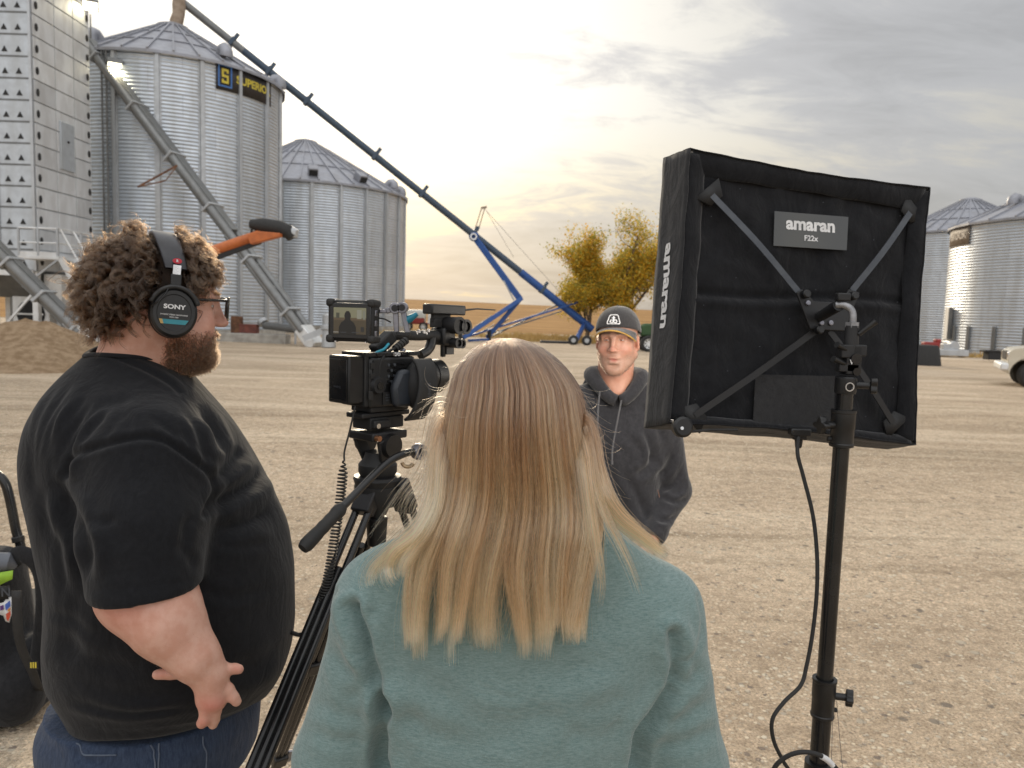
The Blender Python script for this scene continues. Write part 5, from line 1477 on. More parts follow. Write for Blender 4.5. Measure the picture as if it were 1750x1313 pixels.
    mb.tube([onfront(0, h) for h in (.012, .020, .030, .036)], .0026, 6)
    for sx in (-1, 1): mb.tube([onfront(sx * x, h) for x, h in ((0, .024), (.006, .030), (.010, .029))], .0018, 6)
    mb.build('cap_badge', M['white_print'], cap)
    return p
farmer()
# ================================================================== the man with the headphones
def cameraman():
    D = 1.62
    yaw = R_(-60); S = .955
    ear = P(292, 533, 1.535)
    Rm0 = Matrix.Rotation(yaw, 3, 'Z') @ Matrix.Rotation(R_(-4), 3, 'X')
    hc = ear - Rm0 @ Vector((.088 * S, -.004, .0))
    p = thing('person', 'big man in black t-shirt with curly brown hair, headphones on, at the left', 'person', (P(270, 1000, 1.62).x, 1.62, 0))
    v, q, Rm, hs = head_solid(hc, yaw, R_(-4), 0, S, .0022, fat=1.0, jaw=1.12, zlow=.89)
    SK = (.60, .355, .275)
    col = skin_color(v / S, SK, .50, stubble=.55, stub_col=(.16, .085, .05), seed=3)
    head_v, head_q = v, q
    parts = [(to_world(v, Rm, hc), q, col, 0)]
    H = lambda x, y, z: hc + Rm @ Vector((x, y, z)) * S
    # neck
    s = Solid(tuple(hc - Vector((.22, .22, .34))), tuple(hc + Vector((.22, .22, .08))), .0045)
    nb = P(225, 665, 1.62)
    s.add(s.cone(H(0, -.028, -.03), nb + Vector((-.008, .0, -.02)), .072, .062), 0); s.add(s.ell(nb + Vector((.0, 0, -.10)), (.12, .12, .06)), .05)
    s.add(s.cone(H(0, .015, -.10), nb + Vector((.015, .02, .0)), .046, .046), .04)
    s.add(s.cone(H(0, -.085, -.075), H(.0, -.095, -.12), .030, .036), .05)
    v2, q2 = s.mesh(2); parts.append((v2, q2, np.tile(np.array(SK) * .96, (len(v2), 1)), 0))
    # right arm and hand resting on the belly
    sh = P(258, 800, 1.44); el = P(232, 1024, 1.345); wr = P(361, 1155, 1.325)
    lo = np.min([A3(sh), A3(el), A3(wr)], 0) - .16; hi = np.max([A3(sh), A3(el), A3(wr)], 0) + .16
    lo[2] = P(360, 1255, 1.32).z - .02; hi[2] = P(200, 930, 1.35).z
    s = Solid(lo, hi, .0026)
    s.add(s.cone(sh.lerp(el, .5), P(253, 1000, 1.345), .072, .070), 0)
    s.add(s.cone(P(253, 1000, 1.345), P(288, 1068, 1.325), .068, .056), .05)
    s.add(s.cone(P(288, 1068, 1.325), P(335, 1125, 1.320), .055, .037), .04)
    s.add(s.cone(P(335, 1125, 1.320), wr, .037, .0270), .03)
    s.add(s.ell(P(222, 1020, 1.34), (.045, .05, .05)), .05)
    palm = [(P(352, 1160, 1.318), P(352, 1196, 1.315), .020, .017), (P(366, 1160, 1.318), P(369, 1198, 1.316), .021, .018), (P(360, 1150, 1.32), P(362, 1190, 1.318), .024, .020)]
    for a, b, ra, rb in palm: s.add(s.cone(a, b, ra, rb), .015)
    def finger(pts, r0, r1, k=.007):
        d = None
        for i in range(len(pts) - 1):
            n = len(pts) - 1; c = s.cone(P(*pts[i]), P(*pts[i + 1]), r0 + (r1 - r0) * i / n, r0 + (r1 - r0) * (i + 1) / n)
            d = c if d is None else s.smin(d, c, .003)
        tip = P(*pts[-1])
        s.add(d, k)
    finger([(350, 1192, 1.314), (352, 1215, 1.312), (350, 1230, 1.312), (345, 1236, 1.313)], .0125, .0098)
    finger([(366, 1196, 1.318), (368, 1216, 1.320), (366, 1230, 1.323), (364, 1238, 1.325)], .0115, .0088)
    finger([(374, 1180, 1.322), (390, 1178, 1.322), (399, 1192, 1.322), (404, 1199, 1.324)], .0115, .0090)
    finger([(372, 1152, 1.335), (388, 1144, 1.336), (401, 1143, 1.334), (408, 1144, 1.334)], .0110, .0088)
    finger([(348, 1158, 1.335), (318, 1148, 1.340), (292, 1151, 1.338), (269, 1153, 1.336)], .0150, .0092)
    v3, q3 = s.mesh(1)
    c3 = np.tile(np.array(SK), (len(v3), 1))
    # redder knuckles and elbow
    for pt, r in ((P(352, 1205, 1.30), .02), (P(370, 1205, 1.30), .02), (P(215, 1030, 1.29), .05), (P(405, 1144, 1.32), .012), (P(270, 1153, 1.32), .014), (P(345, 1238, 1.30), .014)):
        g = np.exp(-(np.linalg.norm(v3 - A3(pt), axis=1) / r) ** 2)[:, None]; c3 *= 1 - g * np.array((.02, .22, .22))
    parts.append((v3, q3, c3, 0))
    # left arm (far side), simple hang with its hand
    shl = P(250, 800, 1.82); ell_ = P(300, 1010, 1.88); wl = P(350, 1090, 1.84)
    s = Solid(np.min([A3(shl), A3(ell_), A3(wl)], 0) - .2, np.max([A3(shl), A3(ell_), A3(wl)], 0) + .2, .005)
    s.add(s.cone(shl, ell_, .085, .062), 0); s.add(s.cone(ell_, wl, .058, .03), .03)
    u = (wl - ell_).normalized(); X = Vector((0, 0, 1)); Z = X.cross(u).normalized(); X = u.cross(Z)
    s.add(hand_cones(s, Matrix.Translation(wl) @ Matrix((X, u, Z)).transposed().to_4x4(), curl=(.3, .4, .4, .5)), .012)
    v4, q4 = s.mesh(1); parts.append((v4, q4, np.tile(np.array(SK), (len(v4), 1)), 0))
    mb = MB(); eye_parts(mb, Rm, hc, S, squint=.7); ve, fe, me_ = mb_quads(mb)
    V, Q, C_, MI = bridge(*join_np(parts), parts, [(0, 1, H(0, -.02, -.10), H(0, -.02, -.12)), (1, 2, nb + Vector((0, -.12, -.1)), sh), (1, 3, nb + Vector((0, .12, -.1)), shl)]); o = len(V)
    V = np.concatenate([V, ve]); Q = np.concatenate([Q, fe + o]); C_ = np.concatenate([C_, np.tile(np.array(SK) * .9, (len(ve), 1))]); MI = np.concatenate([MI, me_])
    np_mesh('body', V, Q, [M['skin'], M['eye_white'], M['iris']], p, col=C_, matidx=MI)
    # fingernails
    mb = MB()
    for pt, nrm, r in ((P(268, 1151, 1.328), (-.5, -.8, .45), .0058), (P(408, 1142, 1.326), (.5, -.8, .4), .0055)):
        mb.ball((0, 0, 0), (r, r * 1.3, .0018), 12, 8, Matrix.Translation(pt) @ frame(nrm).to_4x4())
    # ---------------- t-shirt
    z = lambda py, d=D: P(270, py, d).z
    X_ = lambda px, py, d=D: P(px, py, d).x
    prof = [(1226, 112, 425, .238), (1180, 84, 466, .25), (1130, 68, 493, .262), (1070, 64, 501, .265), (980, 68, 500, .262), (900, 54, 487, .25), (830, 40, 458, .235), (770, 33, 424, .22), (720, 40, 392, .205), (680, 62, 360, .18), (645, 96, 330, .135), (618, 126, 304, .10), (600, 142, 285, .085)]
    rows = []
    for py, b, f, hy in prof:
        xb, xf = X_(b + 34 + 16 * min(1, max(0, (py - 830) / 150)), py), X_(f - 7, py); rows.append((z(py), (xb + xf) / 2, D, (xf - xb) / 2, hy, 2.15 if py > 700 else 2.0))
    s = Solid((X_(20, 900) - .06, 1.24, z(1245)), (X_(505, 1000) + .06, D + .38, z(585)), .0055)
    # the hem falls lower at the back and rises under the belly
    s.add(s.loft(rows, 0, (0, 0), .015), 0)
    top = P(232, 700, 1.55)
    s.add(s.cone(P(215, 690, 1.58), P(255, 790, 1.455), .085, .112), .09)
    e = P(252, 1010, 1.335); axis = Vector((.08, .0, -1)).normalized()
    pl = (s.X - e.x) * axis.x + (s.Y - e.y) * axis.y + (s.Z - e.z) * axis.z
    slv = s.smin(s.cone(P(255, 790, 1.455), P(246, 905, 1.385), .112, .106), s.cone(P(246, 905, 1.385), P(252, 1032, 1.338), .106, .096), .03)
    s.add(s.cone(P(215, 690, 1.66), P(255, 790, 1.80), .085, .11), .09); s.add(s.cone(P(255, 790, 1.80), P(285, 960, 1.86), .11, .085), .04)
    s.add(-s.smin(-slv, -pl, .006), .028)
    s.cut(np.maximum(s.cone(P(251, 996, 1.340), P(256, 1040, 1.332), .074, .076), s.Y - (D - .262)), .003)
    # neck opening
    nb2 = P(228, 632, 1.60)
    s.cut(s.cone(nb2 + Vector((.03, 0, .14)), nb2 + Vector((-.026, 0, .0)), .100, .064), .008)
    # hem plane
    v, q = s.mesh(2); c = Cloth(v, q)
    f = lambda pts, dp, w, d=1.36, **k: c.fold([P(a, b, d) for a, b in pts], dp, w, **k)
    # armhole seam
    f(((112, 812), (122, 785), (150, 770), (200, 756), (247, 748), (285, 755), (325, 782), (362, 815), (362, 850), (352, 880)), .0085, .0055, ridge=.35, taper=False)
    f(((158, 602), (190, 608), (225, 622), (262, 640), (292, 658), (306, 672)), .0035, .004, ridge=.6, taper=False)
    # long drapes down the back
    f(((105, 650), (80, 720), (72, 800), (80, 880), (88, 950)), .007, .010, 1.45); f(((122, 650), (95, 720), (88, 800), (92, 870)), .006, .008, 1.45)
    f(((150, 672), (120, 725), (104, 780), (104, 850), (118, 930)), .011, .010, 1.40); f(((160, 690), (132, 735), (117, 790), (122, 830)), .009, .008, 1.38)
    f(((60, 700), (52, 780), (58, 860)), .005, .010, 1.5); f(((110, 830), (126, 880), (146, 930), (150, 1000)), .016, .012, 1.40); f(((135, 1000), (120, 1080), (110, 1150)), .006, .02, 1.45)
    for k in range(7):
        o = k * 11
        f(((98 + o * 1.5, 655 + o * .55), (70 + o * 1.15, 715 + o * .5), (57 + o * .95, 790 + o * .3), (60 + o * 1.0, 860 + o * .6)), .0022 + .0006 * (k % 3), .0045, 1.42, ridge=.7)
    f(((190, 700), (160, 735), (136, 770)), .003, .005); f(((215, 705), (192, 735), (172, 762)), .0025, .005); f(((300, 715), (318, 745), (326, 770)), .003, .005); f(((350, 715), (374, 752), (392, 790)), .004, .005, 1.45)
    f(((120, 880), (135, 930), (148, 985)), .005, .006); f(((96, 900), (104, 960), (112, 1020)), .004, .008, 1.42); f(((375, 900), (420, 895), (462, 870)), .004, .007, 1.45); f(((365, 930), (410, 935), (470, 925)), .003, .008, 1.45)
    f(((345, 1010), (400, 1020), (480, 1000)), .003, .010, 1.45); f(((80, 1040), (120, 1060), (170, 1090)), .003, .008, 1.40)
    # shoulder and chest pulls
    f(((256, 713), (285, 730), (312, 753)), .004, .008); f(((300, 690), (335, 725), (350, 770), (358, 800)), .006, .008); f(((330, 690), (358, 720), (372, 760), (385, 775)), .006, .008)
    f(((340, 703), (368, 735), (388, 768)), .005, .006); f(((200, 690), (215, 715), (228, 745)), .003, .010); f(((165, 700), (190, 690), (230, 685)), .003, .008)
    f(((370, 830), (395, 790), (415, 765)), .010, .012, 1.45); f(((352, 872), (395, 846), (435, 822), (452, 792)), .014, .013, 1.45); f(((350, 912), (400, 900), (440, 885), (470, 880)), .006, .016, 1.45)
    # sleeve wrinkles
    f(((150, 885), (175, 895), (200, 882)), .005, .009); f(((330, 880), (318, 905), (322, 940)), .005, .009); f(((300, 925), (322, 950), (332, 975)), .004, .008); f(((150, 850), (190, 905), (235, 940)), .003, .014)
    # belly and waist
    f(((90, 1080), (160, 1130), (260, 1155)), .006, .016, 1.38); f(((100, 1140), (190, 1180), (300, 1190)), .005, .018, 1.38); f(((110, 1195), (210, 1232), (330, 1225)), .005, .012, 1.38); f(((400, 1150), (450, 1130), (485, 1090)), .005, .02, 1.45)
    f(((165, 1010), (250, 1002), (335, 992)), .0022, .0025, 1.30, taper=False, ridge=0)
    c.wave(.0035, 26, 5)
    v, q = c.done(1)
    # lift the hem towards the belly button
    k = np.clip((z(1185) - v[:, 2]) / (z(1185) - z(1230)), 0, 1); fr = np.clip((v[:, 0] - X_(250, 1200)) / (X_(450, 1200) - X_(250, 1200)), 0, 1)
    k2 = np.clip((z(1080) - v[:, 2]) / (z(1080) - z(1226)), 0, 1); k2 = k2 * k2 * (3 - 2 * k2); nr = np.clip((D - v[:, 1]) / .24, 0, 1)
    v[:, 2] += (k * fr * .030 + k2 * nr * .074).astype(np.float32)
    tee = np_mesh('t_shirt', v, q, M['tee'], p)
    # ribbed collar
    ca, cb = A3(nb2 + Vector((-.026, 0, .0))), A3(nb2 + Vector((.03, 0, .14))); ax_ = (cb - ca) / np.linalg.norm(cb - ca)
    rel = v - ca; tt = rel @ ax_; rad = np.linalg.norm(rel - tt[:, None] * ax_, axis=1); want = .064 + (.100 - .064) * np.clip(tt / np.linalg.norm(cb - ca), 0, 1)
    e1 = np.cross(ax_, (0, 1, 0)); e1 /= np.linalg.norm(e1); e2 = np.cross(ax_, e1); an = np.arctan2(rel @ e2, rel @ e1)
    near = (np.abs(rad - want) < .007) & (tt > -.06); nb_ = 40; hts = np.full(nb_, np.nan)
    for k in range(nb_):
        m_ = near & (np.abs((an - (-np.pi + (k + .5) * 2 * np.pi / nb_) + np.pi) % (2 * np.pi) - np.pi) < .12)
        if m_.any(): hts[k] = np.percentile(tt[m_], 97)
    ok = ~np.isnan(hts); kk = np.arange(nb_); hts = np.interp(kk, np.concatenate([kk[ok] - nb_, kk[ok], kk[ok] + nb_]), np.tile(hts[ok], 3))
    hts = np.convolve(np.concatenate([hts[-4:], hts, hts[:4]]), np.hanning(9) / np.hanning(9).sum(), 'valid')
    ring, lower = [], []; nv = vnormals(v, q)
    for k in range(nb_):
        a_ = -np.pi + (k + .5) * 2 * np.pi / nb_; dirv = e1 * np.cos(a_) + e2 * np.sin(a_)
        rr_ = .064 + .036 * max(0, hts[k]) / .151; ring.append(ca + ax_ * (hts[k] + .004) + dirv * (rr_ - .001))
        m_ = (np.abs((an - a_ + np.pi) % (2 * np.pi) - np.pi) < .16) & (rad > rr_ + .010) & (rad < rr_ + .026) & (np.abs(tt - hts[k]) < .035)
        if m_.any():
            ii = np.where(m_)[0]; b_ = ii[np.argmax(tt[ii] - 1.0 * np.abs(rad[ii] - rr_ - .017))]; lower.append(v[b_] + nv[b_] * .0035)
        else: lower.append(ring[-1] + dirv * .014 - ax_ * .014)
    def circ(a_): a_ = np.array(a_); w = np.hanning(9); w /= w.sum(); return np.stack([np.convolve(np.concatenate([a_[-4:, c_], a_[:, c_], a_[:4, c_]]), w, 'valid') for c_ in range(3)], 1)
    ring, lower = circ(ring), circ(lower); mid = (ring + lower) / 2; mid += (mid - (ca + ax_ * ((mid - ca) @ ax_)[:, None])) * .03 + ax_ * .004
    cl = lambda a_: [Vector(x_) for x_ in a_] + [Vector(a_[0])]
    mb = MB(); mb.grid([cl(lower), cl(mid), cl(ring), cl(ring - ax_ * .02)]); mb.build('collar', M['tee'], tee, sharp=180, solid=.004, subsurf=2)
    # ---------------- jeans
    jw = X_(260, 1250)
    s = Solid((jw - .40, D - .36, 0.02), (jw + .40, D + .36, z(1185)), .009)
    zz = z(1190)
    s.add(s.loft([(.70, jw + .005, D, .212, .215, 2.2), (.80, jw + .005, D, .218, .228, 2.2), (.90, jw + .01, D, .216, .232, 2.2), (zz, jw + .01, D, .205, .22, 2.2)], 0, (0, 0), .02), 0)
    for sy in (-1, 1):
        s.add(s.cone((jw, D + sy * .105, .74), (jw + .01, D + sy * .12, .45), .115, .088), .04); s.add(s.cone((jw + .01, D + sy * .12, .45), (jw, D + sy * .125, .08), .088, .078), .03)
    v, q = s.mesh(2); c = Cloth(v, q); c.wave(.004, 28, 9)
    c.fold([P(a, b, 1.40) for a, b in ((133, 1275), (135, 1290), (150, 1300), (180, 1302))], .006, .005, ridge=.3)
    v, q = c.done(1); jn = np_mesh('jeans', v, q, M['jeans'], p)
    px_ = proj_np(v); dist = np.linalg.norm(v - np.array(CAMP), axis=1)
    def on_jeans(a, b):
        m_ = np.hypot(px_[:, 0] - a, px_[:, 1] - b) < 9
        i_ = np.where(m_)[0]; i_ = i_[np.argmin(dist[i_])]; return Vector(v[i_]) + (CAMP - Vector(v[i_])).normalized() * .0015
    for pts in (((262, 1278), (264, 1296), (268, 1325), (274, 1380)), ((270, 1278), (272, 1296), (276, 1325), (282, 1380)), ((352, 1262), (356, 1290), (358, 1330), (356, 1380)), ((132, 1262), (134, 1284), (146, 1296), (176, 1299), (205, 1297))):
        dense = spline([(a, b, 0) for a, b in pts], 12); mb = MB(); mb.tube(spline([on_jeans(a, b) for a, b, _ in dense[::2]], 20), .0016, 6); mb.build('seam', M['jeans_stitch'], jn)
    for sy in (-1, 1):
        s = Solid((jw - .2, D - .32, -.01), (jw + .28, D + .32, .16), .007)
        s.add(s.cone((jw - .04, D + sy * .125, .055), (jw + .17, D + sy * .14, .04), .052, .042), 0); s.add(s.cone((jw, D + sy * .125, .06), (jw - .01, D + sy * .125, .13), .056, .058), .02)
        v, q = s.mesh(1); np_mesh('shoe', v, q, M['black_matte'], p)
    return p, hc, Rm, S, H
cman, man_hc, man_R, man_S, manH = cameraman()

def man_hair():
    r = np.random.default_rng(12)
    # scalp cap so no skin shows between the curls
    s = Solid((-.125, -.135, -.10), (.125, .12, .17), .004)
    s.add(s.ell((0, -.014, .052), (.084, .104, .095)), 0)
    s.add(s.cone((0, -.060, .0), (0, -.055, .03), .046, .056), .03)
    s.cut(s.ell((0, .115, -.02), (.10, .085, .095)), .01); s.cut(s.ell((0, .03, -.12), (.2, .075, .10)), .01)
    v, q = s.mesh(1)
    hcap = np_mesh('hair', to_world(v * man_S, man_R, man_hc), q, mat('scalp_hair', (.022, .013, .008), .8, 0, (.04, .022, .013), 60), cman)
    # ringlets: helices growing out of the scalp, several hairs per ringlet
    def locks(n, per, L0, L1, seed, amp=(.0060, .0115), tight=(1.6, 3.0)):
        rr = np.random.default_rng(seed); out = []; tones = []
        k = 0
        while k < n:
            u = rr.normal(0, 1, 3); u /= np.linalg.norm(u)
            if u[2] < -.62: continue
            # hairline: off the face, behind the ears
            if u[1] > .50 and u[2] < .42 - .0 * abs(u[0]): continue
            if u[1] > .05 and u[2] < -.02: continue
            if u[2] < -.30 and abs(u[0]) > .55: continue
            if u[2] < -.34 and u[1] > -.40: continue
            base = np.array((0, -.014, .050)) + u * np.array((.080, .100, .092))
            L_low = 1.0 + .35 * max(0, -u[1]) * (u[2] < .25)
            nrm = u / np.array((.080, .100, .092)); nrm /= np.linalg.norm(nrm)
            L = rr.uniform(L0, L1) * (1.05 if u[2] > .1 else .92) * (1 - .62 * max(0, u[1] - .1)) * L_low
            drift = rr.normal(0, .55, 3); d = nrm * 1.0 + drift * .8 + np.array((0, .06, -.18)); d /= np.linalg.norm(d)
            t = np.linspace(0, 1, 30)
            ax = base + np.outer(t, d) * L + np.outer(t ** 2, np.array((0, 0, -.020)))
            a = np.cross(d, (0.3, .2, 1)); a /= np.linalg.norm(a); b = np.cross(d, a)
            turns = rr.uniform(*tight); ph = rr.uniform(0, 6.28); am = rr.uniform(*amp)
            hel = lambda ph_, am_: np.outer(np.cos(2 * np.pi * turns * t + ph_) * am_ * np.minimum(1, t * 5), a) + np.outer(np.sin(2 * np.pi * turns * t + ph_) * am_ * np.minimum(1, t * 5), b)
            tn = rr.uniform(0, 1)
            for _ in range(per):
                q_ = ax + hel(ph + rr.normal(0, .13), am * rr.uniform(.86, 1.1)) + rr.normal(0, .0009, 3) + np.outer(t, rr.normal(0, .0025, 3))
                out.append(q_); tones.append(np.clip(tn + rr.normal(0, .15), 0, 1))
            k += 1
        return np.array(out), np.array(tones)
    A, ta = locks(1050, 20, .046, .076, 5)
    B, tb = locks(330, 3, .065, .092, 8, (.004, .010), (1.5, 3.5))
    W = np.concatenate([A, B]); T = np.concatenate([ta, tb])
    x, y, z_ = W[..., 0], W[..., 1], W[..., 2]
    side = (x > .088) & (np.hypot(y + .002, (z_ + .002) * .92) < .050)              # flattened under the ear cup
    rad = np.hypot(x / 1.0, (z_ - .050) * .98); band = (np.abs(y + .002 + .20 * (z_ - .05)) < .021) & (rad > .094) & (z_ > .055)   # and under the band
    keep = ~((side.sum(1) > 0) | (band.sum(1) > 0))
    W, T = W[keep], T[keep]
    sh = W.shape; W = to_world(W.reshape(-1, 3) * man_S, man_R, man_hc).reshape(sh)
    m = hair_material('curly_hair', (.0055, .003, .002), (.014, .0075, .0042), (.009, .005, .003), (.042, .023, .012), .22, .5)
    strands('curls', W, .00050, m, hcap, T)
    # beard: short crinkled hairs over jaw, chin and lip
    c = Solid((-.125, -.135, -.21), (.125, .15, .17), .004)
    vv, qq, _, hs = head_solid(man_hc, 0, 0, 0, 1.0, .004, fat=1.0, jaw=1.12, zlow=.89)
    nn = vnormals(vv, qq); x, y, z = np.abs(vv[:, 0]), vv[:, 1], vv[:, 2]
    upper = -.028 - .45 * np.clip(.062 - x, 0, .04)
    dens = np.clip((upper - z) / .022, 0, 1) ** 1.5 * np.clip((y + .0 + .25 * np.clip(-z - .02, 0, .1)) / .015, 0, 1) * np.clip((z + .150) / .02, 0, 1)
    side = np.clip((y - .002) / .01, 0, 1) * np.clip((.034 - y) / .012, 0, 1) * np.clip((z + .10) / .02, 0, 1) * np.clip((.03 - z) / .02, 0, 1) * (x > .05)
    mo = gauss(vv, (0, .10, -.041), (.032, .03, .007)); lips = gauss(vv, (0, .10, -.058), (.019, .02, .009))
    dens = np.clip(np.maximum(np.maximum(dens, side), mo) - 1.6 * lips, 0, 1)
    idx = r.choice(len(vv), 9000, p=dens / dens.sum()); t = np.linspace(0, 1, 9); out = []
    for i in idx:
        n = nn[i]; d = n * .75 + np.array((0, .18, -.75)) + r.normal(0, .38, 3); d /= np.linalg.norm(d); L = r.uniform(.006, .016) * (1.0 if vv[i, 2] < -.05 else .55)
        a = np.cross(d, r.normal(0, 1, 3)); a /= np.linalg.norm(a); b = np.cross(d, a); ph = r.uniform(0, 6.28); am = r.uniform(.0006, .0020)
        out.append(vv[i] + r.normal(0, .0012, 3) + np.outer(t, d) * L + np.outer(np.cos(9 * t + ph) * am * t, a) + np.outer(np.sin(9 * t + ph) * am * t, b))
    W = np.array(out); sh = W.shape; W = to_world(W.reshape(-1, 3) * man_S, man_R, man_hc).reshape(sh)
    strands('beard', W, .00042, hair_material('beard_hair', (.013, .0075, .005), (.045, .024, .014), (.022, .012, .0075), (.10, .056, .031), .32, .4), cman, r.uniform(0, 1, len(W)))
    # fine hair along the forearm
    a0, a1, a2 = P(262, 1030, 1.335), P(300, 1085, 1.322), P(356, 1150, 1.32); ar = []
    for _ in range(1500):
        q = r.uniform(0, 1); c0 = (a0.lerp(a1, q * 2) if q < .5 else a1.lerp(a2, q * 2 - 1)); ax = ((a1 - a0) if q < .5 else (a2 - a1)).normalized(); F = frame(ax); th = r.uniform(0, 6.28); rad = np.interp(q, (0, .45, .8, 1), (.067, .053, .036, .027)) * .985
        n = F.col[0] * math.cos(th) + F.col[1] * math.sin(th); b = np.array(tuple(c0 + n * rad)); d = np.array(tuple(n * .55 + ax * .9 + Vector(r.normal(0, .25, 3)))); d /= np.linalg.norm(d)
        ar.append(b + np.outer(np.linspace(0, 1, 5), d) * r.uniform(.006, .014) + np.outer(np.linspace(0, 1, 5) ** 2, np.array(tuple(ax))) * .004)
    strands('arm_hair', np.array(ar), .00009, hair_material('arm_hair', (.14, .08, .045), (.26, .16, .09)), cman)
    out = []
    for sx in (-1, 1):
        for _ in range(160):
            q = r.uniform(0, 1); b = np.array((sx * (.013 + .034 * q), .1005 - .020 * q ** 1.6, .0435 + .004 * math.sin(q * 3))) + r.normal(0, .0018, 3) * np.array((1, .3, 1))
            d = np.array((sx * .8, -.1, .35)) + r.normal(0, .3, 3); out.append(b + np.outer(np.linspace(0, 1, 4), d / np.linalg.norm(d)) * .008)
    W = np.array(out); sh = W.shape; W = to_world(W.reshape(-1, 3) * man_S, man_R, man_hc).reshape(sh)
    strands('eyebrow', W, .0004, hair_material('brow_hair', (.05, .03, .018), (.08, .045, .025)), cman)
man_hair()

def headphones():
    h = thing('headphones', 'black over-ear headphones on the curly haired man, with white lettering on the cup', 'headphones', tuple(manH(.10, 0, 0)))
    ax = (man_R @ Vector((1, 0, 0))).normalized()
    for side in (1, -1):
        c = manH(side * .112, -.002, -.002); out = ax * side
        tilt = out + (man_R @ Vector((0, .0, .06))); F = frame(tilt, man_R @ Vector((0, 0, 1))).to_4x4(); T = Matrix.Translation(c) @ F
        mb = MB(); Sx = Matrix.Diagonal((.88, 1.0, 1, 1))
        mb.lathe([(.030, -.026), (.046, -.026), (.050, -.018), (.050, -.006), (.046, .0), (.030, .0)], 48, T @ Sx); mb.build('ear_pad', M['rubber'], h, sharp=60)
        mb = MB(); mb.lathe([(.001, -.002), (.0475, -.002), (.0495, .004), (.0485, .012), (.043, .0165), (.0360, .0165), (.0345, .0150), (.001, .0150)], 56, T @ Sx); cup = mb.build('ear_cup', M['black_plastic'], h, sharp=35)
        # fork arm up to the slider
        mb = MB(); arc = [T @ Vector((.0455 * math.cos(a), .050 * math.sin(a), .016)) for a in np.linspace(R_(20), R_(160), 22)]
        mb.tube(arc, .0052, 8); mb.box((0, .060, .012), (.020, .030, .010), T); mb.build('yoke', M['black_plastic'], h, bevel=.002)
        if side == 1:
            mb = MB(); mb.tube(spline([T @ Vector(q) for q in ((-.010, .054, .017), (-.019, .034, .022), (-.031, .018, .022), (-.041, .008, .017))], 18), .0013, 6); mb.build('cup_wire', M['black_gloss'], h)
            up = Matrix.Translation((0, .0, .0152))
            vs, fs = text_geo('SONY', .0118, bold=.0004); mb = MB(); mb.add(vs, fs, T @ up @ Matrix.Translation((.0, .011, .0)) @ Matrix.Diagonal((1.25, 1, 1, 1))); mb.build('lettering', M['white_print'], cup)
            vs, fs = text_geo('DYNAMIC STEREO HEADPHONES', .0038); mb = MB(); mb.add(vs, fs, T @ up @ Matrix.Translation((0, -.0045, 0)) @ Matrix.Diagonal((.86, 1, 1, 1)))
            vs, fs = text_geo('MDR-7506', .0036); mb.add(vs, fs, T @ up @ Matrix.Translation((0, -.0092, 0))); mb.build('small_lettering', M['white_print'], cup)
            mb = MB(); mb.prism([(-.021, -.0135), (.027, -.0135), (.021, -.0225), (-.018, -.0225)], .0006, T @ up); mb.build('teal_stripe', mat('teal_print', (.02, .19, .24), .5, 0, (.03, .22, .26), 40), cup)
            mb = MB(); mb.prism([(-.0268, -.0135), (-.0210, -.0135), (-.018, -.0225), (-.0235, -.0225)], .0006, T @ up); mb.build('tan_stripe', mat('tan_print', (.40, .27, .09), .5, 0, (.36, .24, .08), 40), cup)
        # metal slider
        a = T @ Vector((0, .062, .010)); b = manH(side * .1215, -.001, .096)
        mb = MB(); mb.beam(a + out * .004, b, .0150, .0035, out); sl = mb.build('slider', M['chrome'], h, bevel=.001)
    # padded band over the top, pressing the hair down
    pts = []
    for t in np.linspace(-1, 1, 41):
        a = t * R_(77)
        pts.append((math.sin(a) * .116, .004 - .026 * math.cos(a), .066 + math.cos(a) * .098, a))
    rows = []; 
    for (x, y, zz, a) in pts:
        n = Vector((math.sin(a), 0, math.cos(a))); w = .021 + .004 * math.cos(a); row = []
        for k in range(16):
            t = 2 * math.pi * k / 16; sq = lambda c_: math.copysign(abs(c_) ** .55, c_)
            row.append(manH(*(Vector((x, y, zz)) + n * sq(math.sin(t)) * .0065 + Vector((0, sq(math.cos(t)) * w, 0)))))
        rows.append(row + [row[0]])
    mb = MB(); mb.grid(rows); mb.add(rows[0][:16], [list(range(16))]); mb.add(rows[-1][:16], [list(range(16))[::-1]])
    band = mb.build('headband', mat('band_vinyl', (.016, .016, .02), .30, 0, (.024, .024, .03), 30, bump=.2, bscale=200, bdist=.001), h, sharp=70)
    mb = MB(); q = manH(.1215, -.002, .104); F = frame(ax, man_R @ Vector((0, 0, 1))).to_4x4(); mb.lathe([(.0001, .0), (.0085, .0), (.0085, .0018), (.0001, .0022)], 24, Matrix.Translation(q) @ F @ Matrix.Diagonal((1.0, .62, 1, 1)))
    mb.build('red_badge', mat('red_badge', (.50, .02, .04), .4, 0, (.44, .02, .04), 40), band)
    vs, fs = text_geo('R', .0065, bold=.0003); mb = MB(); mb.add(vs, fs, Matrix.Translation(q) @ F @ Matrix.Translation((0, 0, .0026))); mb.build('badge_letter', M['white_print'], band)
headphones()

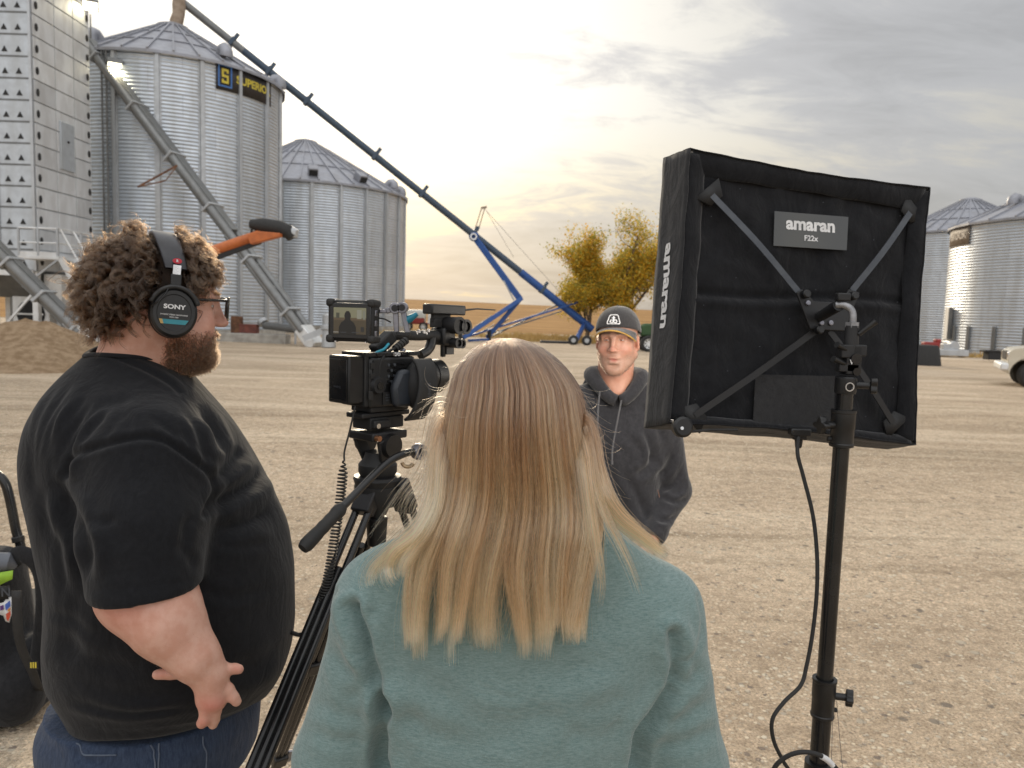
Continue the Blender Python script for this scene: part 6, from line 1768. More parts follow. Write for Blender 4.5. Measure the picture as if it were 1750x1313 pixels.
def spectacles():
    g = thing('eyeglasses', 'black framed eyeglasses worn by the man with headphones', 'glasses', tuple(manH(0, .115, .02)))
    T = Matrix.Translation(man_hc) @ man_R.to_4x4() @ Matrix.Scale(man_S, 4)
    bk = mat('spectacle_black', (.010, .010, .010), .22, 0, (.02, .02, .02), 40)
    gl = bpy.data.materials.new('lens_glass'); gl.use_nodes = True; t = gl.node_tree; t.nodes.clear(); out = nd(t, 'OutputMaterial')
    mx = nd(t, 'MixShader', {0: nd(t, 'Fresnel', {'IOR': 1.5}).outputs[0], 1: nd(t, 'BsdfTransparent').outputs[0], 2: nd(t, 'BsdfGlossy', {'Roughness': .03}).outputs[0]}); t.links.new(mx.outputs[0], out.inputs[0])
    for sx in (-1, 1):
        out_ = [(sx * (.010 + .050 * u), .121 - .010 * u ** 2, w) for u, w in ((0, .032), (.06, .038), (.5, .041), (.94, .040), (1, .034), (.98, .012), (.88, -.002), (.6, -.007), (.3, -.006), (.08, .003))]
        path = [T @ Vector(q) for q in out_]
        mb = MB(); mb.tube([tuple(x) for x in path], .0026, 8, closed=True); rim = mb.build('rim', bk, g)
        mb = MB(); mb.add(path, [list(range(10))]); mb.build('lens', gl, g)
        mb = MB(); hinge = Vector((sx * .0615, .112, .035)); mb.tube([T @ hinge, T @ Vector((sx * .079, .100, .034)), T @ Vector((sx * .087, .07, .032)), T @ Vector((sx * .090, .01, .028)), T @ Vector((sx * .088, -.03, .0))], .0028, 8); mb.build('temple', bk, g)
    mb = MB(); mb.tube([T @ Vector(q) for q in ((-.011, .121, .026), (0, .124, .029), (.011, .121, .026))], .0025, 8); mb.build('bridge', bk, g)
spectacles()
# ================================================================== the woman seen from behind
M['sweat'] = cloth('teal_sweatshirt', (.110, .178, .174), (.20, .275, .268), weave=700, bump=.55, sheen=.3, nscale=230, streak=(.45, .45, 2.6))
def woman():
    D = 1.13
    p = thing('person', 'woman in teal sweatshirt with long straight blonde hair, seen from behind', 'person', (P(888, 1100, D).x, D, 0))
    hc = P(882, 741, 1.112); yaw = R_(-3); S = .93
    v, q, Rm, _ = head_solid(hc, yaw, R_(2), 0, S, .003)
    col = skin_color(v / S, (.60, .37, .29), .4, seed=4)
    parts = [(to_world(v, Rm, hc), q, col, 0)]
    nb = P(886, 905, 1.10)
    s = Solid(tuple(hc - Vector((.2, .2, .30))), tuple(hc + Vector((.2, .2, .05))), .005)
    s.add(s.cone(hc + Vector((0, -.02, -.04)), nb, .056, .064), 0); s.add(s.ell(nb + Vector((0, .03, -.04)), (.10, .06, .04)), .05)
    v2, q2 = s.mesh(1); parts.append((v2, q2, np.tile(np.array((.58, .36, .28)), (len(v2), 1)), 0))
    z = lambda py, d=D: P(885, py, d).z
    X_ = lambda px, py, d=D: P(px, py, d).x
    SL, SR = P(657, 1022, D), P(1118, 1046, D)
    EL, ER = P(578, 1292, D + .0), P(1168, 1310, D + .0)
    HL, HR = EL + Vector((.09, .20, -.10)), ER + Vector((-.09, .20, -.10))
    for E_, H_, sd in ((EL, HL, -1), (ER, HR, 1)):
        u = (H_ - E_).normalized(); X = Vector((0, 0, 1)); Z = X.cross(u).normalized() * sd; X = u.cross(Z).normalized()
        s = Solid(tuple(H_ - Vector((.18, .18, .18))), tuple(H_ + Vector((.18, .18, .18))), .0035)
        s.add(s.cone(H_ - u * .06, H_, .028, .024), 0); s.add(hand_cones(s, Matrix.Translation(H_) @ Matrix((X, u, Z)).transposed().to_4x4(), sc=.9, curl=(.4, .5, .5, .55)), .012)
        v3, q3 = s.mesh(1); parts.append((v3, q3, np.tile(np.array((.58, .36, .28)), (len(v3), 1)), 0))
    V, Q, C_, MI = bridge(*join_np(parts), parts, [(0, 1, hc + Vector((0, .0, -.10)), hc + Vector((0, -.0, -.06))), (1, 2, nb + Vector((-.12, 0, -.06)), HL - (HL - EL).normalized() * .09), (1, 3, nb + Vector((.12, 0, -.06)), HR - (HR - ER).normalized() * .09)]); mb = MB(); eye_parts(mb, Rm, hc, S, squint=.4); ve, fe, me_ = mb_quads(mb); o = len(V)
    np_mesh('body', np.concatenate([V, ve]), np.concatenate([Q, fe + o]), [M['skin'], M['eye_white'], M['iris']], p, col=np.concatenate([C_, np.tile(np.array((.56, .34, .26)), (len(ve), 1))]), matidx=np.concatenate([MI, me_]))
    # ---------------- sweatshirt
    s = Solid((X_(470, 1200) - .02, D - .19, .70), (X_(1275, 1200) + .02, D + .36, z(800)), .005)
    def row(py, l, r, hy, n): return (z(py), (X_(l, py) + X_(r, py)) / 2, D + .01, (X_(r, py) - X_(l, py)) / 2, hy, n)
    zb = z(1313)
    rows = [(.72, X_(876, 1313), D + .01, .205, .150, 2.5), (.78, X_(876, 1313), D + .01, .215, .155, 2.5), (.90, X_(876, 1313), D + .01, .205, .145, 2.5), row(1313, 655, 1092, .135, 2.5), row(1230, 648, 1102, .130, 2.5), row(1130, 632, 1148, .130, 2.5), row(1050, 630, 1150, .125, 2.4), row(990, 650, 1120, .112, 2.3), row(950, 690, 1080, .10, 2.2), row(910, 760, 1012, .085, 2.0), row(880, 800, 972, .075, 2.0)]
    s.add(s.loft(rows, 0, (0, 0), .02), 0)
    tr = P(886, 890, D + .0)
    for Sx, E_, H_, sd in ((SL, EL, HL, -1), (SR, ER, HR, 1)):
        s.add(s.cone(tr + Vector((sd * .045, 0, 0)), Sx + Vector((0, 0, .0)), .050, .066), .06)
        s.add(s.cone(Sx, E_, .066, .064), .035)
        s.add(s.cone(E_, E_.lerp(H_, .80), .064, .046), .02)
    nk = nb + Vector((0, .012, .055)); s.cut(s.cone(nk + Vector((0, .03, .12)), nk, .080, .060), .01)
    keep = s
    v, q = s.mesh(2); c = Cloth(v, q)
    f = lambda pts, dp, w, d=1.03, **k: c.fold([P(a, b, d) for a, b in pts], dp, w, **k)
    # armpit gathers, left
    f(((606, 1040), (618, 1085), (632, 1130), (648, 1172), (660, 1215)), .016, .0085, taper=False)
    f(((612, 1010), (604, 1050), (622, 1100), (640, 1135)), .008, .008); f(((640, 1030), (632, 1070), (640, 1110)), .006, .008); f(((575, 1010), (566, 1050), (590, 1090), (618, 1125)), .0035, .0035, ridge=.4, taper=False)
    f(((650, 1190), (690, 1225), (730, 1235)), .005, .012); f(((645, 1150), (620, 1180), (585, 1195)), .005, .010); f(((560, 1100), (590, 1140), (640, 1165)), .004, .010); f(((540, 1190), (570, 1220), (640, 1225)), .004, .012); f(((530, 1240), (570, 1262), (630, 1262)), .004, .010)
    f(((658, 1200), (655, 1240), (650, 1290), (655, 1313)), .018, .010, taper=False)
    # right
    f(((1195, 1020), (1203, 1062), (1192, 1105), (1168, 1135)), .0035, .0035, ridge=.4, taper=False)
    f(((1150, 1085), (1160, 1125), (1150, 1170), (1120, 1222), (1095, 1255), (1086, 1313)), .016, .0085, taper=False)
    f(((1132, 1090), (1148, 1125), (1142, 1160)), .008, .007); f(((1185, 1110), (1178, 1150), (1158, 1178)), .008, .008); f(((1165, 1135), (1155, 1155), (1140, 1165)), .006, .006); f(((1200, 1130), (1175, 1175), (1140, 1205)), .005, .009)
    f(((1215, 1190), (1170, 1225), (1120, 1240)), .005, .010); f(((1225, 1240), (1175, 1265), (1115, 1275)), .005, .010); f(((1080, 1180), (1030, 1210), (980, 1215)), .004, .014); f(((1085, 1230), (1020, 1255), (960, 1255)), .004, .014)
    # back
    f(((700, 1130), (740, 1180), (800, 1200)), .003, .016); f(((690, 1240), (800, 1265), (930, 1260)), .0035, .016); f(((900, 1130), (970, 1150), (1060, 1120)), .003, .016); f(((760, 1215), (870, 1235), (980, 1222)), .003, .014); f(((640, 985), (700, 1010), (760, 1060)), .003, .016); f(((1120, 985), (1060, 1030), (1020, 1090)), .003, .016)
    c.wave(.0022, 32, 11)
    v, q = c.done(1)
    np_mesh('sweatshirt', v, q, M['sweat'], p)
    legs(p, P(888, 1100, D).x, D + .01, .095, .82, .098)
    return p, hc, S, keep
woman_o, woman_hc, woman_S, woman_solid = woman()

def woman_hair():
    r = np.random.default_rng(21)
    ENV_Y = [578, 584, 592, 604, 622, 650, 685, 720, 760, 800, 840, 880, 920, 960, 1000, 1060, 1120]
    ENV_L = [880, 856, 838, 817, 797, 776, 761, 753, 748, 744, 738, 728, 716, 705, 698, 690, 686]
    ENV_R = [888, 914, 931, 951, 970, 988, 999, 1005, 1011, 1018, 1026, 1032, 1032, 1026, 1020, 1014, 1010]
    yg = np.arange(560, 1180, 1.0)
    def smooth_tab(xs, ys, w):
        v = np.interp(yg, xs, ys); k = np.hanning(2 * w + 1); k /= k.sum(); return np.convolve(np.pad(v, w, mode='edge'), k, 'valid')
    tL, tR = smooth_tab(ENV_Y, ENV_L, 16), smooth_tab(ENV_Y, ENV_R, 16)
    hd = 123 * np.sqrt(np.clip(1 - ((722 - yg) / 144.5) ** 2, 0, 1)); md = 866 + 14 * np.clip((yg - 578) / 90, 0, 1); bl = np.clip((yg - 640) / 70, 0, 1); bl = bl * bl * (3 - 2 * bl)
    tL = tL * bl + (md - hd) * (1 - bl); tR = tR * bl + (md + hd) * (1 - bl)
    L = lambda y: np.interp(y, yg, tL); Rr = lambda y: np.interp(y, yg, tR)
    DB_Y = yg; DB = .133 * np.sqrt(np.clip(1 - ((735 - np.minimum(yg, 735)) / 158.5) ** 2, 0, 1))
    DB = np.where(yg > 735, .133 - .027 * np.clip((yg - 735) / 190, 0, 1) ** 2 * (3 - 2 * np.clip((yg - 735) / 190, 0, 1)), DB)
    dcen = 1.105
    def depth(u, y):
        b = np.interp(y, DB_Y, DB); head = dcen - b * np.sqrt(np.maximum(0, 1 - u ** 2))
        px = (L(y) + Rr(y)) / 2 + u * (Rr(y) - L(y)) / 2
        X = np.clip(np.abs((px - 890) / 262), 0, .98); back = 1.14 - .132 * (1 - X ** 2.4) ** (1 / 2.4) - .014
        w = np.clip((y - 800) / 130, 0, 1); w = w * w * (3 - 2 * w)
        return head * (1 - w) + np.minimum(back, head + .03) * w
    C3 = np.array(CAMR); o3 = np.array(CAMP)
    def unproj(px, py, d):
        vv = np.stack([(px - PCX) / FPX, -(py - PCY) / FPX, -np.ones_like(px)], -1) @ C3.T
        return o3 + vv * (d / vv[..., 1])[..., None]
    S = woman_solid
    def push(Pt, lift):
        g = S.d; 
        for _ in range(5):
            ix = np.clip(((Pt - S.lo) / S.vox).round().astype(int), 0, np.array(g.shape) - 1)
            inside = np.all((Pt > S.lo) & (Pt < S.lo + (np.array(g.shape) - 1) * S.vox), axis=-1)
            dd = np.where(inside, g[ix[..., 0], ix[..., 1], ix[..., 2]], 1.0)
            need = np.clip(lift - dd, 0, .05); Pt[..., 1] -= need * .8; Pt[..., 2] += need * .35
        return Pt
    locks = [(-.83, 706, 1128, 17), (-.55, 757, 1118, 7), (-.42, 787, 1140, 11), (-.18, 833, 1140, 24), (.10, 893, 1132, 14), (.37, 935, 1126, 21), (.76, 984, 1100, 17)]
    lu = np.array([k[0] for k in locks])
    K = 40; out = []; tone = []; T = np.linspace(0, 1, K)
    tn_phase = r.uniform(0, 6.28, 6)
    def tone_of(u, j): 
        t = .42 + .12 * np.sin(u * 19 + tn_phase[0]) + .14 * np.sin(u * 61 + tn_phase[1]) + .20 * np.sin(u * 147 + tn_phase[2]) + .18 * np.sin(u * 263 + tn_phase[3])
        return np.clip(t + j, 0, 1)
    N = 15000
    phi = r.uniform(-1, 1, N) * R_(88); u = np.sin(phi) * r.uniform(.97, 1.0, N)
    deep = r.random(N) < .22; ystart = np.where(deep, 600 + 120 * r.random(N), 578.5 + 22 * r.random(N) ** 2)
    k = np.array([np.argmin(np.abs(lu - uu - rr)) for uu, rr in zip(u, r.normal(0, .035, N))])
    sub = r.integers(0, 5, N); subo = r.normal(0, 1, (len(locks), 5)); subl = r.uniform(-50, 6, (len(locks), 5))
    yend = np.array([locks[i][2] for i in k]) + subl[k, sub] - np.abs(r.normal(0, 18, N)) - 170 * (r.random(N) < .24) * r.random(N)
    y = ystart[:, None] + (yend - ystart)[:, None] * T[None]
    jit = r.normal(0, .012, N)
    uu = np.clip(u[:, None] + jit[:, None] * np.clip((y - 620) / 200, 0, 1) + .006 * np.sin(y / 37 + r.uniform(0, 6.28, N)[:, None]), -1, 1)
    px = (L(y) + Rr(y)) / 2 + uu * (Rr(y) - L(y)) / 2
    cen = np.array([locks[i][1] for i in k])[:, None]; w = np.clip((y - 860) / 260, 0, 1); w = (w * w * (3 - 2 * w)) * .90
    lw = np.array([q[3] for q in locks])[k]; off = (np.clip((u - lu[k]) * 8, -1.1, 1.1) * lw * .8)[:, None] + (subo[k, sub] * lw * .25)[:, None] + r.normal(0, 2.6, N)[:, None] + (r.random(N) < .08)[:, None] * r.normal(0, 14, N)[:, None] * np.clip((y - 880) / 200, 0, 1)
    px = px * (1 - w) + (cen + off * (1 - .35 * np.clip((y - 950) / 160, 0, 1)) + 5 * np.sin(y / 55 + k[:, None] * 1.7) + (subo[k, sub] * 5)[:, None] * np.clip((y - 980) / 120, 0, 1)) * w
    d = depth(uu, y) + r.uniform(.0, .009, N)[:, None] + (deep * .012)[:, None]
    subd = r.normal(0, .0040, (len(locks), 5)); d += (.0022 * np.sin(u * 27 + 1.0) + .0022 * np.sin(u * 83 + 2.0) + .0016 * np.sin(u * 193) + subd[k, sub])[:, None] * np.clip((y - 600) / 90, 0, 1)
    d = d - .010 * np.clip((y - 700) / 300, 0, 1) * r.random(N)[:, None]
    # locks lie over one another
    d -= (.006 * ((k * 7) % 5) / 5)[:, None] * np.clip((y - 820) / 120, 0, 1)
    d += .010 * (np.clip((y - yend[:, None] + 30) / 30, 0, 1)) * r.normal(-.3, .4, N)[:, None]
    A = push(unproj(px, y, d), .004); out.append(A); subt = r.normal(0, .20, (len(locks), 5)); tone.append(tone_of(u, r.normal(0, .20, N) + subt[k, sub]))
    # strands that fall forward at the sides (seen from the side; they frame the face)
    n = 2200; sd = np.where(r.random(n) < .5, -1, 1); ys = 582 + 90 * r.random(n); ye = 960 - 40 * r.random(n); y = ys[:, None] + (ye - ys)[:, None] * T[None]
    fwd = r.uniform(0, 1, n)[:, None]
    pxs = np.where(sd[:, None] < 0, L(y) + 4, Rr(y) - 4) - sd[:, None] * 10 * fwd
    b = np.interp(y, DB_Y, DB); d = dcen + b * (.15 + .75 * fwd) * np.clip((y - 578) / 120, 0, 1) ** .5
    A = push(unproj(pxs, y, d), .004); out.append(A); tone.append(tone_of(sd * 1.0, r.normal(0, .2, n)))
    # swept locks: onto the left shoulder and down the right shoulder
    def sweep(path, n, wid0, wid1, dz, curl=0, endj=18, t0=.0, lift=.004, tb=.1):
        left = path[0][0] < 880; pre = [(806, 672, 1.075), (776, 715, 1.065)] if left else [(958, 672, 1.075), (985, 715, 1.065)]
        pre = [(a, b, c + .006) for a, b, c in pre]
        sp = spline(pre + [(a, b, c) for a, b, c in path], K); q = np.empty((n, K, 3))
        e = r.normal(0, 1, (n, 1)); e2 = r.normal(0, 1, (n, 1)); ln = 1 - np.abs(r.normal(0, endj, n))[:, None] / 300
        tt = T[None] * ln; base = np.stack([np.interp(tt, T, sp[:, j]) for j in range(3)], -1)
        tang = np.gradient(sp[:, :2], axis=0); tang /= np.linalg.norm(tang, axis=1, keepdims=True) + 1e-9; nx = np.stack([-tang[:, 1], tang[:, 0]], 1)
        nn_ = np.stack([np.interp(tt, T, nx[:, j]) for j in range(2)], -1)
        wd = (wid0 + (wid1 - wid0) * T[None]); base[..., :2] += nn_ * (e * wd)[..., None]
        base[..., 0] += curl * np.sin(T[None] * 9 + e2 * .4) * T[None]
        base[..., 2] += dz * e2 * .4 * T[None] + r.normal(0, .002, (n, 1))
        out.append(push(unproj(base[..., 0], base[..., 1], base[..., 2]), lift)); tone.append(np.clip(.55 + tb + r.normal(0, .22, n) + .2 * e[:, 0], 0, 1))
    sweep([(752, 740, 1.05), (745, 820, 1.035), (728, 885, 1.02), (680, 935, 1.03), (640, 968, 1.05), (630, 990, 1.05), (634, 1004, 1.045)], 300, 7, 9, .014, 3, 40)
    sweep([(756, 760, 1.04), (748, 850, 1.02), (716, 915, 1.0), (678, 945, 1.01), (664, 970, 1.02), (666, 988, 1.01), (676, 1000, 1.01)], 230, 6, 8, .012, 3, 40)
    sweep([(758, 790, 1.03), (752, 860, 1.01), (735, 905, 1.0), (712, 935, 1.0), (690, 965, 1.0), (688, 990, 1.0)], 200, 7, 6, .010, 2)
    sweep([(750, 700, 1.07), (735, 770, 1.06), (708, 820, 1.06), (682, 850, 1.08), (668, 880, 1.09)], 18, 9, 18, .03, 6, 60)
    sweep([(748, 720, 1.07), (728, 800, 1.06), (690, 850, 1.06), (650, 905, 1.08), (640, 925, 1.08)], 16, 8, 18, .03, 5, 60)
    sweep([(750, 780, 1.06), (730, 830, 1.05), (705, 860, 1.05), (700, 890, 1.06), (720, 905, 1.05)], 26, 9, 14, .03, 4, 50)
    sweep([(1008, 740, 1.05), (1022, 800, 1.03), (1046, 860, 1.02), (1082, 905, 1.04), (1118, 935, 1.06), (1142, 952, 1.075)], 420, 7, 5, .010, 2)
    sweep([(1004, 730, 1.05), (1016, 800, 1.03), (1032, 850, 1.01), (1060, 890, 1.02), (1096, 918, 1.04), (1126, 944, 1.06)], 360, 8, 7, .010, 2)
    sweep([(1004, 760, 1.03), (1018, 830, 1.01), (1036, 885, 1.0), (1058, 930, 1.0), (1078, 975, 1.0), (1094, 1018, 1.0)], 90, 6, 4, .008, 1, 40)
    sweep([(998, 800, 1.01), (1010, 880, .995), (1020, 950, .99), (1024, 1000, .99), (1020, 1040, .99)], 110, 7, 5, .008, 2, 60)
    # top and sides, parted in the middle: over the scalp, then straight down past the ears
    n = 6500; sdv = np.where(r.random(n) < .5, -1.0, 1.0)[:, None]; yr = r.uniform(-.015, .088, n)[:, None]; a_end = .62; tq = T[None]
    al = np.clip(tq / a_end, 0, 1) * R_(93) + .03; fall = np.clip((tq - a_end) / (1 - a_end), 0, 1)
    rx_, ry_, rz_ = .093, .112, .079; lay = 1 - r.uniform(0, .07, n)[:, None]
    yl = yr * (1 - .30 * np.clip(tq / a_end, 0, 1)) - .030 * fall * (yr > .03) + r.normal(0, .004, n)[:, None] * tq
    kk_ = np.sqrt(np.clip(1 - (yl / ry_) ** 2, .05, 1)); xl = sdv * rx_ * np.sin(al) * np.where(fall > 0, np.maximum(kk_, .80), kk_) * lay; zl = .040 + rz_ * np.cos(al) * kk_ * lay - fall * r.uniform(.13, .19, n)[:, None]
    xl = xl + sdv * r.normal(0, .003, n)[:, None] * fall
    out.append(np.array(tuple(woman_hc)) + np.stack([xl, yl - .012, zl], -1)); tone.append(np.clip(.45 + .22 * np.sin(yr[:, 0] * 260) + r.normal(0, .2, n), 0, 1))
    n = 700; k0 = r.uniform(-.9, .9, n); y0 = r.uniform(700, 960, n); y1 = np.minimum(y0 + r.uniform(90, 240, n), 1100); yy = y0[:, None] + (y1 - y0)[:, None] * T[None]
    uq = np.clip(k0[:, None] + r.normal(0, .16, n)[:, None] * T[None] ** 1.5, -1, 1); pq = (L(yy) + Rr(yy)) / 2 + uq * (Rr(yy) - L(yy)) / 2 * .94
    out.append(push(unproj(pq, yy, depth(uq, yy) - .004 - .004 * r.random(n)[:, None]), .006)); tone.append(r.uniform(.2, 1, n))
    W = np.concatenate(out); Tn = np.concatenate(tone)
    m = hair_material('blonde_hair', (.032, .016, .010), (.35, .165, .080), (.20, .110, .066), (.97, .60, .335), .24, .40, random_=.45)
    # an under-layer that fills the volume of the hair
    sol = Solid((-.20, .93, .98), (.24, 1.28, 1.70), .005)
    us = np.linspace(-1, 1, 7); dd = None
    hcw = np.array(tuple(woman_hc))
    sol.add(sol.ell(hcw + np.array((0, -.012, .050)), (.066, .080, .070)), 0)
    for uq in np.linspace(-.86, .86, 7):
        pts = []
        for yy in (690, 750, 820, 900, 980):
            a = np.array([uq]); b = np.array([float(yy)])
            pq = unproj((L(b) + Rr(b)) / 2 + a * (Rr(b) - L(b)) / 2 * (.94), b, depth(a, b) + .050)[0]; pts.append(pq)
        pts = push(np.array(pts), .003)
        for i in range(4): sol.add(sol.cone(pts[i], pts[i + 1], .016 if i < 3 else .014, .016 if i < 2 else .010 if i == 2 else .006), .02)
    v, q = sol.mesh(2)
    base = np_mesh('hair', v, q, mat('under_hair', (.16, .105, .065), .6, 0, (.24, .165, .105), 40, stretch=(6, 6, .5)), woman_o)
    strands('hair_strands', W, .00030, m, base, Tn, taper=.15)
    # flyaways
    n = 420; ph = r.uniform(-1, 1, n); y0 = r.uniform(585, 900, n); sgn = np.sign(ph); L0 = r.uniform(25, 95, n)
    edge = np.where(sgn < 0, L(y0), Rr(y0)); t = np.linspace(0, 1, 14)[None]
    top = r.random(n) < .25
    ang = r.uniform(.9, 1.9, n); cv = r.normal(0, 1.1, n)
    a = ang[:, None] + cv[:, None] * t
    px = edge[:, None] - sgn[:, None] * 6 + sgn[:, None] * np.cumsum(np.cos(a - .3) * L0[:, None] / 14, 1) * .9; py = y0[:, None] + np.cumsum(np.sin(a) * L0[:, None] / 14, 1)
    dd = dcen + r.normal(-.02, .035, n)[:, None] + 0 * px
    strands('flyaway_hairs', push(unproj(px, py, dd), .004), .00013, m, base, r.uniform(.3, 1, n))
woman_hair()
# ================================================================== LED panel on its stand
PC = Vector((0.71495, 1.90368, 1.75277))
PM = (Matrix.Rotation(0.19822, 3, 'Z') @ Matrix.Rotation(-0.13421, 3, 'X') @ Matrix.Rotation(0.08195, 3, 'Y'))
PT = Matrix.Translation(PC) @ PM.to_4x4()
def LP(px, py, off=0.0):
    """Local (x, z) on the panel's back plane, off metres forward, under a photo pixel."""
    v = CAMR @ Vector(((px - PCX) / FPX, -(py - PCY) / FPX, -1)); n = PM.col[1]
    t = (PC + n * off - CAMP).dot(n) / v.dot(n); q = PM.transposed() @ (CAMP + v * t - PC); return q
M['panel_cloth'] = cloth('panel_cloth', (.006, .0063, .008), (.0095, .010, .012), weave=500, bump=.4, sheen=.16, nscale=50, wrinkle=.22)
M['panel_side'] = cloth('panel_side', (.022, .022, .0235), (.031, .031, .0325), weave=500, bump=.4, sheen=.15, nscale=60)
M['strap_grey'] = mat('strap_grey', (.055, .062, .075), .5, .2, (.07, .078, .09), 40)
M['label_grey'] = mat('label_grey', (.055, .06, .066), .4, 0, (.095, .094, .082), 3.5, stretch=(1, .2, .2), detail=1)
def light_panel():
    p = thing('video_light', 'big square black fabric light panel on a stand, seen from its back', 'light panel', tuple(PC))
    h = .33; dp = .125; from mathutils import noise as mn
    wob = lambda a, b, c, amp: mn.noise((a * 9, b * 9, c)) * amp
    # outer skirt: four walls of cloth, slightly flared toward the front
    cor = [(-h, h), (h, h), (h, -h), (-h, -h)]
    def edge_pt(i, t, y, inset=0.0, k=0):
        a, b = cor[i], cor[(i + 1) % 4]; x = a[0] + (b[0] - a[0]) * t; z = a[1] + (b[1] - a[1]) * t
        fl = 1 + .045 * (y / dp) - inset / h
        sag = .010 * math.sin(math.pi * t) * (1 if i != 3 else .2)
        nx, nz = ((0, -1), (-1, 0), (0, 1), (1, 0))[i]
        s_ = sag * (1 - .6 * y / dp)
        return PT @ Vector((x * fl + nx * s_ + wob(t + i, y * 3, 1.3 * k, .003), y + wob(t * 2 + i, y * 4, 2, .003), z * fl + nz * s_ + wob(t + i, y * 3, 7, .003)))
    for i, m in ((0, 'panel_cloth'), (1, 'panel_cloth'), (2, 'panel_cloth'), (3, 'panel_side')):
        mb = MB(); mb.grid([[edge_pt(i, t, y) for t in np.linspace(0, 1, 41)] for y in np.linspace(0, dp, 9)])
        o = mb.build('skirt_side', M[m], p, sharp=180, solid=.003)
        # flap folded over toward the middle of the back
        ins = (.060, .040, .020, .050)[i]
        mb = MB(); rows = []
        for q in np.linspace(0, 1, 9):
            rows.append([PT @ (PT.inverted() @ edge_pt(i, t, .005 * (1 - q) - .004 * math.sin(math.pi * q)) + Vector((((0, -1), (-1, 0), (0, 1), (1, 0))[i][0] * ins * q * (1 - .25 * math.sin(math.pi * t) * (i == 0)), .020 * q ** 1.4 + .004 * math.sin(t * 21 + i) * q, ((0, -1), (-1, 0), (0, 1), (1, 0))[i][1] * ins * q * (1 - .25 * math.sin(math.pi * t))))) for t in np.linspace(.015, .985, 41)])
        mb.grid(rows); mb.build('flap', M['panel_cloth'], o, sharp=180, solid=.002)
    # back fabric of the LED mat, quilted and puckered
    mb = MB(); rows = []; n = 90
    hh = h - .008
    folds = [(-.02, .008), (-.005, .006)]
    for j in range(n + 1):
        row = []
        for i in range(n + 1):
            x = -hh + 2 * hh * i / n; z = -hh + 2 * hh * j / n
            y = .052 + mn.noise((x * 7, z * 9, 3)) * .009 + mn.noise((x * 18, z * 22, 5)) * .0045
            y += .010 * math.exp(-((z - .012 - .02 * math.sin(x * 6)) / .010) ** 2) - .008 * math.exp(-((z + .010 - .02 * math.sin(x * 6)) / .012) ** 2)
            y += .0022 * abs(math.sin(x * math.pi / .075)) 
            row.append(PT @ Vector((x, y - .030, z)))
        rows.append(row)
    mb.grid(rows); back = mb.build('back_fabric', M['panel_cloth'], p, sharp=180)
    rr = random.Random(3)
    for k in range(64):
        x = -.26 + .075 * (k % 8); z = -.27 + .075 * (k // 8)
        q = Vector((x + rr.uniform(-.006, .006), .016 + mn.noise((x * 7, z * 9, 3)) * .006, z + rr.uniform(-.006, .006)))
        if k % 3 == 0:
            m3 = MB(); m3.ball(q, .0013, 6, 4, PT); m3.build('rivet', M['strap_grey'], back)
    # quilting seams
    # label with lettering, lower velcro patch
    def quad(pts, off, th, m, nm, parent):
        qs = [LP(*a, off) for a in pts]; mb = MB()
        mb.add([PT @ q for q in qs] + [PT @ (q + Vector((0, th, 0))) for q in qs], [(0, 1, 2, 3), (7, 6, 5, 4), (0, 4, 5, 1), (1, 5, 6, 2), (2, 6, 7, 3), (3, 7, 4, 0)]); return mb.build(nm, m, parent, sharp=30), qs
    lab, qs = quad([(1324, 361), (1450, 371), (1447, 428), (1322, 420)], .010, .002, M['label_grey'], 'label_plate', back)
    ux = (qs[1] - qs[0]).normalized(); uz = (qs[0] - qs[3]).normalized(); nrm = ux.cross(uz).normalized(); uz = nrm.cross(ux)
    def lett(s, size, px, py, bold, nm, parent, off=.0092, ux=ux, uz=uz, width=None):
        vs, fs = text_geo(s, size, bold); c = LP(px, py, off)
        k = 1
        if width: k = width / (max(v.x for v in vs) - min(v.x for v in vs))
        mb = MB(); mb.add([PT @ (c + ux * v.x * k + uz * v.y) for v in vs], fs); return mb.build(nm, M['white_print'], parent, sharp=180)
    lett('amaran', .044, 1386, 385, .0016, 'lettering', lab, width=.134); lett('F22x', .019, 1386, 408, .0005, 'model_lettering', lab)
    quad([(1292, 640), (1427, 643), (1425, 735), (1287, 732)], .011, .003, M['panel_side'], 'velcro_patch', back)
    # side lettering, reading downwards on the near skirt
    mb = MB(); vs, fs = text_geo('amaran', .050, .0018); w = max(v.x for v in vs) - min(v.x for v in vs); k = .205 / w
    for v in vs: pass
    pts = [edge_pt(3, 1 - (.33 + 0), 0)]
    def side_pt(u, v):  # u down the side in metres from the centre of the word, v across
        t = .5 + .105 / 1 * 0
        tt = (h - (.100 - u)) / (2 * h) ; y = .062 + v
        i = 3; a, b = cor[3], cor[0]
        z = .105 - u; T_ = (z + h) / (2 * h)
        q = PT.inverted() @ edge_pt(3, T_, min(max(y, 0), dp)); return PT @ (q + Vector((-.004, 0, 0)))
    mb.add([side_pt(v.x * k + .10, -v.y) for v in vs], fs); mb.build('side_lettering', M['white_print'], p, sharp=180)
    # X-brace: four flat spring bars, centre plate with thumb knobs
    ctr = LP(1417, 533, -.012)
    ends = [((1216, 333), (1366, 501), .010, -.008), ((1556, 363), (1456, 497), .010, -.008), ((1188, 710), (1392, 567), .008, -.006), ((1526, 722), (1418, 566), .008, -.006)]
